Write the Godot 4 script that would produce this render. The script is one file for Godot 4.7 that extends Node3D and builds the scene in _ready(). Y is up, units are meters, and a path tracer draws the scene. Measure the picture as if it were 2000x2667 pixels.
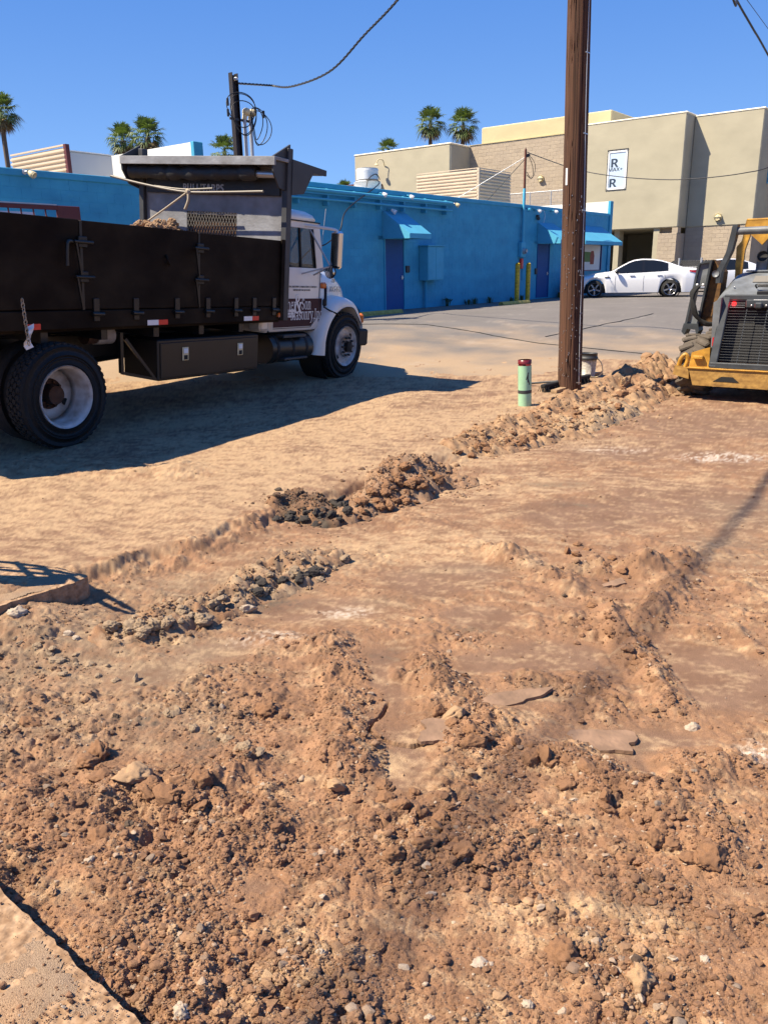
extends Node3D
# A dirt lot behind a blue block building: dump truck, skid steer, utility pole.
# ---- camera constants, measured from the photograph's vanishing points ----
const FPX := 2068.0          # focal length in photo pixels (2000 x 2667)
const EYE := Vector3(0, 1.6, 0)
const PITCH := 16.84
const ROLL := 1.03
var cr: Vector3
var cu: Vector3
var cf: Vector3
const SUN := Vector3(-0.598, 0.791, 0.134)
# blue wall frame: WD along the wall (away from us), WU out of the wall
const W0 := Vector3(0.155, 0, -24.634)
var WD := Vector3(sin(deg_to_rad(38.45)), 0, -cos(deg_to_rad(38.45)))
var WU := Vector3(cos(deg_to_rad(38.45)), 0, sin(deg_to_rad(38.45)))

var X := Transform3D.IDENTITY
var st: SurfaceTool
var smooth := false
var used := {}
var M := {}
var tex := {}

func ray(px: float, py: float) -> Vector3:
	return cr * (px - 1000.0) + cu * (1333.5 - py) + cf * FPX
func gp(px: float, py: float, h := -0.08) -> Vector3:      # a pixel on level ground
	var d := ray(px, py)
	return EYE + d * ((h - EYE.y) / d.y)
func gd(px: float, py: float, depth: float) -> Vector3:    # a pixel at a known distance
	return EYE + ray(px, py) * (depth / FPX)
func wp(s: float, y: float, o: float) -> Vector3:          # a point in the blue wall's frame
	return W0 + WD * s + WU * o + Vector3(0, y, 0)

# ---------------------------------------------------------------- mesh helpers
func begin() -> void:
	st = SurfaceTool.new()
	st.begin(Mesh.PRIMITIVE_TRIANGLES)
func tri(a: Vector3, b: Vector3, c: Vector3) -> void:
	var g := 0 if smooth else -1
	for p in [a, b, c]:
		st.set_smooth_group(g)
		st.add_vertex(X * p)
func face(a: Vector3, b: Vector3, c: Vector3, d: Vector3, ctr: Vector3) -> void:
	var n := (a - c).cross(a - b)
	if n.length_squared() < 1e-16: n = (a - d).cross(a - c)
	if n.dot((a + b + c + d) * 0.25 - ctr) >= 0.0:
		tri(a, b, c); tri(a, c, d)
	else:
		tri(a, c, b); tri(a, d, c)
func box(c: Vector3, s: Vector3, b := 0.0, bs := Basis.IDENTITY) -> void:
	var h := s * 0.5
	b = min(b, min(h.x, min(h.y, h.z)) * 0.9)
	var keep := smooth
	smooth = false
	var P := func(ax: int, sx: float, sy: float, sz: float) -> Vector3:
		var q := Vector3(sx * (h.x - (0.0 if ax == 0 else b)), sy * (h.y - (0.0 if ax == 1 else b)), sz * (h.z - (0.0 if ax == 2 else b)))
		return c + bs * q
	for s1 in [-1.0, 1.0]:
		face(P.call(0, s1, -1, -1), P.call(0, s1, 1, -1), P.call(0, s1, 1, 1), P.call(0, s1, -1, 1), c)
		face(P.call(1, -1, s1, -1), P.call(1, 1, s1, -1), P.call(1, 1, s1, 1), P.call(1, -1, s1, 1), c)
		face(P.call(2, -1, -1, s1), P.call(2, 1, -1, s1), P.call(2, 1, 1, s1), P.call(2, -1, 1, s1), c)
	if b > 0.0:
		for s1 in [-1.0, 1.0]:
			for s2 in [-1.0, 1.0]:
				face(P.call(0, s1, s2, -1), P.call(0, s1, s2, 1), P.call(1, s1, s2, 1), P.call(1, s1, s2, -1), c)
				face(P.call(0, s1, -1, s2), P.call(0, s1, 1, s2), P.call(2, s1, 1, s2), P.call(2, s1, -1, s2), c)
				face(P.call(1, -1, s1, s2), P.call(1, 1, s1, s2), P.call(2, 1, s1, s2), P.call(2, -1, s1, s2), c)
				for s3 in [-1.0, 1.0]:
					var a: Vector3 = P.call(0, s1, s2, s3)
					face(a, P.call(1, s1, s2, s3), P.call(2, s1, s2, s3), a, c)
	smooth = keep
func span(lo: Vector3, hi: Vector3, b := 0.0) -> void:
	box((lo + hi) * 0.5, (hi - lo).abs(), b)
func bar(a: Vector3, b: Vector3, w: float, t: float, up := Vector3.UP, bev := 0.0) -> void:   # a straight bar of w (across up) by t (along up)
	var d := b - a
	var x := d.normalized()
	if absf(x.dot(up)) > 0.98: up = Vector3(0, 0, 1) if absf(x.z) < 0.9 else Vector3(1, 0, 0)
	var z := x.cross(up).normalized()
	var y := z.cross(x)
	box((a + b) * 0.5, Vector3(d.length(), t, w), bev, Basis(x, y, z))
func prism(pts: Array, z0: float, z1: float) -> void:      # an outline in x, y, thick from z0 to z1
	var pv := PackedVector2Array(pts)
	var idx := Geometry2D.triangulate_polygon(pv)
	for z in [z0, z1]:
		for i in range(0, idx.size(), 3):
			var a := pv[idx[i]]; var b := pv[idx[i + 1]]; var c := pv[idx[i + 2]]
			var A := Vector3(a.x, a.y, z); var B := Vector3(b.x, b.y, z); var C := Vector3(c.x, c.y, z)
			var n := (A - C).cross(A - B)
			if n.z * (z - (z0 + z1) * 0.5) >= 0: tri(A, B, C)
			else: tri(A, C, B)
	var cw := Geometry2D.is_polygon_clockwise(pv)
	for i in pv.size():
		var a := pv[i]; var b := pv[(i + 1) % pv.size()]
		var t := (b - a).orthogonal() * (1.0 if cw else -1.0)
		var m := (a + b) * 0.5 - t.normalized() * 0.01 * (1.0 if true else 0.0)
		face(Vector3(a.x, a.y, z0), Vector3(b.x, b.y, z0), Vector3(b.x, b.y, z1), Vector3(a.x, a.y, z1), Vector3(m.x, m.y, (z0 + z1) * 0.5))
func ring(c: Vector3, x: Vector3, y: Vector3, r: float, n: int, ph := 0.0) -> PackedVector3Array:
	var o := PackedVector3Array()
	for i in n:
		var a := TAU * i / n + ph
		o.append(c + x * (cos(a) * r) + y * (sin(a) * r))
	return o
func frame_of(d: Vector3) -> Array:
	var up := Vector3.UP if absf(d.y) < 0.95 else Vector3.RIGHT
	var x := up.cross(d).normalized()
	return [x, d.cross(x).normalized()]
func tube(path: Array, r, n := 8, caps := true) -> void:   # r is a number or one radius for each point
	var keep := smooth
	var last := PackedVector3Array()
	var xx := Vector3.ZERO
	for i in path.size():
		var d: Vector3 = (path[min(i + 1, path.size() - 1)] - path[max(i - 1, 0)]).normalized()
		if i == 0: xx = frame_of(d)[0]
		else: xx = (xx - d * xx.dot(d)).normalized()
		var rr: float = r if not (r is Array) else r[i]
		var cur := ring(path[i], xx, d.cross(xx).normalized(), rr, n)
		if i > 0:
			smooth = true
			for k in n:
				var q := (k + 1) % n
				face(last[k], last[q], cur[q], cur[k], (path[i] + path[i - 1]) * 0.5)
		smooth = false
		if caps and (i == 0 or i == path.size() - 1):
			var inn: Vector3 = path[i] + d * (0.01 if i == 0 else -0.01)
			for k in n: face(path[i], cur[k], cur[(k + 1) % n], path[i], inn)
		last = cur
	smooth = keep
func lathe(prof: Array, o: Vector3, ax: Vector3, n := 24) -> void:   # prof: Vector2(radius, along the axis)
	var f := frame_of(ax)
	var keep := smooth
	smooth = true
	for i in range(1, prof.size()):
		var a: Vector2 = prof[i - 1]; var b: Vector2 = prof[i]
		var ra := ring(o + ax * a.y, f[0], f[1], max(a.x, 0.0001), n)
		var rb := ring(o + ax * b.y, f[0], f[1], max(b.x, 0.0001), n)
		for k in n:
			var q := (k + 1) % n
			face(ra[k], ra[q], rb[q], rb[k], o + ax * ((a.y + b.y) * 0.5 - (b.x - a.x) * 3.0 * signf(b.y - a.y + 1e-9)))
	smooth = keep
func loft(secs: Array, ctr: Vector3, closed := false) -> void:       # sections of the same size, smooth
	var keep := smooth
	smooth = true
	for i in range(1, secs.size()):
		var a: PackedVector3Array = secs[i - 1]; var b: PackedVector3Array = secs[i]
		var n := a.size()
		for k in (n if closed else n - 1):
			var q := (k + 1) % n
			face(a[k], a[q], b[q], b[k], ctr)
	smooth = keep
func sphere(c: Vector3, r: Vector3, n := 12, from := -1.0, to := 1.0) -> void:
	var keep := smooth
	smooth = true
	var last := PackedVector3Array()
	var rows := int(n / 2.0) + 1
	for i in rows:
		var t: float = lerp(from, to, float(i) / (rows - 1)) * PI / 2
		var cur := PackedVector3Array()
		for k in n:
			var a := TAU * k / n
			cur.append(c + Vector3(cos(a) * cos(t) * r.x, sin(t) * r.y, sin(a) * cos(t) * r.z))
		if i > 0:
			for k in n: face(last[k], last[(k + 1) % n], cur[(k + 1) % n], cur[k], c)
		last = cur
	smooth = keep
func bez(pts: Array, n := 16) -> Array:                    # a smooth line through points
	var o := []
	for i in pts.size() - 1:
		var p0: Vector3 = pts[max(i - 1, 0)]; var p1: Vector3 = pts[i]; var p2: Vector3 = pts[i + 1]; var p3: Vector3 = pts[min(i + 2, pts.size() - 1)]
		for k in n:
			o.append(p1.cubic_interpolate(p2, p0, p3, float(k) / n))
	o.append(pts[-1])
	return o
func part(parent: Node, called: String, m: Material) -> MeshInstance3D:
	st.generate_normals()
	var o := MeshInstance3D.new()
	o.mesh = st.commit()
	o.material_override = m
	return put(parent, called, o)
func put(parent: Node, called: String, o: Node3D) -> Node3D:
	o.name = numbered(called) if parent == self else called
	parent.add_child(o, true)
	begin()
	return o
func numbered(called: String) -> String:
	if not used.has(called):
		used[called] = 0
		return called
	used[called] += 1
	return "%s_%03d" % [called, used[called]]
func tag(o: Node, label: String, category: String, group := "", kind := "") -> Node:
	if label: o.set_meta("label", label)
	if category: o.set_meta("category", category)
	if group: o.set_meta("group", group)
	if kind: o.set_meta("kind", kind)
	return o
func thing(called: String, label: String, category: String, at := Vector3.ZERO, bs := Basis.IDENTITY, group := "") -> Node3D:
	var o := Node3D.new()
	o.transform = Transform3D(bs, at)
	put(self, called, o)
	tag(o, label, category, group)
	return o
func struct(called: String, m: Material, label := "") -> Node3D:
	var o := part(self, called, m)
	o.set_meta("kind", "structure")
	if label: o.set_meta("label", label)
	return o
func words(parent: Node, s: String, size: float, at: Transform3D, m: Material, font := "Droid Serif", weight := 400, squeeze := 1.0, mid := true, called := "lettering") -> void:
	var t := TextMesh.new()
	var f := SystemFont.new()
	f.font_names = PackedStringArray([font]); f.font_weight = weight
	t.font = f; t.font_size = 64; t.pixel_size = size / 64.0; t.depth = 0.003; t.text = s; t.curve_step = 2.0
	t.horizontal_alignment = HORIZONTAL_ALIGNMENT_CENTER if mid else HORIZONTAL_ALIGNMENT_LEFT
	var o := MeshInstance3D.new()
	o.mesh = t; o.material_override = m
	o.transform = at * Transform3D(Basis.from_scale(Vector3(squeeze, 1, 1)), Vector3.ZERO)
	o.name = called
	parent.add_child(o, true)

# ---------------------------------------------------------------- materials
func fnl(sd: int, freq: float, type := FastNoiseLite.TYPE_SIMPLEX_SMOOTH, oct := 1) -> FastNoiseLite:
	var n := FastNoiseLite.new()
	n.seed = sd; n.frequency = freq; n.noise_type = type
	n.fractal_type = FastNoiseLite.FRACTAL_NONE if oct == 1 else FastNoiseLite.FRACTAL_FBM
	n.fractal_octaves = oct
	return n
func noise_tex(key: String, sd: int, freq: float, lo: Color, hi: Color, oct := 4, size := 256, type := FastNoiseLite.TYPE_SIMPLEX_SMOOTH, power := 1.0) -> ImageTexture:
	if tex.has(key): return tex[key]
	var im := fnl(sd, freq, type, oct).get_seamless_image(size, size)
	var o := Image.create(size, size, false, Image.FORMAT_RGB8)
	for y in size:
		for x in size:
			o.set_pixel(x, y, lo.lerp(hi, pow(im.get_pixel(x, y).r, power)))
	tex[key] = ImageTexture.create_from_image(o)
	return tex[key]
func normal_tex(key: String, sd: int, freq: float, strength: float, oct := 4, size := 256, type := FastNoiseLite.TYPE_SIMPLEX_SMOOTH) -> ImageTexture:
	if tex.has(key): return tex[key]
	var im := fnl(sd, freq, type, oct).get_seamless_image(size, size)
	im.bump_map_to_normal_map(strength)
	tex[key] = ImageTexture.create_from_image(im)
	return tex[key]
func lin(r: float, g: float, b: float) -> Color:
	return Color(r, g, b).linear_to_srgb()
func mat(key: String, r: float, g: float, b: float, rough := 0.8, metal := 0.0) -> StandardMaterial3D:   # base colour in linear values
	if M.has(key): return M[key]
	var m := StandardMaterial3D.new()
	m.albedo_color = lin(r, g, b); m.roughness = rough; m.metallic = metal
	M[key] = m
	return m
func grain(m: StandardMaterial3D, t: Texture2D, scale: float, n: Texture2D = null, ns := 1.0, world := true) -> StandardMaterial3D:
	m.uv1_triplanar = true; m.uv1_world_triplanar = world
	m.uv1_scale = Vector3.ONE * scale
	if t: m.albedo_texture = t
	if n:
		m.normal_enabled = true; m.normal_texture = n; m.normal_scale = ns
	return m
func glass(key: String, c: Color, alpha: float, rough := 0.02) -> StandardMaterial3D:
	var m := mat(key, c.r, c.g, c.b, rough)
	m.transparency = BaseMaterial3D.TRANSPARENCY_ALPHA
	m.albedo_color.a = alpha
	m.metallic_specular = 0.7
	return m

func materials() -> void:
	var w := Color(1, 1, 1)
	var mott := noise_tex("mott", 11, 0.012, Color(0.72, 0.72, 0.72), w, 5)
	var soft := noise_tex("soft", 12, 0.01, Color(0.91, 0.91, 0.91), w, 5)
	var grime := noise_tex("grime", 13, 0.02, Color(0.42, 0.36, 0.3), w, 5, 256, FastNoiseLite.TYPE_SIMPLEX_SMOOTH, 0.55)
	var rusty := noise_tex("rusty", 14, 0.014, Color(0.75, 0.42, 0.25), Color(0.95, 0.95, 1), 5, 256, FastNoiseLite.TYPE_SIMPLEX_SMOOTH, 0.7)
	var nfine := normal_tex("nfine", 21, 0.06, 3.0)
	var nlump := normal_tex("nlump", 22, 0.02, 4.0)
	var speck := noise_tex("speck", 15, 0.25, Color(0.55, 0.55, 0.55), Color(1, 1, 1), 3)
	# setting
	grain(mat("blue", 0.053, 0.375, 0.545, 0.75), noise_tex("bluemott", 16, 0.016, Color(0.78, 0.84, 0.88), w, 5), 0.35, nfine, 0.25)
	grain(mat("blue2", 0.051, 0.366, 0.533, 0.75), tex["bluemott"], 0.35, nfine, 0.25)
	grain(mat("blue3", 0.055, 0.384, 0.557, 0.75), tex["bluemott"], 0.35, nfine, 0.25)
	grain(mat("awning", 0.075, 0.39, 0.57, 0.8), soft, 0.6, nfine, 0.15)
	grain(mat("door_blue", 0.016, 0.085, 0.27, 0.75), soft, 0.8)
	grain(mat("cabinet_blue", 0.066, 0.395, 0.57, 0.7), soft, 0.8)
	grain(mat("stucco", 0.44, 0.4, 0.29, 0.95), soft, 0.25, nlump, 0.12)
	grain(mat("stucco_yellow", 0.58, 0.5, 0.29, 0.95), soft, 0.25, nlump, 0.12)
	grain(mat("cmu", 0.44, 0.36, 0.265, 0.95), soft, 0.5, nfine, 0.3)
	grain(mat("cmu2", 0.41, 0.335, 0.25, 0.95), soft, 0.5, nfine, 0.3)
	grain(mat("mortar", 0.4, 0.325, 0.24, 0.95), soft, 0.5)
	grain(mat("roof_white", 0.72, 0.71, 0.66, 0.8), soft, 0.3)
	grain(mat("louver", 0.52, 0.42, 0.31, 0.6), soft, 0.4)
	grain(mat("louver_red", 0.09, 0.012, 0.014, 0.6), soft, 0.4)
	mat("bore_shade", 0.02, 0.02, 0.02, 0.9)  # near-black colour painting the shade inside the exhaust pipe
	grain(mat("concrete", 0.5, 0.33, 0.195, 0.95), noise_tex("slabmott", 26, 0.035, Color(0.6, 0.55, 0.5), w, 5, 512), 1.3, nfine, 0.8)
	grain(mat("asphalt", 1, 1, 1, 0.92), speck, 2.2, nfine, 0.9)
	M["asphalt"].vertex_color_use_as_albedo = true
	grain(mat("soil", 1, 1, 1, 1.0), noise_tex("soilgrain", 17, 0.11, Color(0.68, 0.64, 0.6), w, 4, 512), 3.1, normal_tex("soiln", 23, 0.14, 5.0, 4, 512), 0.9)
	M["soil"].vertex_color_use_as_albedo = true
	grain(mat("clod", 1, 1, 1, 1.0), tex["soilgrain"], 7.0, tex["soiln"], 0.8)
	M["clod"].vertex_color_use_as_albedo = true
	grain(mat("clod_brown", 0.31, 0.168, 0.088, 1.0), tex["soilgrain"], 7.0, tex["soiln"], 0.8)
	grain(mat("clod_tan", 0.5, 0.33, 0.19, 1.0), tex["soilgrain"], 7.0, tex["soiln"], 0.8)
	grain(mat("clod_dark", 0.06, 0.052, 0.046, 1.0), tex["soilgrain"], 7.0, tex["soiln"], 0.8)
	grain(mat("clod_grey", 0.4, 0.3, 0.2, 1.0), tex["soilgrain"], 7.0, tex["soiln"], 0.8)
	grain(mat("crust", 0.32, 0.195, 0.12, 0.95), mott, 2.0, nfine, 0.4)
	grain(mat("earth", 0.30, 0.2, 0.13, 1.0), mott, 0.2)
	# metals, paint, rubber
	grain(mat("bed_steel", 0.033, 0.025, 0.016, 0.75), noise_tex("bedrust", 18, 0.012, Color(0.3, 0.22, 0.18), w, 5), 0.5, nlump, 0.25)
	M["bed_steel"].metallic_specular = 0.25
	grain(mat("black_paint", 0.012, 0.012, 0.011, 0.42), mott, 0.6)
	mat("black_gloss", 0.008, 0.008, 0.009, 0.25)
	grain(mat("grey_steel", 0.3, 0.31, 0.33, 0.55, 0.2), noise_tex("scuff", 25, 0.015, Color(0.72, 0.7, 0.68), w, 5), 0.8, nfine, 0.2)
	grain(mat("dark_steel", 0.06, 0.062, 0.066, 0.55, 0.2), mott, 0.7)
	grain(mat("tarp", 0.03, 0.03, 0.03, 0.6), mott, 2.0, nlump, 0.6)
	mat("pole_bar", 0.17, 0.155, 0.135, 0.55, 0.4)
	mat("rope", 0.36, 0.3, 0.22, 0.9)
	var tw := mat("truck_white", 0.8, 0.765, 0.69, 0.3); tw.clearcoat_enabled = true; tw.clearcoat = 0.5; tw.clearcoat_roughness = 0.1
	grain(tw, soft, 0.7)
	mat("maroon", 0.05, 0.013, 0.011, 0.8)
	mat("trim_black", 0.007, 0.007, 0.007, 0.75)
	grain(mat("rubber", 0.016, 0.0155, 0.015, 0.85), mott, 1.5, nfine, 0.3)
	grain(mat("rubber_dusty", 0.13, 0.105, 0.08, 0.95), mott, 2.0, nfine, 0.5)
	grain(mat("rim_white", 0.66, 0.66, 0.65, 0.5), noise_tex("rimgrime", 19, 0.012, Color(0.6, 0.5, 0.42), w, 5, 256, FastNoiseLite.TYPE_SIMPLEX_SMOOTH, 0.5), 2.0)
	grain(mat("rust", 0.10, 0.045, 0.022, 0.9), mott, 3.0, nfine, 0.5)
	mat("chrome", 0.7, 0.7, 0.7, 0.08, 1.0)
	mat("steel", 0.5, 0.5, 0.5, 0.35, 0.8)
	mat("chrome_dark", 0.03, 0.03, 0.03, 0.35, 0.5)
	mat("mirror_glass", 0.5, 0.53, 0.55, 0.03, 1.0)
	mat("red_tape", 0.62, 0.03, 0.02, 0.4)
	mat("white_tape", 0.72, 0.72, 0.72, 0.4)
	mat("amber", 0.55, 0.13, 0.02, 0.25)
	mat("red_lens", 0.42, 0.012, 0.018, 0.12)
	mat("lettering_white", 0.72, 0.7, 0.66, 0.5)
	mat("lettering_grey", 0.13, 0.125, 0.12, 0.5)
	mat("lettering_tarp", 0.42, 0.42, 0.42, 0.6)
	glass("cab_glass", Color(0.02, 0.03, 0.03), 0.35)
	mat("seat_teal", 0.02, 0.05, 0.05, 0.8)
	grain(mat("machine_yellow", 0.7, 0.38, 0.05, 0.45), grime, 1.2)
	grain(mat("machine_yellow_dirty", 0.5, 0.29, 0.07, 0.7), grime, 2.2, nfine, 0.2)
	grain(mat("machine_grey", 0.2, 0.22, 0.24, 0.45), noise_tex("dusty", 20, 0.015, Color(0.66, 0.64, 0.6), w, 5), 1.2)
	grain(mat("machine_dark", 0.055, 0.065, 0.075, 0.45), tex["dusty"], 1.5)
	grain(mat("rust_yellow", 0.2, 0.1, 0.025, 0.8), grime, 2.0, nfine, 0.3)
	mat("decal_grey", 0.18, 0.165, 0.14, 0.7)
	var cw := mat("car_white", 0.8, 0.8, 0.8, 0.22); cw.clearcoat_enabled = true; cw.clearcoat = 0.8; cw.clearcoat_roughness = 0.05
	var cs := mat("car_silver", 0.62, 0.63, 0.65, 0.25, 0.1); cs.clearcoat_enabled = true; cs.clearcoat = 0.8; cs.clearcoat_roughness = 0.05
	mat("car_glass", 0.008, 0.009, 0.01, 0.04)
	mat("alloy", 0.4, 0.4, 0.42, 0.25, 0.9)
	# timber and small things
	grain(mat("pole_wood", 0.105, 0.05, 0.028, 0.95), noise_tex("polemott", 24, 0.02, Color(0.42, 0.38, 0.36), w, 5, 256), 2.5, nfine, 0.5)
	M["pole_wood"].vertex_color_use_as_albedo = true
	grain(mat("board", 0.5, 0.33, 0.18, 0.9), mott, 3.0)
	grain(mat("pipe_green", 0.33, 0.56, 0.36, 0.35), soft, 2.5)
	mat("pipe_red", 0.14, 0.012, 0.016, 0.35)
	grain(mat("bucket_white", 0.6, 0.57, 0.5, 0.5), grime, 4.0)
	mat("broom_black", 0.012, 0.012, 0.012, 0.95)
	grain(mat("bollard_yellow", 0.8, 0.55, 0.02, 0.55), grime, 2.0)
	grain(mat("stop_yellow", 0.6, 0.5, 0.14, 0.9), grime, 1.5, nfine, 0.4)
	mat("fan_white", 0.66, 0.67, 0.68, 0.4)
	mat("white_paint", 0.74, 0.74, 0.72, 0.5)
	mat("cream_paint", 0.62, 0.52, 0.3, 0.5)
	grain(mat("steel_brown", 0.014, 0.006, 0.005, 0.6), mott, 1.0)
	mat("conduit_grey", 0.42, 0.43, 0.45, 0.4, 0.3)
	mat("wire_black", 0.012, 0.012, 0.014, 0.5)
	grain(mat("mast_rust", 0.16, 0.05, 0.03, 0.8), mott, 3.0)
	mat("cap_sunlit", 0.74, 0.68, 0.53, 0.9)  # whitish tone paints the sun caught along the parapet's rounded edge
	mat("film_blue", 0.5, 0.62, 0.76, 0.35)
	mat("film_print", 0.02, 0.04, 0.07, 0.6)
	mat("navy", 0.012, 0.02, 0.14, 0.4)
	mat("poster_green", 0.07, 0.19, 0.05, 0.6)
	mat("poster_red", 0.26, 0.03, 0.03, 0.6)
	mat("poster_brown", 0.05, 0.02, 0.01, 0.6)
	# plants
	var lf := mat("palm_leaf", 0.085, 0.125, 0.03, 0.6)
	lf.backlight_enabled = true; lf.backlight = lin(0.05, 0.08, 0.01)
	mat("palm_leaf_dry", 0.2, 0.15, 0.075, 0.9)
	mat("palm_trunk", 0.12, 0.09, 0.065, 0.95)
	mat("weed", 0.045, 0.075, 0.02, 0.8)
	mat("shrub", 0.14, 0.14, 0.05, 0.8)
# ---------------------------------------------------------------- ground
const GX0 := -9.0
const GZ0 := -16.0
const GC := 0.06
const GW := 301
const GH := 268
var gh := PackedFloat32Array()     # height
var gr := PackedFloat32Array()     # churned
var gdu := PackedFloat32Array()    # pale dust
var gg := PackedFloat32Array()     # grey gravelly soil
var gk := PackedFloat32Array()     # dark asphalt crumbs
var gw := PackedFloat32Array()     # white lime
var n_big: FastNoiseLite
var n_mid: FastNoiseLite
var n_c1: FastNoiseLite
var n_c2: FastNoiseLite
var n_c3: FastNoiseLite
var n_clu: FastNoiseLite
var n_col: FastNoiseLite
var n_cell: FastNoiseLite
var n_str: FastNoiseLite
const EDGE := [Vector2(-9.0, 2.0), Vector2(-3.6, -2.2), Vector2(-2.04, -3.88), Vector2(-1.74, -4.36), Vector2(-1.27, -4.74), Vector2(-0.96, -5.27), Vector2(-0.58, -5.82), Vector2(0.2, -6.8), Vector2(0.93, -7.6), Vector2(2.32, -9.6), Vector2(4.5, -12.6), Vector2(9, -18)]

func edge_x(z: float) -> float:
	for i in range(1, EDGE.size()):
		if z >= EDGE[i].y:
			return lerpf(EDGE[i - 1].x, EDGE[i].x, (EDGE[i - 1].y - z) / (EDGE[i - 1].y - EDGE[i].y))
	return 9.0
func road_y(x: float, z: float) -> float:
	var r2 := 0.47 * smoothstep(11.0, 24.0, -z)
	var r1 := 0.08 * clampf(-0.866 * x - 0.5 * z - 6.6, 0.0, 3.0) * smoothstep(4.5, 6.5, -z)
	return r2 + r1 * (1.0 - r2 / 0.47)
func torn(z: float) -> float: return 0.055 * smoothstep(3.4, 3.9, -z) * (1.0 - smoothstep(6.4, 7.3, -z))
func gi(ix: int, iz: int) -> int: return iz * GW + ix
func stamp(c: Vector3, rx: float, rz: float, turn: float, f: Callable) -> void:
	var R := maxf(rx, rz)
	var ca := cos(turn); var sa := sin(turn)
	for iz in range(maxi(0, int((c.z - R - GZ0) / GC)), mini(GH - 1, int((c.z + R - GZ0) / GC) + 1) + 1):
		for ix in range(maxi(0, int((c.x - R - GX0) / GC)), mini(GW - 1, int((c.x + R - GX0) / GC) + 1) + 1):
			var dx := GX0 + ix * GC - c.x; var dz := GZ0 + iz * GC - c.z
			var a := (dx * ca + dz * sa) / rx; var b := (-dx * sa + dz * ca) / rz
			var q := sqrt(a * a + b * b)
			if q < 1.0: f.call(gi(ix, iz), q)
func blob(px: float, py: float, rx: float, rz: float, arr: String, val: float, turn := 0.0) -> void:
	var c := gp(px, py)
	stamp(c, rx, rz, turn, func(i: int, q: float): mix_in(arr, i, val, 1.0 - smoothstep(0.35, 1.0, q)))
func mix_in(arr: String, i: int, val: float, k: float) -> void:
	if arr == "gr": gr[i] = lerpf(gr[i], val, k)
	elif arr == "gdu": gdu[i] = lerpf(gdu[i], val, k)
	elif arr == "gg": gg[i] = lerpf(gg[i], val, k)
	elif arr == "gk": gk[i] = lerpf(gk[i], val, k)
	else: gw[i] = lerpf(gw[i], val, k)
func lump(c: Vector3, rx: float, rz: float, h: float, turn := 0.0) -> void:
	stamp(c, rx, rz, turn, func(i: int, q: float):
		gh[i] += h * (1.0 - q * q) * (1.0 - q * q * 0.5))
func ridge(pts: Array, wid: float, h: float, rough: float, sd: int, jitter := 0.4) -> void:   # pixels of its foot line
	var rng := RandomNumberGenerator.new(); rng.seed = sd
	for i in pts.size() - 1:
		var a := gp(pts[i].x, pts[i].y); var b := gp(pts[i + 1].x, pts[i + 1].y)
		var n := maxi(2, int(a.distance_to(b) / (wid * 0.45)))
		for k in n:
			var p := a.lerp(b, (k + rng.randf()) / n) + Vector3(rng.randf_range(-1, 1), 0, rng.randf_range(-1, 1)) * wid * jitter
			var s := rng.randf_range(0.6, 1.3)
			lump(p, wid * s, wid * s * rng.randf_range(0.6, 1.0), h * 0.55 * rng.randf_range(0.5, 1.3), rng.randf() * 3.0)
			stamp(p, wid * 1.2, wid * 1.2, 0, func(i2: int, q: float): gr[i2] = lerpf(gr[i2], rough, 1.0 - smoothstep(0.5, 1.0, q)))

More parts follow.
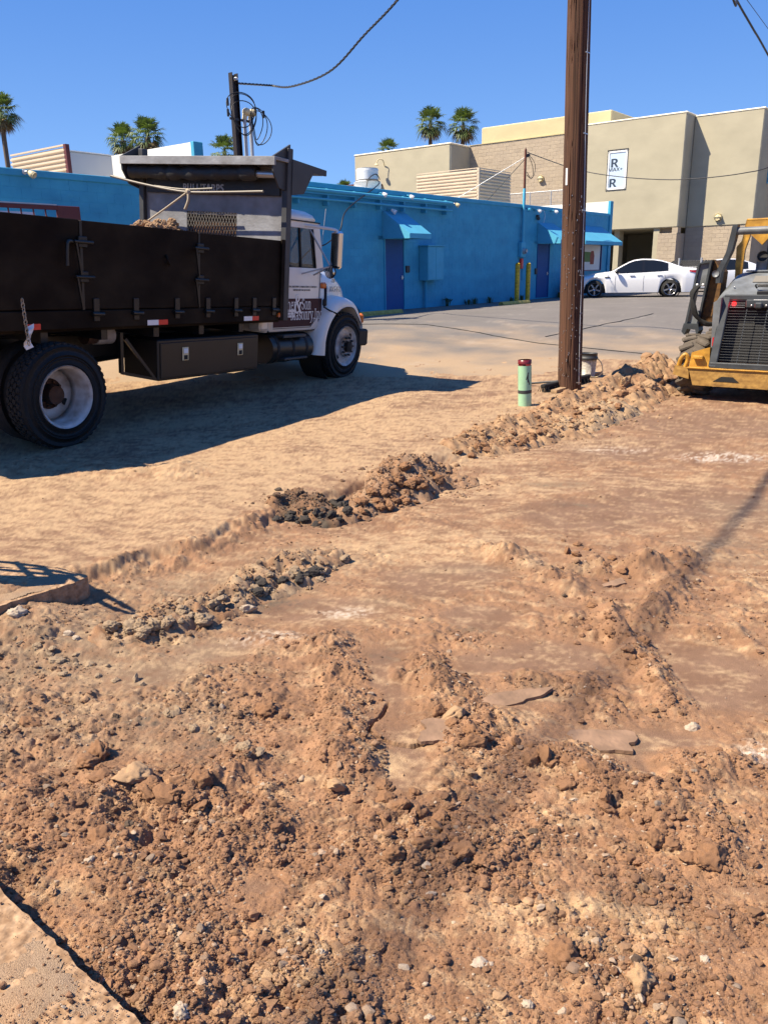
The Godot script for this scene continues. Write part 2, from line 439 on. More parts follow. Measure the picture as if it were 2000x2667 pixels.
var cracks := []
func ground_maps() -> void:
	for ln in [[[915, 1925], [940, 1948], [965, 1938], [1000, 1940], [1030, 1950], [1075, 1957], [1120, 1945]], [[968, 1895], [962, 1918], [966, 1938]], [[1010, 1838], [995, 1870], [968, 1895]]]:
		for i in ln.size() - 1:
			var a := gp(ln[i][0], ln[i][1], -0.1); var b := gp(ln[i + 1][0], ln[i + 1][1], -0.1)
			cracks.append([Vector2(a.x, a.z), Vector2(b.x, b.z), 0.013 if ln.size() > 4 else 0.007])
	n_big = fnl(1, 0.55, FastNoiseLite.TYPE_SIMPLEX_SMOOTH, 3)
	n_mid = fnl(2, 2.6, FastNoiseLite.TYPE_SIMPLEX_SMOOTH, 4)
	n_c1 = fnl(3, 9.0, FastNoiseLite.TYPE_CELLULAR)
	n_c2 = fnl(4, 23.0, FastNoiseLite.TYPE_CELLULAR)
	n_c3 = fnl(5, 62.0, FastNoiseLite.TYPE_CELLULAR)
	for n in [n_c1, n_c2, n_c3]: n.cellular_return_type = FastNoiseLite.RETURN_DISTANCE; n.cellular_jitter = 1.0
	n_clu = fnl(6, 1.7, FastNoiseLite.TYPE_SIMPLEX_SMOOTH, 3)
	n_col = fnl(7, 1.1, FastNoiseLite.TYPE_SIMPLEX_SMOOTH, 5)
	n_cell = fnl(8, 23.0, FastNoiseLite.TYPE_CELLULAR); n_cell.cellular_return_type = FastNoiseLite.RETURN_CELL_VALUE
	n_str = fnl(9, 3.0, FastNoiseLite.TYPE_SIMPLEX_SMOOTH, 6)
	for a in ["gh", "gr", "gdu", "gg", "gk", "gw"]:
		var A := PackedFloat32Array(); A.resize(GW * GH); set(a, A)
	for iz in GH:
		var z := GZ0 + iz * GC
		var ex := edge_x(z)
		for ix in GW:
			var x := GX0 + ix * GC
			var i := gi(ix, iz)
			var sd := (x - ex) * 0.6
			var inn := smoothstep(-0.08, 0.12, sd + 0.05 * n_mid.get_noise_2d(x, z)) * (1.0 - smoothstep(12.5, 15.0, -z))
			var near := smoothstep(-5.4, -2.6, z)
			gh[i] = road_y(x, z) - (0.1 - torn(z)) * inn + 0.03 * n_big.get_noise_2d(x, z) * (1.0 - smoothstep(9.0, 13.0, -z))
			gr[i] = lerpf(0.12, lerpf(0.3, 0.95, near) * lerpf(0.55, 1.05, smoothstep(-0.22, 0.25, n_clu.get_noise_2d(x * 0.75 + 11.0, z * 0.9))), inn)
			gdu[i] = clampf(lerpf(0.75, 0.22, inn) - 0.1 * near + 0.35 * n_col.get_noise_2d(x * 0.8, z * 1.3), 0.0, 1.0)
			gg[i] = 0.0
			if inn < 0.5: gdu[i] = clampf(gdu[i] + 0.5 * n_clu.get_noise_2d(x * 0.35 + 40.0, z * 0.5), 0.15, 1.0)
	# churned, smooth and coloured patches, each at its place on the photograph's ground
	for b in [[1000, 1760, .42, .5], [960, 2000, .2, .25], [1050, 1960, .18, .4], [1700, 1960, .5, .35], [1850, 1750, .6, .6], [1450, 1700, .45, .28], [1330, 1810, .25, .12], [1800, 1300, .9, .7], [1500, 1330, .6, .5], [1850, 1100, 1.3, 1.2], [1150, 1500, .55, .45], [830, 1580, .6, .32], [400, 1750, .25, .2], [560, 1690, .3, .2], [1600, 1160, 1.0, .7], [1250, 1600, .35, .25], [640, 2290, .16, .1], [1250, 1720, .3, .2], [1900, 2250, .25, .2]]:
		blob(b[0], b[1], b[2], b[3], "gr", 0.03)
		blob(b[0], b[1], b[2], b[3], "gdu", 0.12)
	for b in [[1100, 1420, 1.1, .5, .75], [1300, 1260, 1.1, .6, .7], [700, 1230, 1.6, .6, .95], [1250, 1190, .8, .5, .85], [350, 1330, 1.4, .6, .8], [1000, 1130, 2.2, .8, .9], [1500, 1150, 1.2, .5, .6], [850, 2400, .3, .15, .4], [1100, 2000, .3, .2, .5], [1500, 2400, .35, .2, .6], [700, 2560, .3, .12, .5], [1700, 1250, 1.0, .3, .5], [950, 1600, .4, .15, .5]]:
		blob(b[0], b[1], b[2], b[3], "gdu", b[4])
	for b in [[250, 1700, 1.0, .9, .85], [120, 1850, .8, .5, .6], [560, 1520, .9, .35, .8], [480, 1880, .35, .25, .6], [820, 1450, .6, .35, .8], [1900, 1420, .5, .5, .6], [1960, 1330, .6, .6, .5], [1200, 1480, .5, .12, .5], [1450, 1480, .4, .12, .6], [1000, 1560, .22, .12, .6], [1400, 1800, .2, .08, .7], [990, 1980, .1, .1, .6], [1600, 1930, .2, .12, .6]]:
		blob(b[0], b[1], b[2], b[3], "gg", b[4])
	for b in [[800, 1340, .3, .18, .9], [940, 1310, .2, .15, .9], [700, 1560, .35, .15, .5], [1000, 1700, .15, .1, .35], [1450, 1260, .4, .1, .4], [1500, 1310, .3, .06, .45], [380, 1880, .12, .1, .55], [520, 1950, .14, .12, .5], [1180, 1640, .25, .06, .35], [1620, 2330, .12, .12, .4]]:
		blob(b[0], b[1], b[2], b[3], "gk", b[4])
	for b in [[1880, 1185, .55, .3, .9], [900, 1590, .2, .1, .6], [700, 1660, .25, .12, .5], [1985, 1960, .1, .12, .8], [1600, 1165, .5, .25, .35]]:
		blob(b[0], b[1], b[2], b[3], "gw", b[4])
	# the windrow from the pile to the skid steer, the pile itself, ledges, berms
	ridge([Vector2(300, 1490), Vector2(430, 1470), Vector2(560, 1425), Vector2(700, 1360)], 0.09, 0.035, 0.75, 36)
	ridge([Vector2(330, 1650), Vector2(480, 1600), Vector2(600, 1560), Vector2(700, 1490), Vector2(860, 1450)], 0.13, 0.045, 0.95, 37)
	ridge([Vector2(1560, 1560), Vector2(1610, 1640), Vector2(1690, 1760), Vector2(1740, 1830)], 0.09, 0.045, 0.95, 38)
	ridge([Vector2(1500, 1470), Vector2(1640, 1490), Vector2(1780, 1440)], 0.12, 0.06, 0.9, 39)
	ridge([Vector2(1660, 1620), Vector2(1750, 1560), Vector2(1790, 1450)], 0.1, 0.045, 0.95, 40)
	ridge([Vector2(860, 1680), Vector2(900, 1780), Vector2(890, 1900), Vector2(900, 2020)], 0.12, 0.05, 0.9, 41)
	ridge([Vector2(1100, 1720), Vector2(1180, 1840), Vector2(1230, 1960)], 0.12, 0.045, 1.0, 42)
	ridge([Vector2(1280, 1430), Vector2(1380, 1480), Vector2(1500, 1540)], 0.12, 0.05, 0.7, 43)
	ridge([Vector2(1400, 1980), Vector2(1560, 2020), Vector2(1700, 2090), Vector2(1850, 2230)], 0.13, 0.045, 1.0, 44)
	ridge([Vector2(60, 2070), Vector2(250, 2100), Vector2(430, 2060), Vector2(600, 2000)], 0.14, 0.045, 1.0, 45)
	ridge([Vector2(500, 2280), Vector2(640, 2210), Vector2(700, 2160)], 0.1, 0.05, 1.0, 46)
	ridge([Vector2(1000, 2280), Vector2(1100, 2230), Vector2(1300, 2180)], 0.12, 0.05, 1.0, 47)
	ridge([Vector2(0, 1235), Vector2(250, 1240), Vector2(450, 1262), Vector2(560, 1250)], 0.3, 0.035, 0.5, 48)
	ridge([Vector2(1800, 1650), Vector2(1900, 1640), Vector2(1990, 1700)], 0.07, 0.04, 0.7, 49)
	ridge([Vector2(1750, 2010), Vector2(1900, 1980), Vector2(2000, 2000)], 0.1, 0.04, 0.9, 50)
	# a shallow scrape beside the upper slab
	lump(gp(330, 1565), 0.4, 0.2, -0.02, 0.4)
	lump(gp(60, 1620), 0.7, 0.35, 0.075, 0.5)

func samp(A: PackedFloat32Array, i: int, fx: float, fz: float) -> float:
	return lerpf(lerpf(A[i], A[i + 1], fx), lerpf(A[i + GW], A[i + GW + 1], fx), fz)
func soil_h(x: float, z: float, fine := true) -> float:
	var ux := clampf((x - GX0) / GC, 0.0, GW - 2.001); var uz := clampf((z - GZ0) / GC, 0.0, GH - 2.001)
	var ix := int(ux); var iz := int(uz)
	var i := iz * GW + ix
	var h := samp(gh, i, ux - ix, uz - iz)
	var r := samp(gr, i, ux - ix, uz - iz)
	if z < -3.4 and z > -7.4:      # the torn edge of the packed surface, a real step
		var sd := (x - edge_x(z)) * 0.6 + 0.07 * n_mid.get_noise_2d(x * 0.6, z * 0.6) + 0.007 * n_mid.get_noise_2d(x * 4.0, z * 4.0)
		h -= torn(z) * smoothstep(0.0, 0.06, sd)
		r = maxf(r, 0.7 * (1.0 - smoothstep(0.0, 0.2, absf(sd - 0.08))))
	if fine and z < -2.3 and z > -3.1 and x > -0.3 and x < 0.4:      # drying cracks in the smooth patch
		for c in cracks:
			var d := Geometry2D.get_closest_point_to_segment(Vector2(x, z), c[0], c[1]).distance_to(Vector2(x, z))
			d += 0.004 * n_mid.get_noise_2d(x * 8.0, z * 8.0)
			h -= 0.03 * (1.0 - smoothstep(c[2] * 0.5, c[2], d))
	return h + relief(x, z, r, fine)
func relief(x: float, z: float, r: float, fine := true) -> float:
	var cl := clampf(0.5 + 1.3 * n_clu.get_noise_2d(x, z), 0.05, 1.3)
	var wx := x + 0.02 * n_mid.get_noise_2d(x * 3.0, z * 3.0); var wz := z + 0.02 * n_mid.get_noise_2d(z * 3.0 + 7.0, x * 3.0)
	var h := 0.03 * (0.03 + r) * n_mid.get_noise_2d(x, z)
	var q := n_str.get_noise_2d((x * 0.75 - z * 0.65) * 0.75, (x * 0.65 + z * 0.75) * 1.9)     # furrows left by the bucket
	h += 0.032 * r * r * (0.32 - absf(q))
	var d1 := n_c1.get_noise_2d(wx, wz) + 1.0
	h += 0.055 * r * cl * maxf(0.0, 0.40 - d1 * d1)
	var d2 := n_c2.get_noise_2d(wx, wz) + 1.0
	h += 0.034 * (0.03 + r) * (0.35 + cl) * maxf(0.0, 0.56 - d2 * d2)
	if fine:
		h += 0.012 * (0.10 + r) * maxf(0.0, 0.85 - (n_c3.get_noise_2d(wx, wz) + 1.0))
	return h
const C_RED := Vector3(0.375, 0.215, 0.12)
const C_RED2 := Vector3(0.22, 0.118, 0.066)
const C_TAN := Vector3(0.57, 0.398, 0.235)
const C_GREY := Vector3(0.33, 0.245, 0.16)
const C_DARK := Vector3(0.06, 0.053, 0.048)
const C_PACK := Vector3(0.3, 0.182, 0.115)
const C_LIME := Vector3(0.68, 0.60, 0.51)
const C_ASPH := Vector3(0.26, 0.232, 0.205)
func soil_c(x: float, z: float) -> Color:
	var ux := clampf((x - GX0) / GC, 0.0, GW - 2.001); var uz := clampf((z - GZ0) / GC, 0.0, GH - 2.001)
	var ix := int(ux); var iz := int(uz)
	var i := iz * GW + ix
	var fx := ux - ix; var fz := uz - iz
	var r := samp(gr, i, fx, fz)
	var s1 := n_str.get_noise_2d(x * 1.1 + z * 0.5, z * 2.6 - x * 0.7)        # scraped streaks
	var s2 := n_col.get_noise_2d(x * 2.3, z * 2.3)
	var fn := n_mid.get_noise_2d(x * 9.0, z * 9.0)
	var cell := n_cell.get_noise_2d(x, z)
	var c := C_PACK.lerp(C_RED, smoothstep(0.05, 0.3, r))
	c = c.lerp(C_RED2, clampf(0.25 + 0.7 * s2 + 0.5 * fn * r, 0.0, 0.7))
	c = c.lerp(C_GREY, clampf(samp(gg, i, fx, fz) * (0.75 + 0.9 * s1 + 0.5 * fn), 0.0, 0.95))
	var du := samp(gdu, i, fx, fz)
	c = c.lerp(C_TAN, clampf(du * 1.05 + 1.0 * s1 - 0.12 + 0.6 * fn - 0.12 * r, 0.0, 1.0))
	c = c.lerp(C_DARK, clampf(samp(gk, i, fx, fz) * (0.7 + 1.3 * s1 + 1.6 * fn), 0.0, 0.85))
	c = c.lerp(C_LIME, clampf(samp(gw, i, fx, fz) * (0.35 + 1.5 * s1 + 2.0 * fn), 0.0, 0.95))
	c *= 1.0 + 0.16 * cell * (0.3 + r) + 0.12 * fn
	return Color(c.x, c.y, c.z)

func polar_mesh(r0: float, r1: float, rows: int, a0: float, a1: float, cols: int, hf: Callable, cf2: Callable) -> ArrayMesh:
	var V := PackedVector3Array(); var N := PackedVector3Array(); var C := PackedColorArray(); var I := PackedInt32Array()
	V.resize(rows * cols); N.resize(rows * cols); C.resize(rows * cols)
	for j in rows:
		var r := 1.0 / lerpf(1.0 / r0, 1.0 / r1, float(j) / (rows - 1))
		for k in cols:
			var a := lerpf(a0, a1, float(k) / (cols - 1))
			var x := sin(a) * r; var z := -cos(a) * r
			var q := j * cols + k
			V[q] = Vector3(x, hf.call(x, z), z)
			C[q] = cf2.call(x, z)
	for j in rows:
		for k in cols:
			var q := j * cols + k
			var dx := V[q + (1 if k < cols - 1 else 0)] - V[q - (1 if k > 0 else 0)]
			var dz := V[q + (cols if j < rows - 1 else 0)] - V[q - (cols if j > 0 else 0)]
			N[q] = dx.cross(dz).normalized()
			if N[q].y < 0: N[q] = -N[q]
	I.resize((rows - 1) * (cols - 1) * 6)
	var t := 0
	for j in rows - 1:
		for k in cols - 1:
			var q := j * cols + k
			I[t] = q; I[t + 1] = q + cols; I[t + 2] = q + cols + 1; I[t + 3] = q; I[t + 4] = q + cols + 1; I[t + 5] = q + 1
			t += 6
	var A := []
	A.resize(Mesh.ARRAY_MAX)
	A[Mesh.ARRAY_VERTEX] = V; A[Mesh.ARRAY_NORMAL] = N; A[Mesh.ARRAY_COLOR] = C; A[Mesh.ARRAY_INDEX] = I
	var m := ArrayMesh.new()
	m.add_surface_from_arrays(Mesh.PRIMITIVE_TRIANGLES, A)
	return m
func asph_y(x: float, z: float) -> float:
	# lies just under the soil near us and comes out of it, ragged, farther on
	return road_y(x, z) + 0.004 * n_big.get_noise_2d(x * 2.0, z * 2.0) + lerpf(-0.05, 0.006, smoothstep(9.5, 12.5, -0.94 * z + 0.28 * absf(x - 1.0) + 0.5 * n_big.get_noise_2d(x, z))) - 0.25 * smoothstep(2.0, 5.0, x - 0.2 * -z + 2.0) * (1.0 - smoothstep(12.0, 14.5, -z))
func asph_c(x: float, z: float) -> Color:
	var s1 := 0.6 * n_str.get_noise_2d(x * 0.16 + z * 0.08, z * 0.2 - x * 0.1)
	var s2 := n_col.get_noise_2d(x * 0.5, z * 0.5)
	var fn := n_mid.get_noise_2d(x * 2.0, z * 2.0)
	var c := C_ASPH * (1.0 + 0.16 * s2 + 0.05 * fn)
	var d := -z * 0.96 + 0.12 * x
	var du := clampf(1.15 - (d - 11.5) / 6.0 + 0.9 * s1 + 0.5 * s2, 0.0, 1.0)
	c = c.lerp(C_TAN * 1.02, du * 0.95)
	c = c.lerp(C_LIME, clampf((s1 + fn * 0.3 - 0.2) * 0.9, 0.0, 0.25))
	return Color(c.x, c.y, c.z)

func ground() -> void:
	begin()
	span(Vector3(-300, -1.0, -300), Vector3(300, -0.4, 300))
	struct("ground", M["earth"])
	var fine := MeshInstance3D.new()
	var HF := func(x: float, z: float) -> float: return soil_h(x, z, z > -5.5)
	fine.mesh = polar_mesh(1.05, 14.6, GROWS, deg_to_rad(-50), deg_to_rad(50), GCOLS, HF, soil_c)
	fine.material_override = M["soil"]
	put(self, "dirt", fine)
	fine.set_meta("kind", "structure")
	# the dirt under and behind the camera
	var back := MeshInstance3D.new()
	back.mesh = polar_mesh(0.05, 9.0, 30, deg_to_rad(49.8), deg_to_rad(310.2), 90, func(x: float, z: float) -> float: return soil_h(x, z, false) if z > -15.0 and absf(x) < 8.9 and z < -0.1 else -0.09, func(x: float, z: float) -> Color: return soil_c(x, minf(z, -0.1)))
	back.material_override = M["soil"]
	put(self, "dirt", back)
	back.set_meta("kind", "structure")
	var cap := MeshInstance3D.new()
	cap.mesh = polar_mesh(0.05, 1.07, 40, deg_to_rad(-50), deg_to_rad(50), 60, HF, soil_c)
	cap.material_override = M["soil"]
	put(self, "dirt", cap)
	cap.set_meta("kind", "structure")
	var road := MeshInstance3D.new()
	road.mesh = polar_mesh(9.0, 75.0, 170, deg_to_rad(-62), deg_to_rad(62), 620, asph_y, asph_c)
	road.material_override = M["asphalt"]
	put(self, "road", road)
	road.set_meta("kind", "structure")
	# cracks in the asphalt: thin dark seams of filler
	for cr2 in [[[730, 848], [900, 846], [1105, 846], [1250, 868], [1400, 895], [1500, 905], [1700, 925]], [[1420, 878], [1500, 862], [1660, 828], [1700, 818]]]:
		begin()
		var prev := Vector3.ZERO
		for k in cr2.size():
			var p := gp(cr2[k][0], cr2[k][1], 0.0)
			for it in 30: p = gp(cr2[k][0], cr2[k][1], lerpf(p.y, road_y(p.x, p.z), 0.5))
			p.y = road_y(p.x, p.z) + 0.012
			if k > 0:
				var last := prev
				for j in range(1, 13):
					var q := prev.lerp(p, j / 12.0)
					q.y = road_y(q.x, q.z) + 0.012
					q += Vector3(1, 0, 1) * 0.05 * n_mid.get_noise_2d(q.x * 2.0, q.z * 2.0)
					bar(last, q, 0.028, 0.01)
					last = q
			prev = p
		tag(part(self, "crack_filler", M["trim_black"]), "", "", "", "structure")

# ---- loose stones and clods
func rock_mesh(sd: int, sub: int, squash: float, sharp: float, crumbly := 0.0, soft := true) -> ArrayMesh:
	var t := (1.0 + sqrt(5.0)) / 2.0
	var V := [Vector3(-1, t, 0), Vector3(1, t, 0), Vector3(-1, -t, 0), Vector3(1, -t, 0), Vector3(0, -1, t), Vector3(0, 1, t), Vector3(0, -1, -t), Vector3(0, 1, -t), Vector3(t, 0, -1), Vector3(t, 0, 1), Vector3(-t, 0, -1), Vector3(-t, 0, 1)]
	var F := [[0, 11, 5], [0, 5, 1], [0, 1, 7], [0, 7, 10], [0, 10, 11], [1, 5, 9], [5, 11, 4], [11, 10, 2], [10, 7, 6], [7, 1, 8], [3, 9, 4], [3, 4, 2], [3, 2, 6], [3, 6, 8], [3, 8, 9], [4, 9, 5], [2, 4, 11], [6, 2, 10], [8, 6, 7], [9, 8, 1]]
	for s in sub:
		var G := []
		for f in F:
			var a: Vector3 = V[f[0]]; var b: Vector3 = V[f[1]]; var c: Vector3 = V[f[2]]
			var i := V.size()
			V.append(((a.normalized() + b.normalized()) / 2).normalized() * t); V.append(((b.normalized() + c.normalized()) / 2).normalized() * t); V.append(((c.normalized() + a.normalized()) / 2).normalized() * t)
			G.append([f[0], i, i + 2]); G.append([f[1], i + 1, i]); G.append([f[2], i + 2, i + 1]); G.append([i, i + 1, i + 2])
		F = G
	var n := fnl(sd, 0.9, FastNoiseLite.TYPE_SIMPLEX_SMOOTH, 3)
	var rng := RandomNumberGenerator.new(); rng.seed = sd
	var cuts := []
	for k in 7: cuts.append([Vector3(rng.randfn(), rng.randfn(), rng.randfn()).normalized(), rng.randf_range(0.55, 0.85)])
	begin()
	smooth = soft
	var P := []
	var nc := fnl(sd + 50, 2.6, FastNoiseLite.TYPE_CELLULAR); nc.cellular_return_type = FastNoiseLite.RETURN_DISTANCE
	for p in V:
		var q: Vector3 = p.normalized()
		var q0 := q
		q *= 1.0 + 0.45 * n.get_noise_3d(q.x, q.y, q.z) + 0.16 * n.get_noise_3d(q.x * 4.0, q.y * 4.0, q.z * 4.0)
		for c in cuts:
			var d: float = q.dot(c[0]) - c[1]
			if d > 0: q -= c[0] * d * sharp
		q += q0 * crumbly * (0.35 * maxf(0.0, 0.6 - nc.get_noise_3dv(q0) - 1.0) + 0.22 * n.get_noise_3dv(q0 * 9.0))
		P.append(Vector3(q.x, q.y * squash, q.z))
	for f in F: face(P[f[0]], P[f[1]], P[f[2]], P[f[0]], Vector3.ZERO)
	smooth = false
	st.generate_normals()
	return st.commit()
func loose() -> void:
	var rng := RandomNumberGenerator.new(); rng.seed = 77
	var kinds := [rock_mesh(101, 1, 0.8, 0.5, 1.2, false), rock_mesh(102, 1, 0.6, 1.0, 0.4, false), rock_mesh(103, 1, 0.85, 0.6, 1.4, false), rock_mesh(104, 1, 0.5, 1.0, 0.5, false), rock_mesh(105, 2, 0.75, 0.5, 1.6, false), rock_mesh(106, 2, 0.6, 0.8)]
	var X3 := []; var C3 := []
	for k in kinds.size(): X3.append([]); C3.append([])
	var tries := 0
	var made := 0
	while made < NCRUMB and tries < NCRUMB * 12:
		tries += 1
		var r := 1.0 / lerpf(1.0 / 1.15, 1.0 / 12.5, pow(rng.randf(), 0.8))
		var a := deg_to_rad(rng.randf_range(-45, 45))
		var x := sin(a) * r; var z := -cos(a) * r
		var ux := (x - GX0) / GC; var uz := (z - GZ0) / GC
		var i := int(uz) * GW + int(ux)
		var rr := gr[i]
		var cl := 0.5 + 1.1 * n_clu.get_noise_2d(x * 1.3 + 5.0, z * 1.3)
		if rng.randf() > clampf(rr * rr * 1.1 * (0.3 + cl) + 0.06, 0.0, 1.0): continue
		var s := 0.0013 * exp(absf(rng.randfn()) * 0.8) * (0.6 + 0.6 * rr)
		s = clampf(s, 0.00055 * r, 0.016)
		if rng.randf() < 0.006 * rr: s = rng.randf_range(0.009, 0.02)
		var y := soil_h(x, z, z > -5.5)
		for sp in slabs:
			if Geometry2D.is_point_in_polygon(Vector2(x, z), sp):
				y = 0.026
				s *= 0.5 if rng.randf() < 0.3 else 0.001
		if s < 0.0004: continue
		var k: int = [0, 0, 0, 2, 2, 4, 4, 1, 3, 5][rng.randi() % 10]
		var b := Basis(Vector3(rng.randfn(), rng.randfn() * 2.0, rng.randfn()).normalized(), rng.randf() * TAU).scaled(Vector3(1, rng.randf_range(0.6, 1.0), rng.randf_range(0.7, 1.0)) * s)
		X3[k].append(Transform3D(b, Vector3(x, y + s * 0.18, z)))
		var c: Color = soil_c(x, z)
		var t := rng.randf()
		if k in [1, 3, 5] and t < 0.22: c = c.lerp(Color(0.6, 0.5, 0.39), rng.randf_range(0.4, 0.95))
		elif k in [1, 3, 5] and t < 0.4: c = c.lerp(Color(0.32, 0.27, 0.22), rng.randf_range(0.3, 0.8))
		elif t > 0.992: c = c.lerp(Color(0.05, 0.045, 0.04), 0.8)
		else: c = c.lerp(Color(0.27, 0.14, 0.08), rng.randf_range(0.0, 0.5)) * rng.randf_range(0.8, 1.12)
		C3[k].append(c)
		made += 1
	# crumbs and lumps resting on the heaps
	for m in heaps:
		for j in int((420 if m.hgt[1] > 0.05 else 230) * m.pts.size()):
			var i: int = rng.randi() % (m.pts.size() - 1)
			var p: Vector3 = m.pts[i].lerp(m.pts[i + 1], rng.randf())
			var w: float = m.wid[i] * 1.25
			var x := p.x + rng.randfn() * w * 0.6; var z := p.z + rng.randfn() * w * 0.6
			var hh := heap_h(m, x, z)
			if hh <= 0.0 and rng.randf() < 0.6: continue
			var s := 0.0036 * exp(absf(rng.randfn()) * 0.75) * (0.5 + w * 1.2)
			var k: int = [0, 2, 4, 4, 1, 0][rng.randi() % 6]
			X3[k].append(Transform3D(Basis(Vector3(rng.randfn(), rng.randfn(), rng.randfn()).normalized(), rng.randf() * TAU).scaled(Vector3(1, rng.randf_range(0.6, 1.0), rng.randf_range(0.7, 1.0)) * s), Vector3(x, soil_h(x, z, false) + hh + s * 0.15, z)))
			var c: Vector3 = m.tone.lerp(m.tone2, rng.randf()) * rng.randf_range(0.8, 1.15)
			C3[k].append(Color(c.x, c.y, c.z))
	for k in kinds.size():
		var mm := MultiMesh.new()
		mm.transform_format = MultiMesh.TRANSFORM_3D; mm.use_colors = true; mm.mesh = kinds[k]
		mm.instance_count = X3[k].size()
		for j in X3[k].size():
			mm.set_instance_transform(j, X3[k][j]); mm.set_instance_color(j, C3[k][j])
		var o := MultiMeshInstance3D.new()
		o.multimesh = mm; o.material_override = M["clod"]
		put(self, ["soil_crumbs", "stone_chips", "round_crumbs", "flat_chips", "small_clods", "pebbles"][k], o)
		tag(o, ["reddish brown soil crumbs strewn over the churned dirt", "angular stone chips strewn over the churned dirt", "rounded earth crumbs strewn over the churned dirt", "thin flat chips strewn over the churned dirt", "small brown clods strewn over the churned dirt", "smooth small pebbles strewn over the churned dirt"][k], "soil" if k in [0, 2, 4] else "gravel", "", "stuff")
var slabs := []
func rocks() -> void:
	# the larger pieces, one by one: [pixel x, pixel y, radius in metres, sort]
	var rng := RandomNumberGenerator.new(); rng.seed = 5
	var big := [rock_mesh(201, 3, 0.75, 0.7, 1.0), rock_mesh(202, 3, 0.62, 0.95, 0.7), rock_mesh(203, 3, 0.8, 0.6, 1.3), rock_mesh(204, 3, 0.5, 1.0, 0.6), rock_mesh(205, 3, 0.7, 0.9, 1.0)]
	var L := []
	var cluster := 0
	for q in [[1190, 1180, 1420, 1130, 30, .015, .05, 0], [1400, 1120, 1560, 1060, 22, .02, .06, 0], [1540, 1065, 1740, 990, 26, .02, .075, 0], [1400, 1140, 1600, 1080, 20, .015, .045, 1], [930, 1330, 1140, 1250, 30, .015, .05, 0], [1010, 1275, 1130, 1235, 16, .02, .06, 0], [740, 1345, 960, 1320, 26, .015, .045, 2], [470, 1600, 900, 1460, 50, .012, .035, 3], [300, 1640, 520, 1600, 26, .014, .045, 3], [680, 1530, 840, 1480, 14, .015, .04, 2], [1560, 1580, 1720, 1780, 14, .015, .03, 0], [1480, 1430, 1600, 1480, 8, .02, .04, 0], [100, 1980, 520, 2090, 16, .018, .045, 0], [380, 1830, 700, 1980, 16, .012, .03, 3], [1150, 1870, 1500, 2010, 16, .015, .045, 0], [880, 1950, 1250, 2250, 14, .015, .035, 0], [1500, 2050, 1830, 2260, 14, .012, .032, 0], [50, 1680, 420, 1800, 16, .012, .03, 3]]:
		for k in q[4]:
			var f := rng.randf()
			L.append([lerpf(q[0], q[2], f) + rng.randfn() * 14.0, lerpf(q[1], q[3], f) + rng.randfn() * 12.0, rng.randf_range(q[5], q[6]), q[7], cluster])
		cluster += 1
	for q in [[1745, 995, .12, 0], [1690, 1000, .11, 1], [1625, 1015, .1, 1], [1530, 2005, .035, 0], [1025, 2230, .035, 0], [1105, 2205, .045, 0], [1245, 1925, .05, 0], [1180, 1870, .055, 1], [1235, 1940, .05, 0], [1420, 1980, .05, 0], [1480, 2050, .04, 0], [265, 2180, .04, 0], [350, 2030, .06, 1], [260, 1965, .045, 0], [80, 1890, .05, 0], [880, 2055, .045, 1], [1850, 2240, .05, 0], [1670, 2560, .04, 1], [1460, 2490, .04, 0], [530, 2035, .035, 0], [690, 1855, .05, 0], [45, 1600, .045, 4], [645, 1590, .05, 4], [1250, 2515, .022, 4], [1830, 2505, .016, 4], [1755, 2500, .016, 4], [1495, 2085, .014, 4], [1645, 2145, .014, 4], [235, 2245, .02, 4], [475, 2640, .022, 4], [835, 2485, .014, 4], [1120, 2655, .014, 4], [1375, 2620, .014, 4], [1800, 1900, .03, 4], [180, 1655, .025, 4], [200, 1665, .02, 4]]: L.append(q)
	var places := ["at the windrow's low end beside the pile", "on the middle of the long windrow", "at the windrow's high end by the skid steer", "along the windrow's crumbling foot", "on the flank of the steep pile", "on top of the steep pile", "in the dark asphalt heap", "along the rubble band below the ledge", "in the low heap before the old slab", "among the grey rubble band", "on the berm beyond the mud plates", "around the thin mud shard", "in churned soil near the straight edged slab", "in gravelly soil before the rubble band", "beside the largest mud plate", "in open churned soil beyond the straight slab", "along the edge of a smooth packed patch", "in grey gravelly soil below the old slab"]
	var names := ["dirt_clod", "dirt_clod", "asphalt_chunk", "gravel_stone", "pale_stone"]
	var labels := ["large single dirt clod lying loose on the churned soil", "large tan clod of dry earth lying by itself", "dark broken chunk of old asphalt beside the dirt ledge", "grey brown broken stone among the rubble along the ledge", "pale rounded stone lying loose on the reddish soil"]
	var groups := ["reddish brown dirt clods", "tan dirt clods", "broken asphalt chunks", "rubble stones along the ledge", "pale loose stones"]
	var cats := ["dirt clod", "dirt clod", "asphalt chunk", "stone", "stone"]
	var mats := ["clod_brown", "clod_tan", "clod_dark", "clod_grey", "clod_pale"]
	grain(mat("clod_pale", 0.55, 0.46, 0.36, 0.9), tex["soilgrain"], 7.0, tex["soiln"], 0.3)
	for q in L:
		var p := gp(q[0], q[1], 0.0)
		for it in 8: p = gp(q[0], q[1], lerpf(p.y, top_y(p.x, p.z), 0.6))
		var o := MeshInstance3D.new()
		o.mesh = big[rng.randi() % 5]
		o.material_override = M[mats[q[3]]]
		o.transform = Transform3D(Basis(Vector3(rng.randfn(), rng.randfn() * 2.0, rng.randfn()).normalized(), rng.randf() * TAU).scaled(Vector3(1, rng.randf_range(0.7, 1.0), rng.randf_range(0.75, 1.1)) * float(q[2])), Vector3(p.x, top_y(p.x, p.z) + q[2] * 0.2, p.z))
		put(self, names[q[3]], o)
		var kind: String = ["reddish brown dirt clod", "sunlit tan clod of dry earth", "dark chunk of old asphalt", "grey brown broken stone", "pale rounded stone"][q[3]]
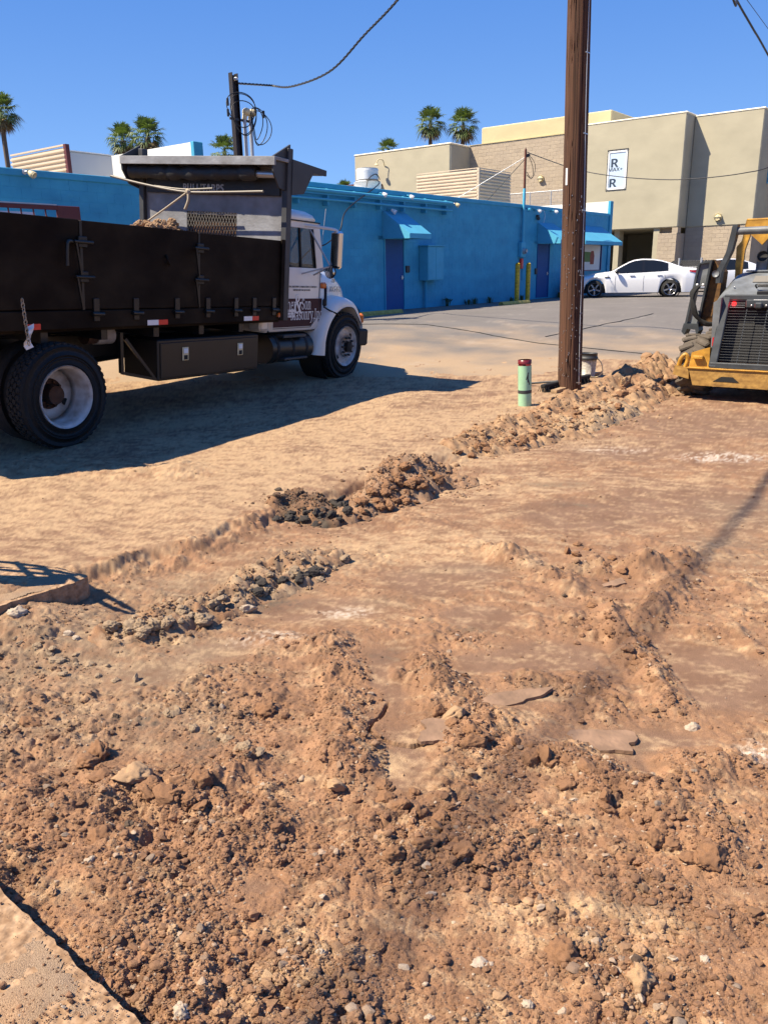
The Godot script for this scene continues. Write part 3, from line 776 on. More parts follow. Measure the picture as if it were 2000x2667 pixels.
		if q.size() > 4: tag(o, kind + " " + places[q[4]], cats[q[3]], "loose pieces " + places[q[4]])
		else: tag(o, labels[q[3]], cats[q[3]], groups[q[3]])
	# thin plates of dried crust that have lifted
	for q in [[1340, 1812, .15, .045, .3, "flat plate of dried mud with a dark gap under its edge"], [1575, 1925, .12, .075, -.3, "grey brown plate of dried mud tilted beside a smooth patch"], [1150, 1925, .09, .06, .2, "small plate of cracked dried mud beside round clods"], [1600, 1515, .08, .03, .5, "thin shard of dried mud sticking up from the berm"], [1140, 1905, .06, .04, 0.0, "small flat flake of dried mud beside the smooth patch"]]:
		var c := gp(q[0], q[1])
		begin()
		var pts := []
		for k in 30:
			var a := TAU * k / 30.0
			var rr := 1.0 + 0.18 * sin(a * 3.0 + q[0]) + 0.1 * sin(a * 7.0 + q[1]) + rng.randf_range(-0.09, 0.09)
			pts.append(Vector2(cos(a) * q[2] * rr, sin(a) * q[3] * rr))
		X = Transform3D(Basis.from_euler(Vector3(PI / 2, 0, 0)), Vector3.ZERO)
		prism(pts, -0.007, 0.007)
		X = Transform3D.IDENTITY
		var o := part(self, "mud_plate", M["crust"])
		o.transform = Transform3D(Basis.from_euler(Vector3(0.05 * signf(q[4] + .01), q[4], 0.04)), Vector3(c.x, soil_h(c.x, c.z, false) + 0.006, c.z))
		tag(o, q[5], "mud plate", "plates of dried mud")
	# concrete slabs, lower left and at the left edge
	var slab := func(edge: Array, label: String):
		begin()
		var R := RandomNumberGenerator.new(); R.seed = 9
		var pts := []
		for k in edge.size():
			var a: Vector2 = edge[k]; var b: Vector2 = edge[(k + 1) % edge.size()]
			var n: int = clampi(int(a.distance_to(b) / 0.03), 1, 60)
			for j in n: pts.append(a.lerp(b, float(j) / n) + (Vector2(R.randfn(), R.randfn()) * 0.004))
		slabs.append(PackedVector2Array(pts))
		X = Transform3D(Basis(Vector3(1, 0, 0), Vector3(0, 0, 1), Vector3(0, 1, 0)), Vector3.ZERO)
		prism(pts, -0.28, 0.022)
		X = Transform3D.IDENTITY
		var so := part(self, "concrete_slab", M["concrete"])
		tag(so, label, "slab")
		# trodden dirt lying on it
		var poly := PackedVector2Array(pts)
		var lo := Vector2(99, 99); var hi := Vector2(-99, -99)
		for q in poly: lo = lo.min(q); hi = hi.max(q)
		lo = lo.max(Vector2(-2.6, -5.0)); hi = hi.min(Vector2(0.5, -0.9))
		var cl := 0.011
		var vt := func(x: float, z: float) -> void:
			var c := soil_c(x, z)
			var k := clampf(0.35 + 1.6 * n_col.get_noise_2d(x * 1.7 + 3.0, z * 1.7), 0.0, 0.75)
			c = c.lerp(Color(0.5, 0.345, 0.21), 0.6).lerp(Color(0.36, 0.27, 0.19), k)
			st.set_color(c); st.set_smooth_group(0)
			st.add_vertex(Vector3(x, 0.0195 + relief(x, z, 0.28) * 0.55 + 0.004 * n_mid.get_noise_2d(x * 2.0, z * 2.0), z))
		begin()
		for j in int((hi.y - lo.y) / cl):
			for i in int((hi.x - lo.x) / cl):
				var x := lo.x + i * cl; var z := lo.y + j * cl
				var ok := true
				for d in [Vector2(-0.012, -0.012), Vector2(0.024, -0.012), Vector2(-0.012, 0.024), Vector2(0.024, 0.024)]:
					if not Geometry2D.is_point_in_polygon(Vector2(x, z) + d, poly): ok = false; break
				if not ok: continue
				vt.call(x, z); vt.call(x + cl, z); vt.call(x + cl, z + cl)
				vt.call(x, z); vt.call(x + cl, z + cl); vt.call(x, z + cl)
		part(so, "dirt_layer", M["soil"])
	var e0 := gp(-330, 1990, 0.022); var e1 := gp(0, 2312, 0.022); var e2 := gp(120, 2430, 0.022); var e3 := gp(365, 2667, 0.022); var e4 := gp(560, 2900, 0.022)
	slab.call([Vector2(e0.x, e0.z), Vector2(e1.x, e1.z), Vector2(e2.x, e2.z), Vector2(e3.x, e3.z), Vector2(e4.x, e4.z), Vector2(e4.x - 0.5, e4.z + 0.9), Vector2(-2.6, 0.4)], "dusty concrete slab whose straight edge drops to the churned soil")
	e1 = gp(-420, 1720, 0.022); e2 = gp(0, 1578, 0.022); e3 = gp(190, 1518, 0.022); e4 = gp(232, 1500, 0.022)
	var e5 := gp(150, 1478, 0.022); var e6 := gp(-500, 1480, 0.022)
	slab.call([Vector2(e1.x, e1.z), Vector2(e2.x, e2.z), Vector2(e3.x, e3.z), Vector2(e4.x, e4.z), Vector2(e5.x, e5.z), Vector2(e6.x, e6.z)], "old concrete slab end crossed by the shadow of a railing")

# ---- heaps of loose earth, each its own mesh
var heaps := []
func heap_h(m: Dictionary, x: float, z: float) -> float:       # height over the ground, 0 outside
	var best := 99.0; var hh := 0.0
	for i in m.pts.size() - 1:
		var a: Vector3 = m.pts[i]; var b: Vector3 = m.pts[i + 1]
		var ab := Vector2(b.x - a.x, b.z - a.z); var t := clampf(((x - a.x) * ab.x + (z - a.z) * ab.y) / ab.length_squared(), 0.0, 1.0)
		var w := lerpf(m.wid[i], m.wid[i + 1], t)
		var d := Vector2(x - a.x - ab.x * t, z - a.z - ab.y * t).length() / w
		if d < best: best = d; hh = lerpf(m.hgt[i], m.hgt[i + 1], t)
	best += 0.3 * n_mid.get_noise_2d(x * 0.7 + m.sd, z * 0.7) + 0.1 * n_mid.get_noise_2d(x * 3.0, z * 3.0 + m.sd)
	if best >= 1.0: return 0.0
	var e := 1.0 - best
	var f := smoothstep(0.0, 0.75, e)
	var wx := x + 0.035 * n_mid.get_noise_2d(x * 2.0, z * 2.0); var wz := z + 0.035 * n_mid.get_noise_2d(z * 2.0, x * 2.0 + 9.0)
	var la := n_c1.get_noise_2d(wx * 0.9 + m.sd, wz * 0.9) + 1.0; var lb := n_c2.get_noise_2d(wx * 0.8, wz * 0.8) + 1.0; var lc := n_c3.get_noise_2d(wx * 0.6, wz * 0.6) + 1.0
	var lumps := maxf(0.0, 0.42 - la * la) * 0.6 + maxf(0.0, 0.5 - lb * lb) * 0.32 + maxf(0.0, 0.5 - lc * lc) * 0.12
	return hh * f * (0.66 + 0.6 * n_clu.get_noise_2d(x * 0.8 + m.sd, z * 0.8)) + (0.14 * hh + 0.05) * 2.0 * lumps * minf(1.0, e * 4.0) + 0.02 * minf(1.0, e * 3.0) * n_mid.get_noise_2d(x * 4.0, z * 4.0)
func top_y(x: float, z: float) -> float:
	var y := soil_h(x, z, false)
	var add := 0.0
	for m in heaps: add = maxf(add, heap_h(m, x, z))
	return y + add
func heap(px: Array, wid: Array, hgt: Array, sd: int, tone: Vector3, tone2: Vector3, cell: float, called: String, label: String) -> void:
	var pts := []
	for q in px: pts.append(gp(q[0], q[1]))
	var m := {pts = pts, wid = wid, hgt = hgt, sd = float(sd) * 3.7, tone = tone, tone2 = tone2}
	heaps.append(m)
	var lo := Vector2(99, 99); var hi := Vector2(-99, -99)
	for i in pts.size():
		lo = lo.min(Vector2(pts[i].x - wid[i] * 1.4, pts[i].z - wid[i] * 1.4)); hi = hi.max(Vector2(pts[i].x + wid[i] * 1.4, pts[i].z + wid[i] * 1.4))
	var nx := int((hi.x - lo.x) / cell); var nz := int((hi.y - lo.y) / cell)
	var Hs := PackedFloat32Array(); Hs.resize(nx * nz)
	for j in nz:
		for i in nx: Hs[j * nx + i] = heap_h(m, lo.x + i * cell, lo.y + j * cell)
	st = SurfaceTool.new(); st.begin(Mesh.PRIMITIVE_TRIANGLES)
	st.set_smooth_group(0)
	var vert := func(i: int, j: int) -> void:
		var x := lo.x + i * cell; var z := lo.y + j * cell
		var h: float = Hs[j * nx + i]
		var k := clampf(0.5 + 0.9 * n_str.get_noise_2d(x * 1.4, z * 1.4 + h * 2.0) + 0.5 * n_mid.get_noise_2d(x * 5.0, z * 5.0), 0.0, 1.0)
		var c := tone.lerp(tone2, k)
		c *= 1.0 + 0.2 * n_cell.get_noise_2d(x, z)
		st.set_color(Color(c.x, c.y, c.z))
		st.set_smooth_group(0)
		st.add_vertex(Vector3(x, soil_h(x, z, false) + (h if h > 0.0 else -0.03), z))
	for j in nz - 1:
		for i in nx - 1:
			if Hs[j * nx + i] > 0.0 or Hs[j * nx + i + 1] > 0.0 or Hs[(j + 1) * nx + i] > 0.0 or Hs[(j + 1) * nx + i + 1] > 0.0:
				vert.call(i, j); vert.call(i + 1, j); vert.call(i + 1, j + 1)
				vert.call(i, j); vert.call(i + 1, j + 1); vert.call(i, j + 1)
	tag(part(self, called, M["soil"]), label, "dirt heap")
func all_heaps() -> void:
	var br := Vector3(0.33, 0.185, 0.1); var tn := Vector3(0.52, 0.35, 0.2); var gy := Vector3(0.42, 0.31, 0.2); var dk := Vector3(0.1, 0.08, 0.06)
	heap([[1200, 1178], [1270, 1165], [1340, 1140], [1420, 1122], [1500, 1085], [1580, 1055], [1660, 1020], [1725, 990]], [.2, .34, .42, .45, .5, .5, .55, .5], [.02, .07, .1, .12, .14, .15, .24, .27], 1, br, tn, 0.022, "dirt_windrow", "long lumpy windrow of brown earth leading to the skid steer")
	heap([[1440, 1125], [1520, 1100], [1600, 1070]], [.25, .32, .3], [.08, .14, .12], 2, gy, tn, 0.022, "dirt_windrow", "pale crumbling earth spilled along the foot of the windrow")
	heap([[905, 1340], [1000, 1300], [1065, 1262], [1110, 1250], [1180, 1252]], [.16, .26, .36, .34, .2], [.06, .15, .27, .25, .05], 3, br, Vector3(0.38, 0.26, 0.17), 0.016, "dirt_pile", "steep pile of brown earth and gravel between windrow and ledge")
	heap([[745, 1335], [800, 1330], [850, 1352]], [.14, .24, .16], [.04, .12, .05], 4, dk, br, 0.014, "asphalt_pile", "dark heap of broken asphalt and soil at the ledge's end")
	heap([[310, 1655], [430, 1625], [560, 1580]], [.14, .2, .17], [.006, .014, .012], 5, gy, br, 0.012, "rubble_heap", "low heap of brown rubble in front of the old slab")
	heap([[560, 1580], [660, 1530], [740, 1490], [860, 1455]], [.16, .2, .22, .14], [.006, .014, .018, .01], 6, gy, br, 0.012, "rubble_heap", "low band of grey rubble lying along the dirt ledge")
# ---------------------------------------------------------------- blue building and what stands against it
func wall_basis() -> Basis: return Basis(WD, Vector3.UP, WU)      # local x along the wall, y up, z out of it
func blue_building() -> void:
	var b := thing("block_building", "long low building of blue painted concrete block", "building", W0, wall_basis())
	begin()
	# structural wall just behind the blocks, roof slab, fire walls
	span(Vector3(-24, -0.8, -0.22), Vector3(-6.72, 3.42, 0.004))
	span(Vector3(-6.72, -0.8, -0.22), Vector3(16.28, 3.74, 0.004))
	part(b, "wall", M["blue2"])
	begin()
	span(Vector3(-24, 2.9, -14), Vector3(16.0, 3.3, -0.22))
	part(b, "roof", M["roof_white"])
	begin()
	span(Vector3(-24, -0.8, -14.2), Vector3(16.28, 3.5, -14)); span(Vector3(-24.2, -0.8, -14.2), Vector3(-24, 3.5, 0))
	part(b, "rear_wall", M["blue"])
	# coping
	begin()
	span(Vector3(-24, 3.42, -0.26), Vector3(-6.86, 3.55, 0.035), 0.012)
	part(b, "coping", M["blue3"])
	begin()
	span(Vector3(-6.6, 3.74, -0.26), Vector3(16.0, 3.87, 0.035), 0.012)
	part(b, "coping", M["blue3"])
	# fire walls across the roof: white on the faces, blue on the ends
	begin(); span(Vector3(-6.85, 3.0, -13), Vector3(-6.61, 4.43, -0.06)); part(b, "fire_wall", M["roof_white"])
	begin(); span(Vector3(-6.86, -0.8, -0.06), Vector3(-6.60, 4.44, 0.06), 0.01); part(b, "pier", M["blue2"])
	begin(); span(Vector3(16.02, 3.0, -13), Vector3(16.27, 4.38, -0.06)); part(b, "fire_wall", M["roof_white"])
	begin(); span(Vector3(16.01, 0.3, -0.06), Vector3(16.29, 4.39, 0.07), 0.01); part(b, "pier", M["blue2"])
	# end wall beyond
	begin(); span(Vector3(16.02, -0.8, -13), Vector3(16.27, 3.0, -0.06)); part(b, "end_wall", M["blue"])
	# blocks, each a shallow face standing off the wall by its joint
	var variants := []
	for half in [0.198, 0.098]:
		begin()
		box(Vector3.ZERO, Vector3(half * 2, 0.197, 0.016), 0.003)
		st.generate_normals()
		variants.append(st.commit())
	var rng := RandomNumberGenerator.new(); rng.seed = 3
	var holes := [[-0.05, 0.93, 0.0, 2.52], [9.48, 10.46, 0.0, 2.53], [13.2, 15.36, 1.5, 2.6]]
	var count := 0
	var rest := []
	for row in 18:
		var y := 0.33 + row * 0.2
		var x := -22.0 + (0.2 if row % 2 else 0.0)
		while x < 15.9:
			x += 0.4
			var top := 3.44 if x < -6.9 else 3.76
			if y + 0.1 > top + 0.09 or (x > -6.95 and x < -6.45): continue
			var skip := false
			for h in holes:
				if x + 0.2 > h[0] and x - 0.2 < h[1] and y + 0.1 > h[2] and y - 0.1 < h[3]: skip = true
			if skip: continue
			var at := Vector3(x, y, 0.0 + rng.randf_range(-0.0008, 0.0008))
			if x > -3.6 and x < 5.4 and count < 300 and row % 18 > 2 and rng.randf() < 0.8:
				var o := MeshInstance3D.new()
				o.mesh = variants[0]; o.material_override = M[["blue", "blue2", "blue3"][rng.randi() % 3]]
				o.position = at; o.name = "block"
				b.add_child(o, true)
				count += 1
			else: rest.append(at)
	begin()
	for at in rest: box(at, Vector3(0.397, 0.197, 0.016), 0.003)
	tag(part(b, "blocks", M["blue"]), "", "", "", "stuff")
	# fill beside the openings
	begin()
	for f in [[-0.32, 0.0, -0.02, 2.6], [0.91, 0.0, 1.2, 2.6], [9.2, 0.0, 9.5, 2.6], [10.44, 0.0, 10.7, 2.6], [12.95, 1.45, 13.24, 2.65], [15.36, 1.45, 15.6, 2.65], [-0.3, 2.5, 1.2, 2.75], [9.2, 2.52, 10.7, 2.72], [13.0, 2.58, 15.6, 2.75]]:
		span(Vector3(f[0], f[1], -0.02), Vector3(f[2], f[3], 0.008))
	part(b, "jamb", M["blue"])
	# doors
	for d in [[0.0, 0.9, 0.46, 2.52], [9.52, 10.42, 0.52, 2.52]]:
		begin(); span(Vector3(d[0], d[2], -0.03), Vector3(d[1], d[3], 0.012), 0.006)
		var o := part(b, "door", M["door_blue"])
		begin(); bar(Vector3(d[1] - 0.16, 1.42, 0.05), Vector3(d[1] - 0.05, 1.42, 0.05), 0.03, 0.03, Vector3.UP, 0.008); span(Vector3(d[1] - 0.11, 1.36, 0.012), Vector3(d[1] - 0.05, 1.48, 0.04), 0.01)
		part(o, "handle", M["steel"])
		begin()
		for yy in [0.75, 1.5, 2.25]: span(Vector3(d[0] + 0.0, yy, 0.012), Vector3(d[0] + 0.03, yy + 0.11, 0.03))
		part(o, "hinge", M["navy"])
		begin(); bar(Vector3(d[0] - 0.03, d[2], 0.01), Vector3(d[0] - 0.03, d[3] + 0.03, 0.01), 0.05, 0.06); bar(Vector3(d[1] + 0.03, d[2], 0.01), Vector3(d[1] + 0.03, d[3] + 0.03, 0.01), 0.05, 0.06)
		part(b, "door_frame", M["door_blue"] if d[0] > 5 else M["blue3"])
	begin(); span(Vector3(1.0, 1.56, 0.01), Vector3(1.17, 1.76, 0.07), 0.01); part(b, "intercom", M["dark_steel"])
	begin(); span(Vector3(9.3, 1.4, 0.01), Vector3(9.44, 1.62, 0.07), 0.01); part(b, "intercom", M["dark_steel"])
	# awnings: wedge of cloth on a frame, with a straight valance
	for a in [[-0.09, 0.97], [9.43, 10.72], [11.6, 15.3]]:
		begin()
		var prof := [Vector2(0.02, 3.29), Vector2(1.0, 2.64), Vector2(1.0, 2.5), Vector2(0.985, 2.5), Vector2(0.985, 2.625), Vector2(0.02, 3.265)]
		X = Transform3D(Basis(Vector3(0, 0, 1), Vector3(0, 1, 0), Vector3(-1, 0, 0)), Vector3.ZERO)     # profile x goes out of the wall
		prism(prof, -a[1], -a[0])
		for e in [a[0], a[1]]:
			prism([Vector2(0.02, 3.28), Vector2(0.99, 2.63), Vector2(0.99, 2.5), Vector2(0.02, 2.52)], -e - 0.006, -e + 0.006)
		X = Transform3D.IDENTITY
		part(b, "awning", M["awning"])
	# electrical cabinet, conduit, meter
	begin(); span(Vector3(1.72, 1.31, 0.02), Vector3(2.58, 2.33, 0.35), 0.012)
	var cab := part(b, "electrical_cabinet", M["cabinet_blue"])
	begin(); span(Vector3(1.745, 1.34, 0.35), Vector3(2.135, 2.3, 0.358)); part(cab, "cabinet_door", M["cabinet_blue"])
	begin(); span(Vector3(2.15, 1.34, 0.35), Vector3(2.555, 2.3, 0.358)); part(cab, "cabinet_door", M["cabinet_blue"])
	begin(); span(Vector3(1.68, 2.33, 0.0), Vector3(2.62, 2.36, 0.39)); part(cab, "hood", M["cabinet_blue"])
	begin(); tube([Vector3(1.95, 0.2, 0.1), Vector3(1.95, 1.32, 0.1)], 0.045, 10); part(b, "conduit", M["blue2"])
	# sign rails under the coping
	for r in [[3.66, 0.05], [3.45, 0.035]]:
		begin(); tube([Vector3(-6.3, r[0] + 0.0, 0.2), Vector3(3.27, r[0] - 0.02, 0.2)], r[1], 8); part(b, "rail", M["cabinet_blue"])
	begin(); span(Vector3(-6.3, 3.56, 0.1), Vector3(3.27, 3.6, 0.2)); part(b, "rail_tray", M["blue"])
	for k in 9:
		begin(); span(Vector3(-6.0 + k * 1.12, 3.3, 0.012), Vector3(-5.93 + k * 1.12, 3.72, 0.19), 0.004); part(b, "rail_bracket", M["blue2"])
	# flood lights
	for l in [[-0.28, 3.75, 0], [1.02, 3.76, 0], [3.5, 3.66, 1], [0.16, 3.32, 0], [9.1, 3.72, 0], [10.45, 3.75, 0], [8.25, 3.74, 2], [-10.9, 3.5, 1]]:
		begin(); lathe([Vector2(0.0, 0.0), Vector2(0.05, 0.0), Vector2(0.05, 0.03), Vector2(0.025, 0.05)], Vector3(l[0], l[1], 0.015), Vector3(0, 0, 1), 12); tube([Vector3(l[0], l[1], 0.03), Vector3(l[0], l[1], 0.12), Vector3(l[0] + 0.02, l[1] - 0.02, 0.17)], 0.02, 8)
		var o := part(b, "flood_light", M["blue2"] if l[2] != 1 else M["white_paint"])
		begin(); var dir := Vector3(0.35, -0.55, 0.75).normalized()
		lathe([Vector2(0.0, -0.06), Vector2(0.035, -0.055), Vector2(0.045, -0.01), Vector2(0.065, 0.04), Vector2(0.07, 0.09), Vector2(0.06, 0.1), Vector2(0.0, 0.11)], Vector3(l[0] + 0.02, l[1] - 0.03, 0.2), dir, 14)
		part(o, "lamp_head", M["cream_paint"] if l[2] == 1 else (M["white_paint"] if l[2] == 0 else M["blue2"]))
	begin(); tube([Vector3(8.2, 3.76, 0.03), Vector3(10.5, 3.78, 0.03)], 0.015, 6); part(b, "conduit", M["blue2"])
	begin(); box(Vector3(9.3, 3.5, 0.07), Vector3(0.1, 0.1, 0.1), 0.01); sphere(Vector3(9.3, 3.42, 0.1), Vector3(0.07, 0.07, 0.07)); part(b, "camera_dome", M["dark_steel"])
	begin(); tube(bez([Vector3(9.75, 3.8, 0.02), Vector3(9.95, 3.6, 0.03), Vector3(9.9, 3.35, 0.03), Vector3(9.8, 3.2, 0.02)], 6), 0.008, 5); part(b, "loose_wire", M["white_paint"])
	# poster in its frame: plain coloured shapes stand for the drawing
	begin(); span(Vector3(13.28, 1.52, -0.02), Vector3(15.3, 2.56, 0.012)); var ps := part(b, "poster", M["white_paint"])
	begin()
	bar(Vector3(13.2, 2.58, 0.01), Vector3(15.4, 2.58, 0.01), 0.05, 0.06); bar(Vector3(13.2, 1.5, 0.01), Vector3(15.4, 1.5, 0.01), 0.05, 0.04); bar(Vector3(15.36, 1.5, 0.01), Vector3(15.36, 2.6, 0.01), 0.05, 0.1); bar(Vector3(13.22, 1.5, 0.01), Vector3(13.22, 2.6, 0.01), 0.05, 0.08)
	part(ps, "poster_frame", M["navy"])
	begin(); prism([Vector2(13.5, 1.85), Vector2(14.3, 1.85), Vector2(14.34, 2.25), Vector2(13.5, 2.27)], 0.013, 0.016); part(ps, "poster_print", M["poster_green"])
	begin(); prism([Vector2(14.3, 1.75), Vector2(14.66, 1.75), Vector2(14.7, 2.1), Vector2(14.6, 2.3), Vector2(14.36, 2.3), Vector2(14.26, 2.1)], 0.017, 0.02); part(ps, "poster_print", M["poster_red"])
	# service mast: meter on the wall, rusty pipe above the roof, stays
	var m := thing("service_mast", "rusty electrical mast rising past the roof from a wall meter", "mast", wp(8.15, 0, 0.1), wall_basis())
	begin(); tube([Vector3(0, 4.4, 0), Vector3(0, 5.7, 0)], 0.045, 10); tube([Vector3(0, 5.7, 0), Vector3(0, 5.78, 0)], [0.03, 0.001], 10); part(m, "pipe", M["mast_rust"])
	begin(); tube([Vector3(0, 2.3, 0), Vector3(0, 4.4, 0)], 0.052, 10); part(m, "painted_pipe", M["cabinet_blue"])
	begin(); span(Vector3(-0.17, 2.02, -0.09), Vector3(0.17, 2.55, 0.05), 0.015); part(m, "meter_box", M["cabinet_blue"])
	begin(); lathe([Vector2(0.1, 0.0), Vector2(0.1, 0.08), Vector2(0.07, 0.13), Vector2(0.0, 0.14)], Vector3(0, 2.24, 0.05), Vector3(0, 0, 1), 16); part(m, "meter_dial", M["conduit_grey"])
	begin(); span(Vector3(-0.06, 1.62, -0.09), Vector3(0.1, 1.98, 0.0), 0.01); part(m, "switch_box", M["red_tape"])
	begin(); tube([Vector3(0.12, 1.2, -0.05), Vector3(0.12, 2.1, -0.05)], 0.02, 8); part(m, "conduit", M["blue2"])
	begin(); tube([Vector3(0, 5.45, 0), Vector3(-1.3, 3.9, -2.6)], 0.014, 6); part(m, "stay", M["conduit_grey"])
	begin(); tube([Vector3(0, 5.4, 0), Vector3(0.6, 3.9, -2.2)], 0.012, 6); part(m, "stay", M["dark_steel"])
	begin(); lathe([Vector2(0.0, -0.03), Vector2(0.06, -0.03), Vector2(0.06, 0.05), Vector2(0.03, 0.1), Vector2(0.0, 0.1)], Vector3(0.08, 5.5, 0.03), Vector3(0.6, 0.2, 0.6).normalized(), 10); part(m, "insulator", M["dark_steel"])
	begin(); tube(bez([Vector3(0.1, 5.52, 0.06), Vector3(0.3, 5.2, 0.12), Vector3(0.35, 4.85, 0.15), Vector3(0.2, 4.75, 0.12), Vector3(0.03, 4.85, 0.06)], 6), 0.012, 5); tube(bez([Vector3(0.1, 5.55, 0.06), Vector3(0.5, 5.3, 0.1), Vector3(0.55, 5.0, 0.1), Vector3(0.3, 4.75, 0.1), Vector3(0.03, 4.95, 0.06)], 6), 0.01, 5); part(m, "drip_loop", M["wire_black"])
	# roof plant
	var e := thing("exhaust_fan", "white round exhaust fan on a curb at the roof edge", "fan", wp(0.75, 3.3, -1.2), wall_basis().scaled(Vector3(0.92, 0.92, 0.92)))
	begin(); span(Vector3(-0.42, 0, -0.42), Vector3(0.42, 0.72, 0.42), 0.02); part(e, "curb", M["white_paint"])
	begin(); lathe([Vector2(0.38, 0.72), Vector2(0.45, 0.82), Vector2(0.45, 0.98), Vector2(0.37, 1.02)], Vector3.ZERO, Vector3.UP, 24); part(e, "base_ring", M["fan_white"])
	begin(); lathe([Vector2(0.36, 1.0), Vector2(0.36, 1.3), Vector2(0.37, 1.36), Vector2(0.34, 1.4), Vector2(0.0, 1.42)], Vector3.ZERO, Vector3.UP, 24); part(e, "hood", M["fan_white"])
	begin(); lathe([Vector2(0.366, 1.02), Vector2(0.366, 1.05)], Vector3.ZERO, Vector3.UP, 24); part(e, "seam", M["dark_steel"])
	begin(); tube(bez([Vector3(-0.45, 0.75, 0.3), Vector3(-0.3, 1.05, 0.3), Vector3(0.0, 1.2, 0.37), Vector3(0.2, 1.05, 0.36)], 6), 0.014, 5); part(e, "cable", M["wire_black"])
	# corrugated plant screens
	var screen := func(at: Vector3, w: float, dep: float, y0: float, y1: float, label: String, edge: String, pitch: float):
		var s := thing("plant_screen", label, "screen", at, wall_basis())
		var n := int(round((y1 - y0) / pitch))
		for k in n:
			var yy := y0 + k * pitch
			begin()
			X = Transform3D(Basis(Vector3(1, 0, 0), Vector3(0, 1, 0), Vector3(0, 0, 1)), Vector3.ZERO)
			prism([Vector2(0, yy), Vector2(-0.045, yy + 0.24 * pitch), Vector2(-0.045, yy + 0.52 * pitch), Vector2(0, yy + 0.76 * pitch), Vector2(0, yy + 0.985 * pitch), Vector2(0.02, yy + 0.985 * pitch), Vector2(0.02, yy)], -w, 0.0)
			part(s, "louver_board", M["louver"])
			if dep > 0.1:
				begin()
				X = Transform3D(Basis(Vector3(0, 0, -1), Vector3(0, 1, 0), Vector3(1, 0, 0)), Vector3.ZERO)
				prism([Vector2(0, yy), Vector2(-0.045, yy + 0.24 * pitch), Vector2(-0.045, yy + 0.52 * pitch), Vector2(0, yy + 0.76 * pitch), Vector2(0, yy + 0.985 * pitch), Vector2(0.02, yy + 0.985 * pitch), Vector2(0.02, yy)], 0.0, dep)
				part(s, "louver_board", M["louver"])
		X = Transform3D.IDENTITY
		begin(); bar(Vector3(0, y0, 0.0), Vector3(0, y1 + 0.02, 0.0), 0.09, 0.09); part(s, "corner_post", M[edge])
		begin(); bar(Vector3(0, y1 + 0.01, -w), Vector3(0, y1 + 0.01, 0), 0.06, 0.03)
		if dep > 0.1: bar(Vector3(0, y1 + 0.01, 0), Vector3(dep, y1 + 0.01, 0), 0.06, 0.03)
		part(s, "cap", M["louver"])
	screen.call(wp(9.6, 3.3, -2.75), 3.0, 2.5, 0.35, 2.14, "tan corrugated screen box standing on the blue building's roof", "louver", 0.125)
	screen.call(wp(-9.0, 3.3, -1.53), 2.3, 0.0, 0.3, 1.0, "tan corrugated screen panel with a dark red end post on the roof", "louver_red", 0.095)
	# low grey roof hatch boxes near it
	var hb := thing("roof_duct", "pale grey sheet metal duct on the roof beside the white fire wall", "duct", wp(-8.2, 3.3, -2.6), wall_basis())
	begin(); span(Vector3(-0.4, 0, -0.9), Vector3(0.7, 0.98, 0.5), 0.02); part(hb, "casing", M["conduit_grey"])
	begin(); span(Vector3(-0.43, 0.98, -0.93), Vector3(0.73, 1.0, 0.53)); part(hb, "lid", M["fan_white"])
	# bollards, wheel stops
	for q in [[6.2, 0], [6.98, 1]]:
		var p := wp(q[0], 0, 1.0)
		begin(); lathe([Vector2(0.085, 0.0), Vector2(0.085, 1.28), Vector2(0.075, 1.33), Vector2(0.045, 1.36), Vector2(0.0, 1.37)], Vector3.ZERO, Vector3.UP, 16)
		var o := thing("bollard", ["yellow steel bollard nearer the electrical cabinet", "yellow steel bollard nearer the far blue door"][q[1]], "bollard", Vector3(p.x, road_y(p.x, p.z) - 0.02, p.z), Basis.IDENTITY, "yellow bollards by the wall")
		begin(); lathe([Vector2(0.085, -0.2), Vector2(0.085, 1.28), Vector2(0.075, 1.33), Vector2(0.045, 1.36), Vector2(0.0, 1.37)], Vector3.ZERO, Vector3.UP, 16)
		part(o, "pipe", M["bollard_yellow"])
		begin(); lathe([Vector2(0.13, 0.0), Vector2(0.12, 0.035), Vector2(0.085, 0.045)], Vector3.ZERO, Vector3.UP, 16); part(o, "collar", M["concrete"])
	for q in [[-1.75, 1.2, 0], [5.0, 1.6, 1]]:
		var p := wp(q[0], 0, q[1])
		begin()
		X = Transform3D(wall_basis() * Basis(Vector3(0, 0, 1), Vector3(0, 1, 0), Vector3(-1, 0, 0)), Vector3(p.x, road_y(p.x, p.z) - 0.01, p.z))
		prism([Vector2(-0.1, 0), Vector2(-0.09, 0.06), Vector2(-0.05, 0.125), Vector2(0.05, 0.125), Vector2(0.09, 0.06), Vector2(0.1, 0)], -0.92, 0.92)
		X = Transform3D.IDENTITY
		tag(part(self, "wheel_stop", M["stop_yellow"]), ["faded yellow concrete wheel stop below the near blue door", "faded yellow concrete wheel stop in front of the bollards"][q[2]], "wheel stop", "wheel stops along the blue wall")
	# weeds at the foot of the wall
	var rng2 := RandomNumberGenerator.new(); rng2.seed = 21
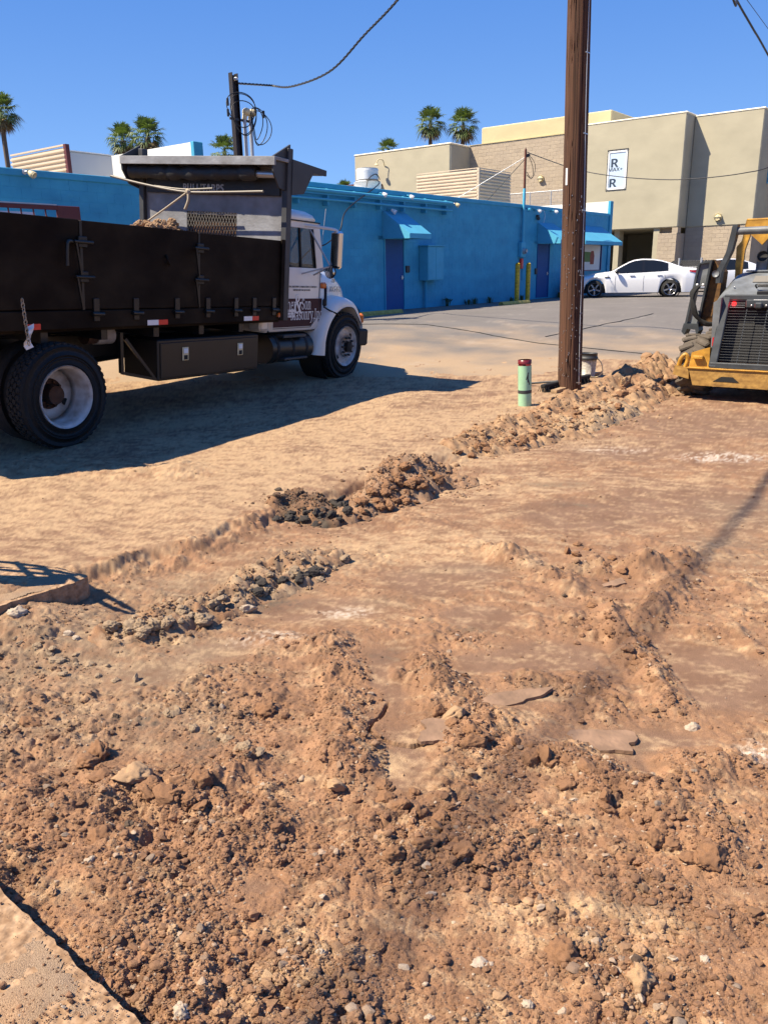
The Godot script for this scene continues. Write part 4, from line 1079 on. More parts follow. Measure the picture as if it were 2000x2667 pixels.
	for q in [[3.05, 0.45, 0], [4.35, 0.3, 1], [4.75, 0.4, 1], [5.75, 0.35, 1], [8.0, 0.35, 1], [7.3, 0.25, 1], [11.2, 0.35, 2], [11.7, 0.3, 2], [-1.6, 0.3, 1]]:
		var p := wp(q[0], 0, 0.18)
		begin()
		for k in 26:
			var a := rng2.randf() * TAU; var h: float = 0.75 * q[1] * rng2.randf_range(0.5, 1.0)
			var r0 := rng2.randf() * 0.12
			var base := Vector3(cos(a) * r0, 0, sin(a) * r0)
			var tip := base + Vector3(cos(a) * h * 0.45 * rng2.randf(), h, sin(a) * h * 0.45 * rng2.randf())
			var sd := Vector3(-sin(a), 0, cos(a)) * 0.012
			var mid := base.lerp(tip, 0.55) + Vector3(0, 0.03, 0)
			tri(base - sd, mid + sd, base + sd); tri(base - sd, mid - sd, mid + sd); tri(mid - sd, tip, mid + sd)
			if q[2] == 0: tri(mid, mid + Vector3(0.05, 0.03, 0.03), mid + Vector3(0.02, 0.05, -0.03))
		var o := part(self, "weed", M["weed"])
		o.position = Vector3(p.x, road_y(p.x, p.z) + 0.0, p.z)
		tag(o, ["tall leafy weed growing beside the electrical cabinet's wall", "small grassy weed growing at the foot of the blue wall", "bushy weed clump beside the far blue door"][q[2]], "weed", "weeds along the blue wall")
	# red gate with cut-out leaves, behind the truck bed
	var g := thing("metal_gate", "dark red metal gate panel with a cut-out leaf pattern", "gate", wp(-11.4, 0.0, 1.6), wall_basis())
	begin(); span(Vector3(0.12, 0, -0.03), Vector3(0.56, 2.8, 0.03), 0.01); part(g, "solid_panel", M["louver_red"])
	begin(); bar(Vector3(-2.6, 2.76, 0), Vector3(0.12, 2.76, 0), 0.06, 0.07); bar(Vector3(-2.6, 2.25, 0), Vector3(0.12, 2.25, 0), 0.06, 0.05); part(g, "frame_rail", M["louver_red"])
	begin(); span(Vector3(-2.6, 0, -0.03), Vector3(0.12, 2.23, 0.03)); part(g, "lower_panel", M["louver_red"])
	begin(); bar(Vector3(-2.6, 2.81, 0), Vector3(0.12, 2.81, 0), 0.05, 0.015); part(g, "top_strip", M["conduit_grey"])
	begin()
	for k in 12:
		var cx := -2.5 + k * 0.22
		for j in 3:
			var a := 0.9 + j * 0.7
			bar(Vector3(cx, 2.26, 0), Vector3(cx + cos(a) * 0.36, 2.26 + sin(a) * 0.47, 0), 0.01, 0.035)
		bar(Vector3(cx - 0.08, 2.5, 0), Vector3(cx + 0.16, 2.54, 0), 0.01, 0.05)
	part(g, "leaf_lattice", M["louver_red"])
	begin(); span(Vector3(-2.6, 0.6, -0.9), Vector3(0.2, 2.74, -0.86)); part(g, "backing_board", M["white_paint"])

# ---------------------------------------------------------------- tan building
func tan_building() -> void:
	var A := Vector3(15.64, 0, -44.07)
	var bs := Basis(WU, Vector3.UP, -WD)       # local x right along the face, y up, z towards us
	var t := thing("stucco_building", "two storey tan stucco building with flat parapets", "building", A, bs)
	var blk := func(called: String, lo: Vector3, hi: Vector3, m: String, bev := 0.05):
		begin(); span(lo, hi, bev); return part(t, called, M[m])
	# main right volume, carried over the garage opening
	blk.call("upper_storey", Vector3(-5.9, 3.56, -8), Vector3(0, 9.04, 0), "stucco")
	blk.call("parapet_cap", Vector3(-5.92, 8.99, -8), Vector3(0.03, 9.1, 0.03), "cap_sunlit", 0.05)  # cap colour carries the painted edge highlight
	blk.call("right_volume", Vector3(0.0, 3.58, -9), Vector3(3.4, 8.97, -1.18), "stucco")
	blk.call("parapet_cap", Vector3(0.03, 8.92, -9), Vector3(3.43, 9.03, -1.15), "cap_sunlit", 0.05)
	blk.call("right_return", Vector3(3.4, 3.58, -9), Vector3(12, 8.9, -5.2), "stucco")
	blk.call("left_volume", Vector3(-22, 0, -9), Vector3(-14.25, 9.04, 0), "stucco", 0.1)
	blk.call("parapet_cap", Vector3(-22.0, 8.99, -9), Vector3(-14.22, 9.1, 0.03), "cap_sunlit", 0.05)
	blk.call("upper_block", Vector3(-13.5, 9.1, -9), Vector3(-5.0, 10.07, -2.3), "stucco_yellow", 0.06)
	blk.call("core_wall", Vector3(-14.3, 0, -9), Vector3(-5.8, 9.1, -2.207), "mortar", 0.0)
	blk.call("core_cap", Vector3(-14.3, 9.1, -2.5), Vector3(-5.8, 9.13, -2.16), "stucco_yellow", 0.0)
	# ground floor: dark garage, piers, wing wall
	blk.call("garage_back", Vector3(-9, 0, -8), Vector3(0, 3.56, -7.6), "stucco", 0.0)
	blk.call("garage_side", Vector3(-9.2, 0, -8), Vector3(-5.7, 3.55, -0.6), "stucco", 0.0)
	blk.call("pier", Vector3(-1.31, 0.2, -0.65), Vector3(-1.0, 3.56, -0.12), "stucco", 0.0)
	blk.call("pier", Vector3(-3.66, 0.2, -1.1), Vector3(-3.36, 3.56, -0.5), "stucco", 0.0)
	blk.call("header", Vector3(-1.0, 3.3, -0.9), Vector3(-0.3, 3.56, -0.4), "cmu", 0.0)
	blk.call("pier", Vector3(-0.3, 3.29, -0.5), Vector3(0.0, 3.56, -0.02), "cmu", 0.0)
	blk.call("garage_wall", Vector3(-1.0, 0.2, -7.7), Vector3(-0.02, 3.28, 0.012), "cmu2", 0.0)
	# block walls, course by course
	var courses := func(called: String, x0: float, x1: float, y0: float, y1: float, z: float):
		var rng := RandomNumberGenerator.new(); rng.seed = int(x0 * 10)
		for par in 2:
			begin()
			var r := 0
			var y := y0
			while y < y1 - 0.05:
				var x := x0 - (0.2 if r % 2 else 0.0)
				while x < x1:
					var a := maxf(x, x0); var c := minf(x + 0.392, x1)
					if c - a > 0.03 and (rng.randi() + r) % 2 == par % 2: span(Vector3(a, y, z - 0.05), Vector3(c, minf(y + 0.192, y1), z + rng.randf_range(-0.002, 0.002)), 0.006)
					elif c - a > 0.03 and par == 1: span(Vector3(a, y, z - 0.05), Vector3(c, minf(y + 0.192, y1), z - 0.003), 0.006)
					x += 0.4
				y += 0.2; r += 1
			tag(part(t, called, M["cmu"] if par == 0 else M["cmu2"]), "", "", "", "stuff")
	courses.call("block_wall", -14.25, -5.9, 4.0, 9.09, -2.2)
	courses.call("block_wall", 0.02, 3.4, 0.2, 3.56, -1.22)
	blk.call("lower_wall_core", Vector3(0.0, 0, -9), Vector3(3.38, 3.58, -1.227), "mortar", 0.0)
	blk.call("lower_wall_core", Vector3(3.38, 0, -9), Vector3(12, 3.58, -5.3), "cmu2", 0.0)
	courses.call("wing_wall", -1.02, -0.02, 0.2, 3.29, 0.02)
	# windows
	begin(); span(Vector3(-4.07, 5.64, -0.02), Vector3(-2.96, 7.58, 0.012)); part(t, "window_recess", M["stucco"])
	begin(); span(Vector3(-3.98, 5.72, 0.012), Vector3(-3.05, 7.5, 0.02)); var wn := part(t, "window", M["film_blue"])
	begin()
	for q in [[-4.05, 5.64, -3.96, 7.58], [-3.06, 5.64, -2.97, 7.58], [-4.05, 5.64, -2.97, 5.74], [-4.05, 7.49, -2.97, 7.58]]: span(Vector3(q[0], q[1], 0.0), Vector3(q[2], q[3], 0.05), 0.008)
	part(wn, "frame", M["white_paint"])
	begin(); span(Vector3(-4.07, 7.58, 0.0), Vector3(-2.95, 7.66, 0.03)); span(Vector3(-4.1, 5.6, 0.0), Vector3(-4.05, 7.66, 0.03)); part(wn, "head_trim", M["dark_steel"])
	words(wn, "R", 0.6, Transform3D(Basis.IDENTITY, Vector3(-3.7, 6.98, 0.022)), M["film_print"], "Droid Sans", 800, 1.3)
	words(wn, "MAX+", 0.25, Transform3D(Basis.IDENTITY, Vector3(-3.62, 6.66, 0.022)), M["film_print"], "Droid Sans", 800, 1.2)
	words(wn, "R", 0.6, Transform3D(Basis.IDENTITY, Vector3(-3.74, 5.98, 0.022)), M["film_print"], "Droid Sans", 800, 1.3)
	begin(); span(Vector3(3.42, 5.7, -3.95), Vector3(3.44, 6.9, -2.9)); wn = part(t, "window", M["navy"])
	begin(); span(Vector3(3.405, 5.64, -4.0), Vector3(3.43, 6.96, -2.85)); part(wn, "frame", M["awning"])
	# round bulkhead lamps, unlit
	for q in [[1.66, 4.02, -1.16], [-9.2, 6.8, -2.16]]:
		begin(); lathe([Vector2(0.2, 0.0), Vector2(0.2, 0.05), Vector2(0.17, 0.12), Vector2(0.1, 0.17), Vector2(0.0, 0.19)], Vector3(q[0], q[1], q[2]), Vector3(0, 0, 1), 20)
		var o := part(t, "bulkhead_cover", M["cream_paint"])
		begin(); span(Vector3(q[0] - 0.2, q[1] - 0.015, q[2]), Vector3(q[0] + 0.2, q[1] + 0.015, q[2] + 0.196)); part(o, "guard_bar", M["stucco"])
	# gooseneck light and entry canopy on the left volume, seen over the blue roof
	begin(); tube(bez([Vector3(-19.4, 8.2, 0.02), Vector3(-19.3, 8.5, 0.3), Vector3(-19.5, 8.55, 0.5), Vector3(-19.6, 8.3, 0.6)], 6), 0.03, 6); lathe([Vector2(0.02, 0.1), Vector2(0.16, -0.05)], Vector3(-19.6, 8.25, 0.6), Vector3.UP, 12); part(t, "gooseneck_lamp", M["cream_paint"])
	begin(); span(Vector3(-22.6, 7.0, -0.2), Vector3(-19.6, 7.12, 1.3)); part(t, "canopy", M["mast_rust"])
	begin(); span(Vector3(-20.3, 4, 0.0), Vector3(-19.75, 6.9, 0.06)); part(t, "side_window", M["film_blue"])
	begin(); bar(Vector3(-20.35, 4, 0.05), Vector3(-20.35, 6.95, 0.05), 0.08, 0.08); bar(Vector3(-19.72, 4, 0.05), Vector3(-19.72, 6.95, 0.05), 0.08, 0.08); part(t, "mullion", M["white_paint"])
	# wire fence on the low roof between, and a shrub behind it
	var f := thing("mesh_fence", "wire mesh fence on posts before the tan block wall", "fence", A - WD * 3.0 + Vector3(0, 0.5, 0), bs)
	for k in 5:
		begin(); tube([Vector3(-9.6 + k * 1.25, 0, 0), Vector3(-9.6 + k * 1.25, 5.08, 0)], 0.03, 6); part(f, "post", M["conduit_grey"])
	begin(); tube([Vector3(-9.6, 5.06, 0), Vector3(-4.6, 5.06, 0)], 0.025, 6); part(f, "top_rail", M["conduit_grey"])
	begin()
	for k in 66:
		bar(Vector3(-9.6 + k * 0.076, 3.0, 0), Vector3(-9.6 + k * 0.076, 5.05, 0), 0.008, 0.008)
	for k in 26: bar(Vector3(-9.6, 3.0 + k * 0.08, 0), Vector3(-4.6, 3.0 + k * 0.08, 0), 0.008, 0.008)
	part(f, "mesh", M["conduit_grey"])
	var rng := RandomNumberGenerator.new(); rng.seed = 8
	begin()
	for k in 900:
		var d := Vector3(rng.randfn(), rng.randfn(), rng.randfn()).normalized() * pow(rng.randf(), 0.4)
		var p := Vector3(d.x * 0.75, 4.3 + d.y * 0.75, d.z * 0.75)
		var u := Vector3(rng.randfn(), rng.randfn(), rng.randfn()).normalized() * 0.07
		var v2 := u.cross(Vector3(rng.randfn(), rng.randfn(), rng.randfn())).normalized() * 0.035
		tri(p - u, p + v2, p + u); tri(p - u, p + u, p - v2)
	var sh := thing("shrub", "yellow green shrub showing over the blue parapet", "shrub", A - WD * 4.0 + WU * -8.9 + Vector3(0, 0.55, 0))
	part(sh, "leaves", M["shrub"])
	begin(); tube([Vector3(0, -0.2, 0), Vector3(0.05, 2.0, 0), Vector3(0, 4.2, 0)], [0.09, 0.07, 0.03], 7); part(sh, "trunk", M["palm_trunk"])
	# corrugated shelter roof behind the parked cars
	var c := thing("shelter", "dark grey corrugated shelter roof on posts behind the parked cars", "shelter", A + WD * -0.2 + Vector3(0, 0.45, 0), bs)
	for k in 24:
		begin(); bar(Vector3(0.2 + k * 0.135, 1.42, 0.5), Vector3(0.2 + k * 0.135, 1.1, 1.9), 0.1, 0.05, Vector3.UP, 0.015); part(c, "roof_rib", M["dark_steel"])
	begin(); bar(Vector3(0.15, 1.1, 1.86), Vector3(3.4, 1.1, 1.86), 0.06, 0.08); bar(Vector3(0.15, 1.38, 0.5), Vector3(3.4, 1.38, 0.5), 0.06, 0.08); part(c, "beam", M["conduit_grey"])
	for k in 3:
		begin(); tube([Vector3(0.8 + k * 1.1, 0, 1.5), Vector3(0.8 + k * 1.1, 1.55, 1.5)], 0.05, 8); part(c, "post", M["conduit_grey"])
# ---------------------------------------------------------------- dump truck (local x forward, y up, z to its right, our side)
func tyre(parent: Node, c: Vector3, r: float, rim: float, z0: float, z1: float, tread := true, m := "rubber") -> void:
	begin()
	var w := z1 - z0
	lathe([Vector2(rim - 0.01, z0 + w * 0.12), Vector2(rim + 0.02, z0 + w * 0.03), Vector2(lerpf(rim, r, 0.5), z0), Vector2(r - 0.03, z0 + w * 0.07), Vector2(r - 0.012, z0 + w * 0.15), Vector2(r - 0.012, z1 - w * 0.15), Vector2(r - 0.03, z1 - w * 0.07), Vector2(lerpf(rim, r, 0.5), z1), Vector2(rim + 0.02, z1 - w * 0.03), Vector2(rim - 0.01, z1 - w * 0.12)], Vector3(c.x, c.y, 0), Vector3(0, 0, 1), 48)
	lathe([Vector2(rim + 0.075, z1 - 0.004), Vector2(rim + 0.08, z1 + 0.006), Vector2(rim + 0.09, z1 - 0.004)], Vector3(c.x, c.y, 0), Vector3(0, 0, 1), 48)
	var o := part(parent, "tyre", M[m])
	if tread:
		begin()
		var rows := 4
		for k in 44:
			for j in rows:
				var a := TAU * (k + (0.5 if j % 2 else 0.0)) / 44.0
				var zc := z0 + w * (0.16 + 0.68 * (j + 0.5) / rows)
				var d := Vector3(cos(a), sin(a), 0)
				var tn := Vector3(-sin(a), cos(a), 0)
				var hw := w * 0.68 / rows * 0.44; var hl := PI * r / 44.0 * 0.84
				var P := []
				for q in [[-0.55, -1], [0.55, -1], [1, 0], [0.55, 1], [-0.55, 1], [-1, 0]]:
					P.append(Vector3(c.x, c.y, zc) + tn * (q[0] * hl) + Vector3(0, 0, q[1] * hw))
				var top := []; for p in P: top.append(p + d * (r + 0.003))
				var bot := []; for p in P: bot.append(p + d * (r - 0.02))
				var mid := Vector3(c.x, c.y, zc) + d * (r - 0.02)
				face(top[0], top[1], top[2], top[3], mid); face(top[0], top[3], top[4], top[5], mid)
				for e in 6: face(top[e], top[(e + 1) % 6], bot[(e + 1) % 6], bot[e], mid)
		tag(part(o, "tread_blocks", M[m]), "", "", "", "stuff")
func disc(c: Vector3, n: Vector3, r: float, th := 0.004, seg := 18) -> void:
	lathe([Vector2(r, 0), Vector2(r, th), Vector2(0, th)], c, n, seg)
func truck() -> void:
	var yaw := Basis(Vector3.UP, deg_to_rad(60.0))
	# nose down 1.9 degrees and leaning 4.6 degrees to our side, turned about the near rear wheel's foot
	var roll := Basis(Vector3(1, 0, 0), deg_to_rad(4.6)); var tilt := Basis(Vector3(0, 0, 1), deg_to_rad(-1.9))
	var bs := yaw * tilt * roll
	var foot := gp(151, 1173, 0.0)
	var at := foot - bs * Vector3(0.16, 0.0, 1.19) - yaw * Vector3(-0.16, 0, 0.13)
	var t := thing("dump_truck", "white cab truck with a long dark steel dump bed", "truck", at, bs)
	# ---- bed
	begin(); span(Vector3(-1.55, 1.13, 1.13), Vector3(3.72, 1.305, 1.205), 0.008); part(t, "bed_rail", M["bed_steel"])
	for q in [[-1.55, 0.47, 2.14], [0.50, 2.10, 2.135], [2.125, 3.70, 2.125]]:
		begin(); span(Vector3(q[0], 1.315, 1.15), Vector3(q[1], q[2], 1.2), 0.006); part(t, "side_panel", M["bed_steel"])
	begin(); span(Vector3(-1.55, 1.13, -1.2), Vector3(3.72, 2.1, -1.14), 0.006); part(t, "far_side_panel", M["bed_steel"])
	begin(); span(Vector3(-1.55, 1.1, -1.14), Vector3(3.72, 1.2, 1.13)); part(t, "bed_floor", M["bed_steel"])
	begin()
	for k in 7: span(Vector3(-1.4 + k * 0.72, 1.0, -1.1), Vector3(-1.32 + k * 0.72, 1.1, 1.12))
	part(t, "cross_members", M["black_paint"])
	for s in [-0.42, 0.42]:
		begin(); span(Vector3(-1.55, 0.72, s - 0.05), Vector3(5.9, 0.98, s + 0.05), 0.01); part(t, "chassis_rail", M["black_paint"])
	# hinges along the lower edge
	for hx in [-0.75, 0.63, 1.75, 1.15, 2.25, 2.75, 3.1, 3.5]:
		begin(); tube([Vector3(hx - 0.07, 1.27, 1.235), Vector3(hx + 0.07, 1.27, 1.235)], 0.022, 8); span(Vector3(hx - 0.035, 1.2, 1.2), Vector3(hx + 0.035, 1.42, 1.222), 0.004); part(t, "hinge", M["black_paint"])
	# drop latches at the panel joints
	for q in [[0.485, 1.94], [0.485, 1.62], [2.112, 1.96], [2.112, 1.62]]:
		begin(); span(Vector3(q[0] - 0.05, q[1] - 0.05, 1.2), Vector3(q[0] + 0.05, q[1] + 0.05, 1.235), 0.006); tube([Vector3(q[0] - 0.12, q[1], 1.25), Vector3(q[0] + 0.1, q[1], 1.25)], 0.016, 8); bar(Vector3(q[0] - 0.1, q[1], 1.25), Vector3(q[0] - 0.04, q[1] - 0.3, 1.24), 0.02, 0.02)
		part(t, "latch", M["black_paint"])
	begin(); span(Vector3(0.47, 1.31, 1.17), Vector3(0.5, 2.13, 1.205)); span(Vector3(2.1, 1.31, 1.17), Vector3(2.125, 2.12, 1.205)); part(t, "joint_post", M["black_paint"])
	begin(); tube(bez([Vector3(0.42, 1.93, 1.21), Vector3(0.3, 1.94, 1.26), Vector3(0.27, 1.9, 1.27), Vector3(0.26, 1.72, 1.27)], 5), 0.017, 8); part(t, "handle", M["black_paint"])
	begin(); tube(bez([Vector3(1.6, 1.86, 1.2), Vector3(1.57, 1.82, 1.25), Vector3(1.6, 1.77, 1.25), Vector3(1.64, 1.8, 1.2)], 5), 0.015, 8); part(t, "hook", M["bed_steel"])
	begin(); span(Vector3(3.62, 1.13, 1.2), Vector3(3.72, 2.14, 1.23), 0.006); part(t, "corner_post", M["bed_steel"])
	for s in [-1.15, 1.15]:
		begin(); span(Vector3(-1.6, 1.1, s - 0.06), Vector3(-1.48, 2.62, s + 0.06), 0.01); part(t, "rear_post", M["bed_steel"])
	begin(); span(Vector3(-1.58, 1.1, -1.09), Vector3(-1.53, 2.5, 1.09), 0.01); part(t, "tailgate", M["bed_steel"])
	# reflective tape
	for q in [[1.31, 1.47, 1.165, "white_tape"], [1.472, 1.61, 1.165, "red_tape"], [2.91, 3.07, 1.17, "white_tape"], [3.072, 3.2, 1.17, "red_tape"], [-0.16, -0.02, 1.165, "red_tape"]]:
		begin(); span(Vector3(q[0], q[2] - 0.027, 1.205), Vector3(q[1], q[2] + 0.027, 1.208)); part(t, "reflective_tape", M[q[3]])
	begin()
	var tp := []
	for k in 7: tp.append([Vector3(-0.17 - 0.035 * sin(k * 0.55), 1.17 - k * 0.036, 1.215 + 0.05 * sin(k * 0.9)), Vector3(-0.11 - 0.02 * sin(k * 0.55), 1.2 - k * 0.036, 1.215 + 0.03 * sin(k * 0.9 + 0.6))])
	for k in 6: tri(tp[k][0], tp[k][1], tp[k + 1][1]); tri(tp[k][0], tp[k + 1][1], tp[k + 1][0])
	part(t, "peeled_tape", M["white_tape"])
	begin(); disc(Vector3(3.6, 1.2, 1.206), Vector3(0, 0, 1), 0.03, 0.02, 12); part(t, "marker_lens", M["amber"])
	# chain
	begin()
	for k in 11:
		var c := Vector3(-0.23 + k * 0.004, 1.4 - k * 0.037, 1.25)
		var d2 := Vector3(0.012, 0, 0) if k % 2 else Vector3(0, 0, 0.012)
		tube([c + d2 + Vector3(0, 0.018, 0), c + d2 * 1.2, c + d2 + Vector3(0, -0.018, 0), c + Vector3(0, -0.026, 0), c - d2 + Vector3(0, -0.018, 0), c - d2 * 1.2, c - d2 + Vector3(0, 0.018, 0), c + Vector3(0, 0.026, 0), c + d2 + Vector3(0, 0.018, 0)], 0.005, 5)
	part(t, "chain", M["rope"])
	# ---- headboard with its mesh window, cab shield, rolled tarp
	begin()
	span(Vector3(3.74, 1.2, -1.28), Vector3(3.78, 2.14, 1.22)); span(Vector3(3.74, 2.14, -1.28), Vector3(3.78, 2.44, -0.5)); span(Vector3(3.74, 2.14, 0.38), Vector3(3.78, 2.44, 1.22)); span(Vector3(3.74, 2.44, -1.28), Vector3(3.78, 3.06, 1.22))
	part(t, "headboard", M["grey_steel"])
	begin()
	for k in 24:
		var a := -0.5 + k * 0.05 - 0.15
		for s in [1.0, -1.0]:
			var p0 := Vector3(3.745, 2.14, a); var p1 := Vector3(3.745, 2.44, a + 0.15)
			if s < 0: p0.y = 2.44; p1.y = 2.14
			if p0.z < -0.5: p0 = p0.lerp(p1, (-0.5 - p0.z) / 0.15)
			if p1.z > 0.38: p1 = p0.lerp(p1, (0.38 - p0.z) / (p1.z - p0.z)) if p0.z < 0.38 else p0
			if p0.distance_to(p1) > 0.02: bar(p0, p1, 0.007, 0.007, Vector3(1, 0, 0))
	tag(part(t, "mesh_screen", M["pole_bar"]), "", "", "", "stuff")
	begin(); span(Vector3(3.8, 2.1, -0.55), Vector3(3.82, 2.48, 0.43)); part(t, "screen_backing", M["rust"])
	for s in [-1.29, 1.2]:
		begin(); span(Vector3(3.68, 1.13, s - 0.05), Vector3(3.78, 3.22, s + 0.04), 0.008); part(t, "headboard_post", M["dark_steel"])
	begin(); span(Vector3(3.785, 2.99, -1.27), Vector3(4.5, 3.05, 1.21), 0.006); part(t, "cab_shield", M["dark_steel"])
	for s in [-1.3, 1.24]:
		begin()
		prism([Vector2(3.76, 2.68), Vector2(4.02, 2.72), Vector2(4.22, 2.99), Vector2(4.52, 2.99), Vector2(4.52, 3.06), Vector2(3.76, 3.1)], s - 0.02, s + 0.01)
		part(t, "shield_gusset", M["dark_steel"])
	begin(); span(Vector3(3.42, 3.05, -1.4), Vector3(3.76, 3.09, 1.24), 0.004); span(Vector3(3.4, 2.99, -1.4), Vector3(3.43, 3.09, 1.24), 0.003); part(t, "tarp_hood", M["grey_steel"])
	for s in [-1.4, 1.18]:
		begin()
		prism([Vector2(3.41, 3.09), Vector2(3.76, 3.27), Vector2(3.76, 2.7), Vector2(3.55, 2.75), Vector2(3.43, 2.92)], s, s + 0.025)
		part(t, "tarp_bracket", M["dark_steel"])
	# the roll itself, lumpy
	begin()
	var rng := RandomNumberGenerator.new(); rng.seed = 4
	var path := []; var rad := []
	for k in 40:
		path.append(Vector3(3.56, 2.915 - 0.015 * sin(k / 39.0 * PI), lerpf(-1.33, 0.86, k / 39.0))); rad.append(0.088 + rng.randf_range(-0.02, 0.016))
	tube(path, rad, 14); part(t, "tarp_roll", M["tarp"])
	begin(); tube([Vector3(3.56, 2.9, 0.84), Vector3(3.56, 2.9, 1.2)], 0.045, 12); part(t, "roller_axle", M["steel"])
	begin(); span(Vector3(3.70, 2.66, -1.2), Vector3(3.735, 2.9, 1.1), 0.004); part(t, "tarp_flap_shade", M["tarp"])  # dark tarp flap, partly painted as the shadow under the tarp hood
	words(t, "PULL'TARPS", 0.13, Transform3D(Basis(Vector3(0, 0, 1), Vector3(0, 1, 0), Vector3(-1, 0, 0)), Vector3(3.698, 2.735, -0.17)), M["lettering_tarp"], "Droid Sans", 800, 1.0, true, "tarp_lettering")
	begin(); tube(bez([Vector3(3.38, 2.83, -1.56), Vector3(3.42, 2.74, -1.0), Vector3(3.45, 2.66, -0.3), Vector3(3.46, 2.665, 0.3), Vector3(3.46, 2.69, 1.03)], 8), 0.016, 8); tube(bez([Vector3(3.44, 2.72, -0.8), Vector3(3.47, 2.69, -0.3), Vector3(3.47, 2.71, 0.2)], 8), 0.013, 8); part(t, "tarp_bar", M["pole_bar"])
	begin(); tube(bez([Vector3(3.44, 2.66, -0.2), Vector3(3.36, 2.45, -0.5), Vector3(3.3, 2.25, -0.82)], 6), 0.012, 6); tube(bez([Vector3(3.44, 2.68, -0.2), Vector3(3.43, 2.56, -0.18), Vector3(3.43, 2.44, -0.24)], 6), 0.02, 6); box(Vector3(3.44, 2.66, -0.2), Vector3(0.06, 0.08, 0.09), 0.03); part(t, "rope", M["rope"])
	# ---- underside: tool box, tank, air tank, axle
	begin(); span(Vector3(1.52, 0.51, 0.6), Vector3(3.29, 0.965, 1.14), 0.015); var tb := part(t, "tool_box", M["black_paint"])
	begin(); span(Vector3(1.55, 0.54, 1.14), Vector3(3.26, 0.93, 1.155), 0.006); part(tb, "lid", M["black_paint"])
	for q in [1.93, 2.9]:
		begin(); span(Vector3(q - 0.05, 0.72, 1.155), Vector3(q + 0.05, 0.87, 1.165), 0.004); var lp := part(tb, "latch_plate", M["cream_paint"])
		begin(); span(Vector3(q - 0.035, 0.8, 1.165), Vector3(q + 0.035, 0.855, 1.172), 0.003); part(lp, "latch", M["white_paint"])
		begin(); span(Vector3(q - 0.03, 0.73, 1.165), Vector3(q + 0.03, 0.78, 1.17), 0.002); part(lp, "lock", M["trim_black"])
	begin(); bar(Vector3(1.18, 0.98, 1.0), Vector3(1.5, 0.54, 1.1), 0.04, 0.03); bar(Vector3(1.12, 1.05, 1.0), Vector3(1.12, 0.62, 1.0), 0.04, 0.04); bar(Vector3(1.12, 0.62, 1.0), Vector3(1.52, 0.53, 1.1), 0.04, 0.03); part(t, "box_bracket", M["black_paint"])
	begin(); tube([Vector3(0.98, 1.0, 0.75), Vector3(1.2, 1.0, 0.75)], 0.1, 16); part(t, "air_tank", M["rim_white"])
	begin(); tube([Vector3(0.85, 1.0, 0.75), Vector3(0.98, 1.0, 0.75)], 0.09, 12); part(t, "brake_chamber", M["rust"])
	begin(); tube([Vector3(0.16, 0.5, -1.0), Vector3(0.16, 0.5, 1.0)], 0.09, 12); sphere(Vector3(0.16, 0.5, 0), Vector3(0.24, 0.24, 0.2)); tube([Vector3(0.3, 0.55, 0), Vector3(4.2, 0.8, 0)], 0.06, 10); part(t, "rear_axle", M["black_paint"])
	begin()
	for s in [-0.5, 0.5]: bar(Vector3(-0.6, 0.72, s), Vector3(0.95, 0.74, s), 0.08, 0.09)
	part(t, "leaf_spring", M["black_paint"])
	begin()
	X = Transform3D(Basis.IDENTITY, Vector3(0, 0, 0))
	tube([Vector3(3.82, 0.7, 0.78), Vector3(4.78, 0.7, 0.78)], 0.2, 20); part(t, "fuel_tank", M["chrome_dark"])
	for q in [3.95, 4.3, 4.62]:
		begin(); lathe([Vector2(0.203, -0.03), Vector2(0.207, 0.0), Vector2(0.203, 0.03)], Vector3(q, 0.7, 0.78), Vector3(1, 0, 0), 24); part(t, "tank_strap", M["trim_black"])
	begin(); span(Vector3(4.02, 0.86, 0.78), Vector3(4.56, 0.9, 1.0), 0.006); span(Vector3(4.02, 0.56, 0.9), Vector3(4.56, 0.59, 1.03), 0.006); part(t, "step", M["dark_steel"])
	# ---- wheels
	tyre(t, Vector3(0.16, 0.5, 0), 0.51, 0.3, 1.05, 1.31)
	tyre(t, Vector3(0.16, 0.5, 0), 0.51, 0.3, 0.72, 0.98, false)
	tyre(t, Vector3(0.16, 0.5, 0), 0.51, 0.3, -1.19, -0.93, false)
	tyre(t, Vector3(0.16, 0.5, 0), 0.51, 0.3, -0.88, -0.62, false)
	X = Transform3D(Basis.IDENTITY, Vector3(0, 0, 0.12))
	begin(); lathe([Vector2(0.31, 1.17), Vector2(0.305, 1.185), Vector2(0.285, 1.18), Vector2(0.27, 1.13), Vector2(0.262, 1.0), Vector2(0.245, 0.94), Vector2(0.14, 0.9)], Vector3(0.16, 0.5, 0), Vector3(0, 0, 1), 40); var rw := part(t, "rear_rim", M["rim_white"])
	begin()
	for k in 2:
		var a := -0.5 + k * PI
		disc(Vector3(0.16 + cos(a) * 0.2, 0.5 + sin(a) * 0.2, 0.924), Vector3(0, 0, 1), 0.036, 0.004)
	part(rw, "hand_hole", M["trim_black"])
	begin(); lathe([Vector2(0.15, 0.9), Vector2(0.15, 0.925), Vector2(0.1, 0.93), Vector2(0.09, 1.03), Vector2(0.05, 1.05), Vector2(0.0, 1.05)], Vector3(0.16, 0.5, 0), Vector3(0, 0, 1), 24); part(rw, "hub", M["rust"])
	begin()
	for k in 10: tube([Vector3(0.16 + cos(k * TAU / 10) * 0.125, 0.5 + sin(k * TAU / 10) * 0.125, 0.92), Vector3(0.16 + cos(k * TAU / 10) * 0.125, 0.5 + sin(k * TAU / 10) * 0.125, 0.96)], 0.013, 6)
	part(rw, "wheel_nuts", M["rust"])
	X = Transform3D.IDENTITY
	var fc := Vector3(5.57, 0.675, 0)
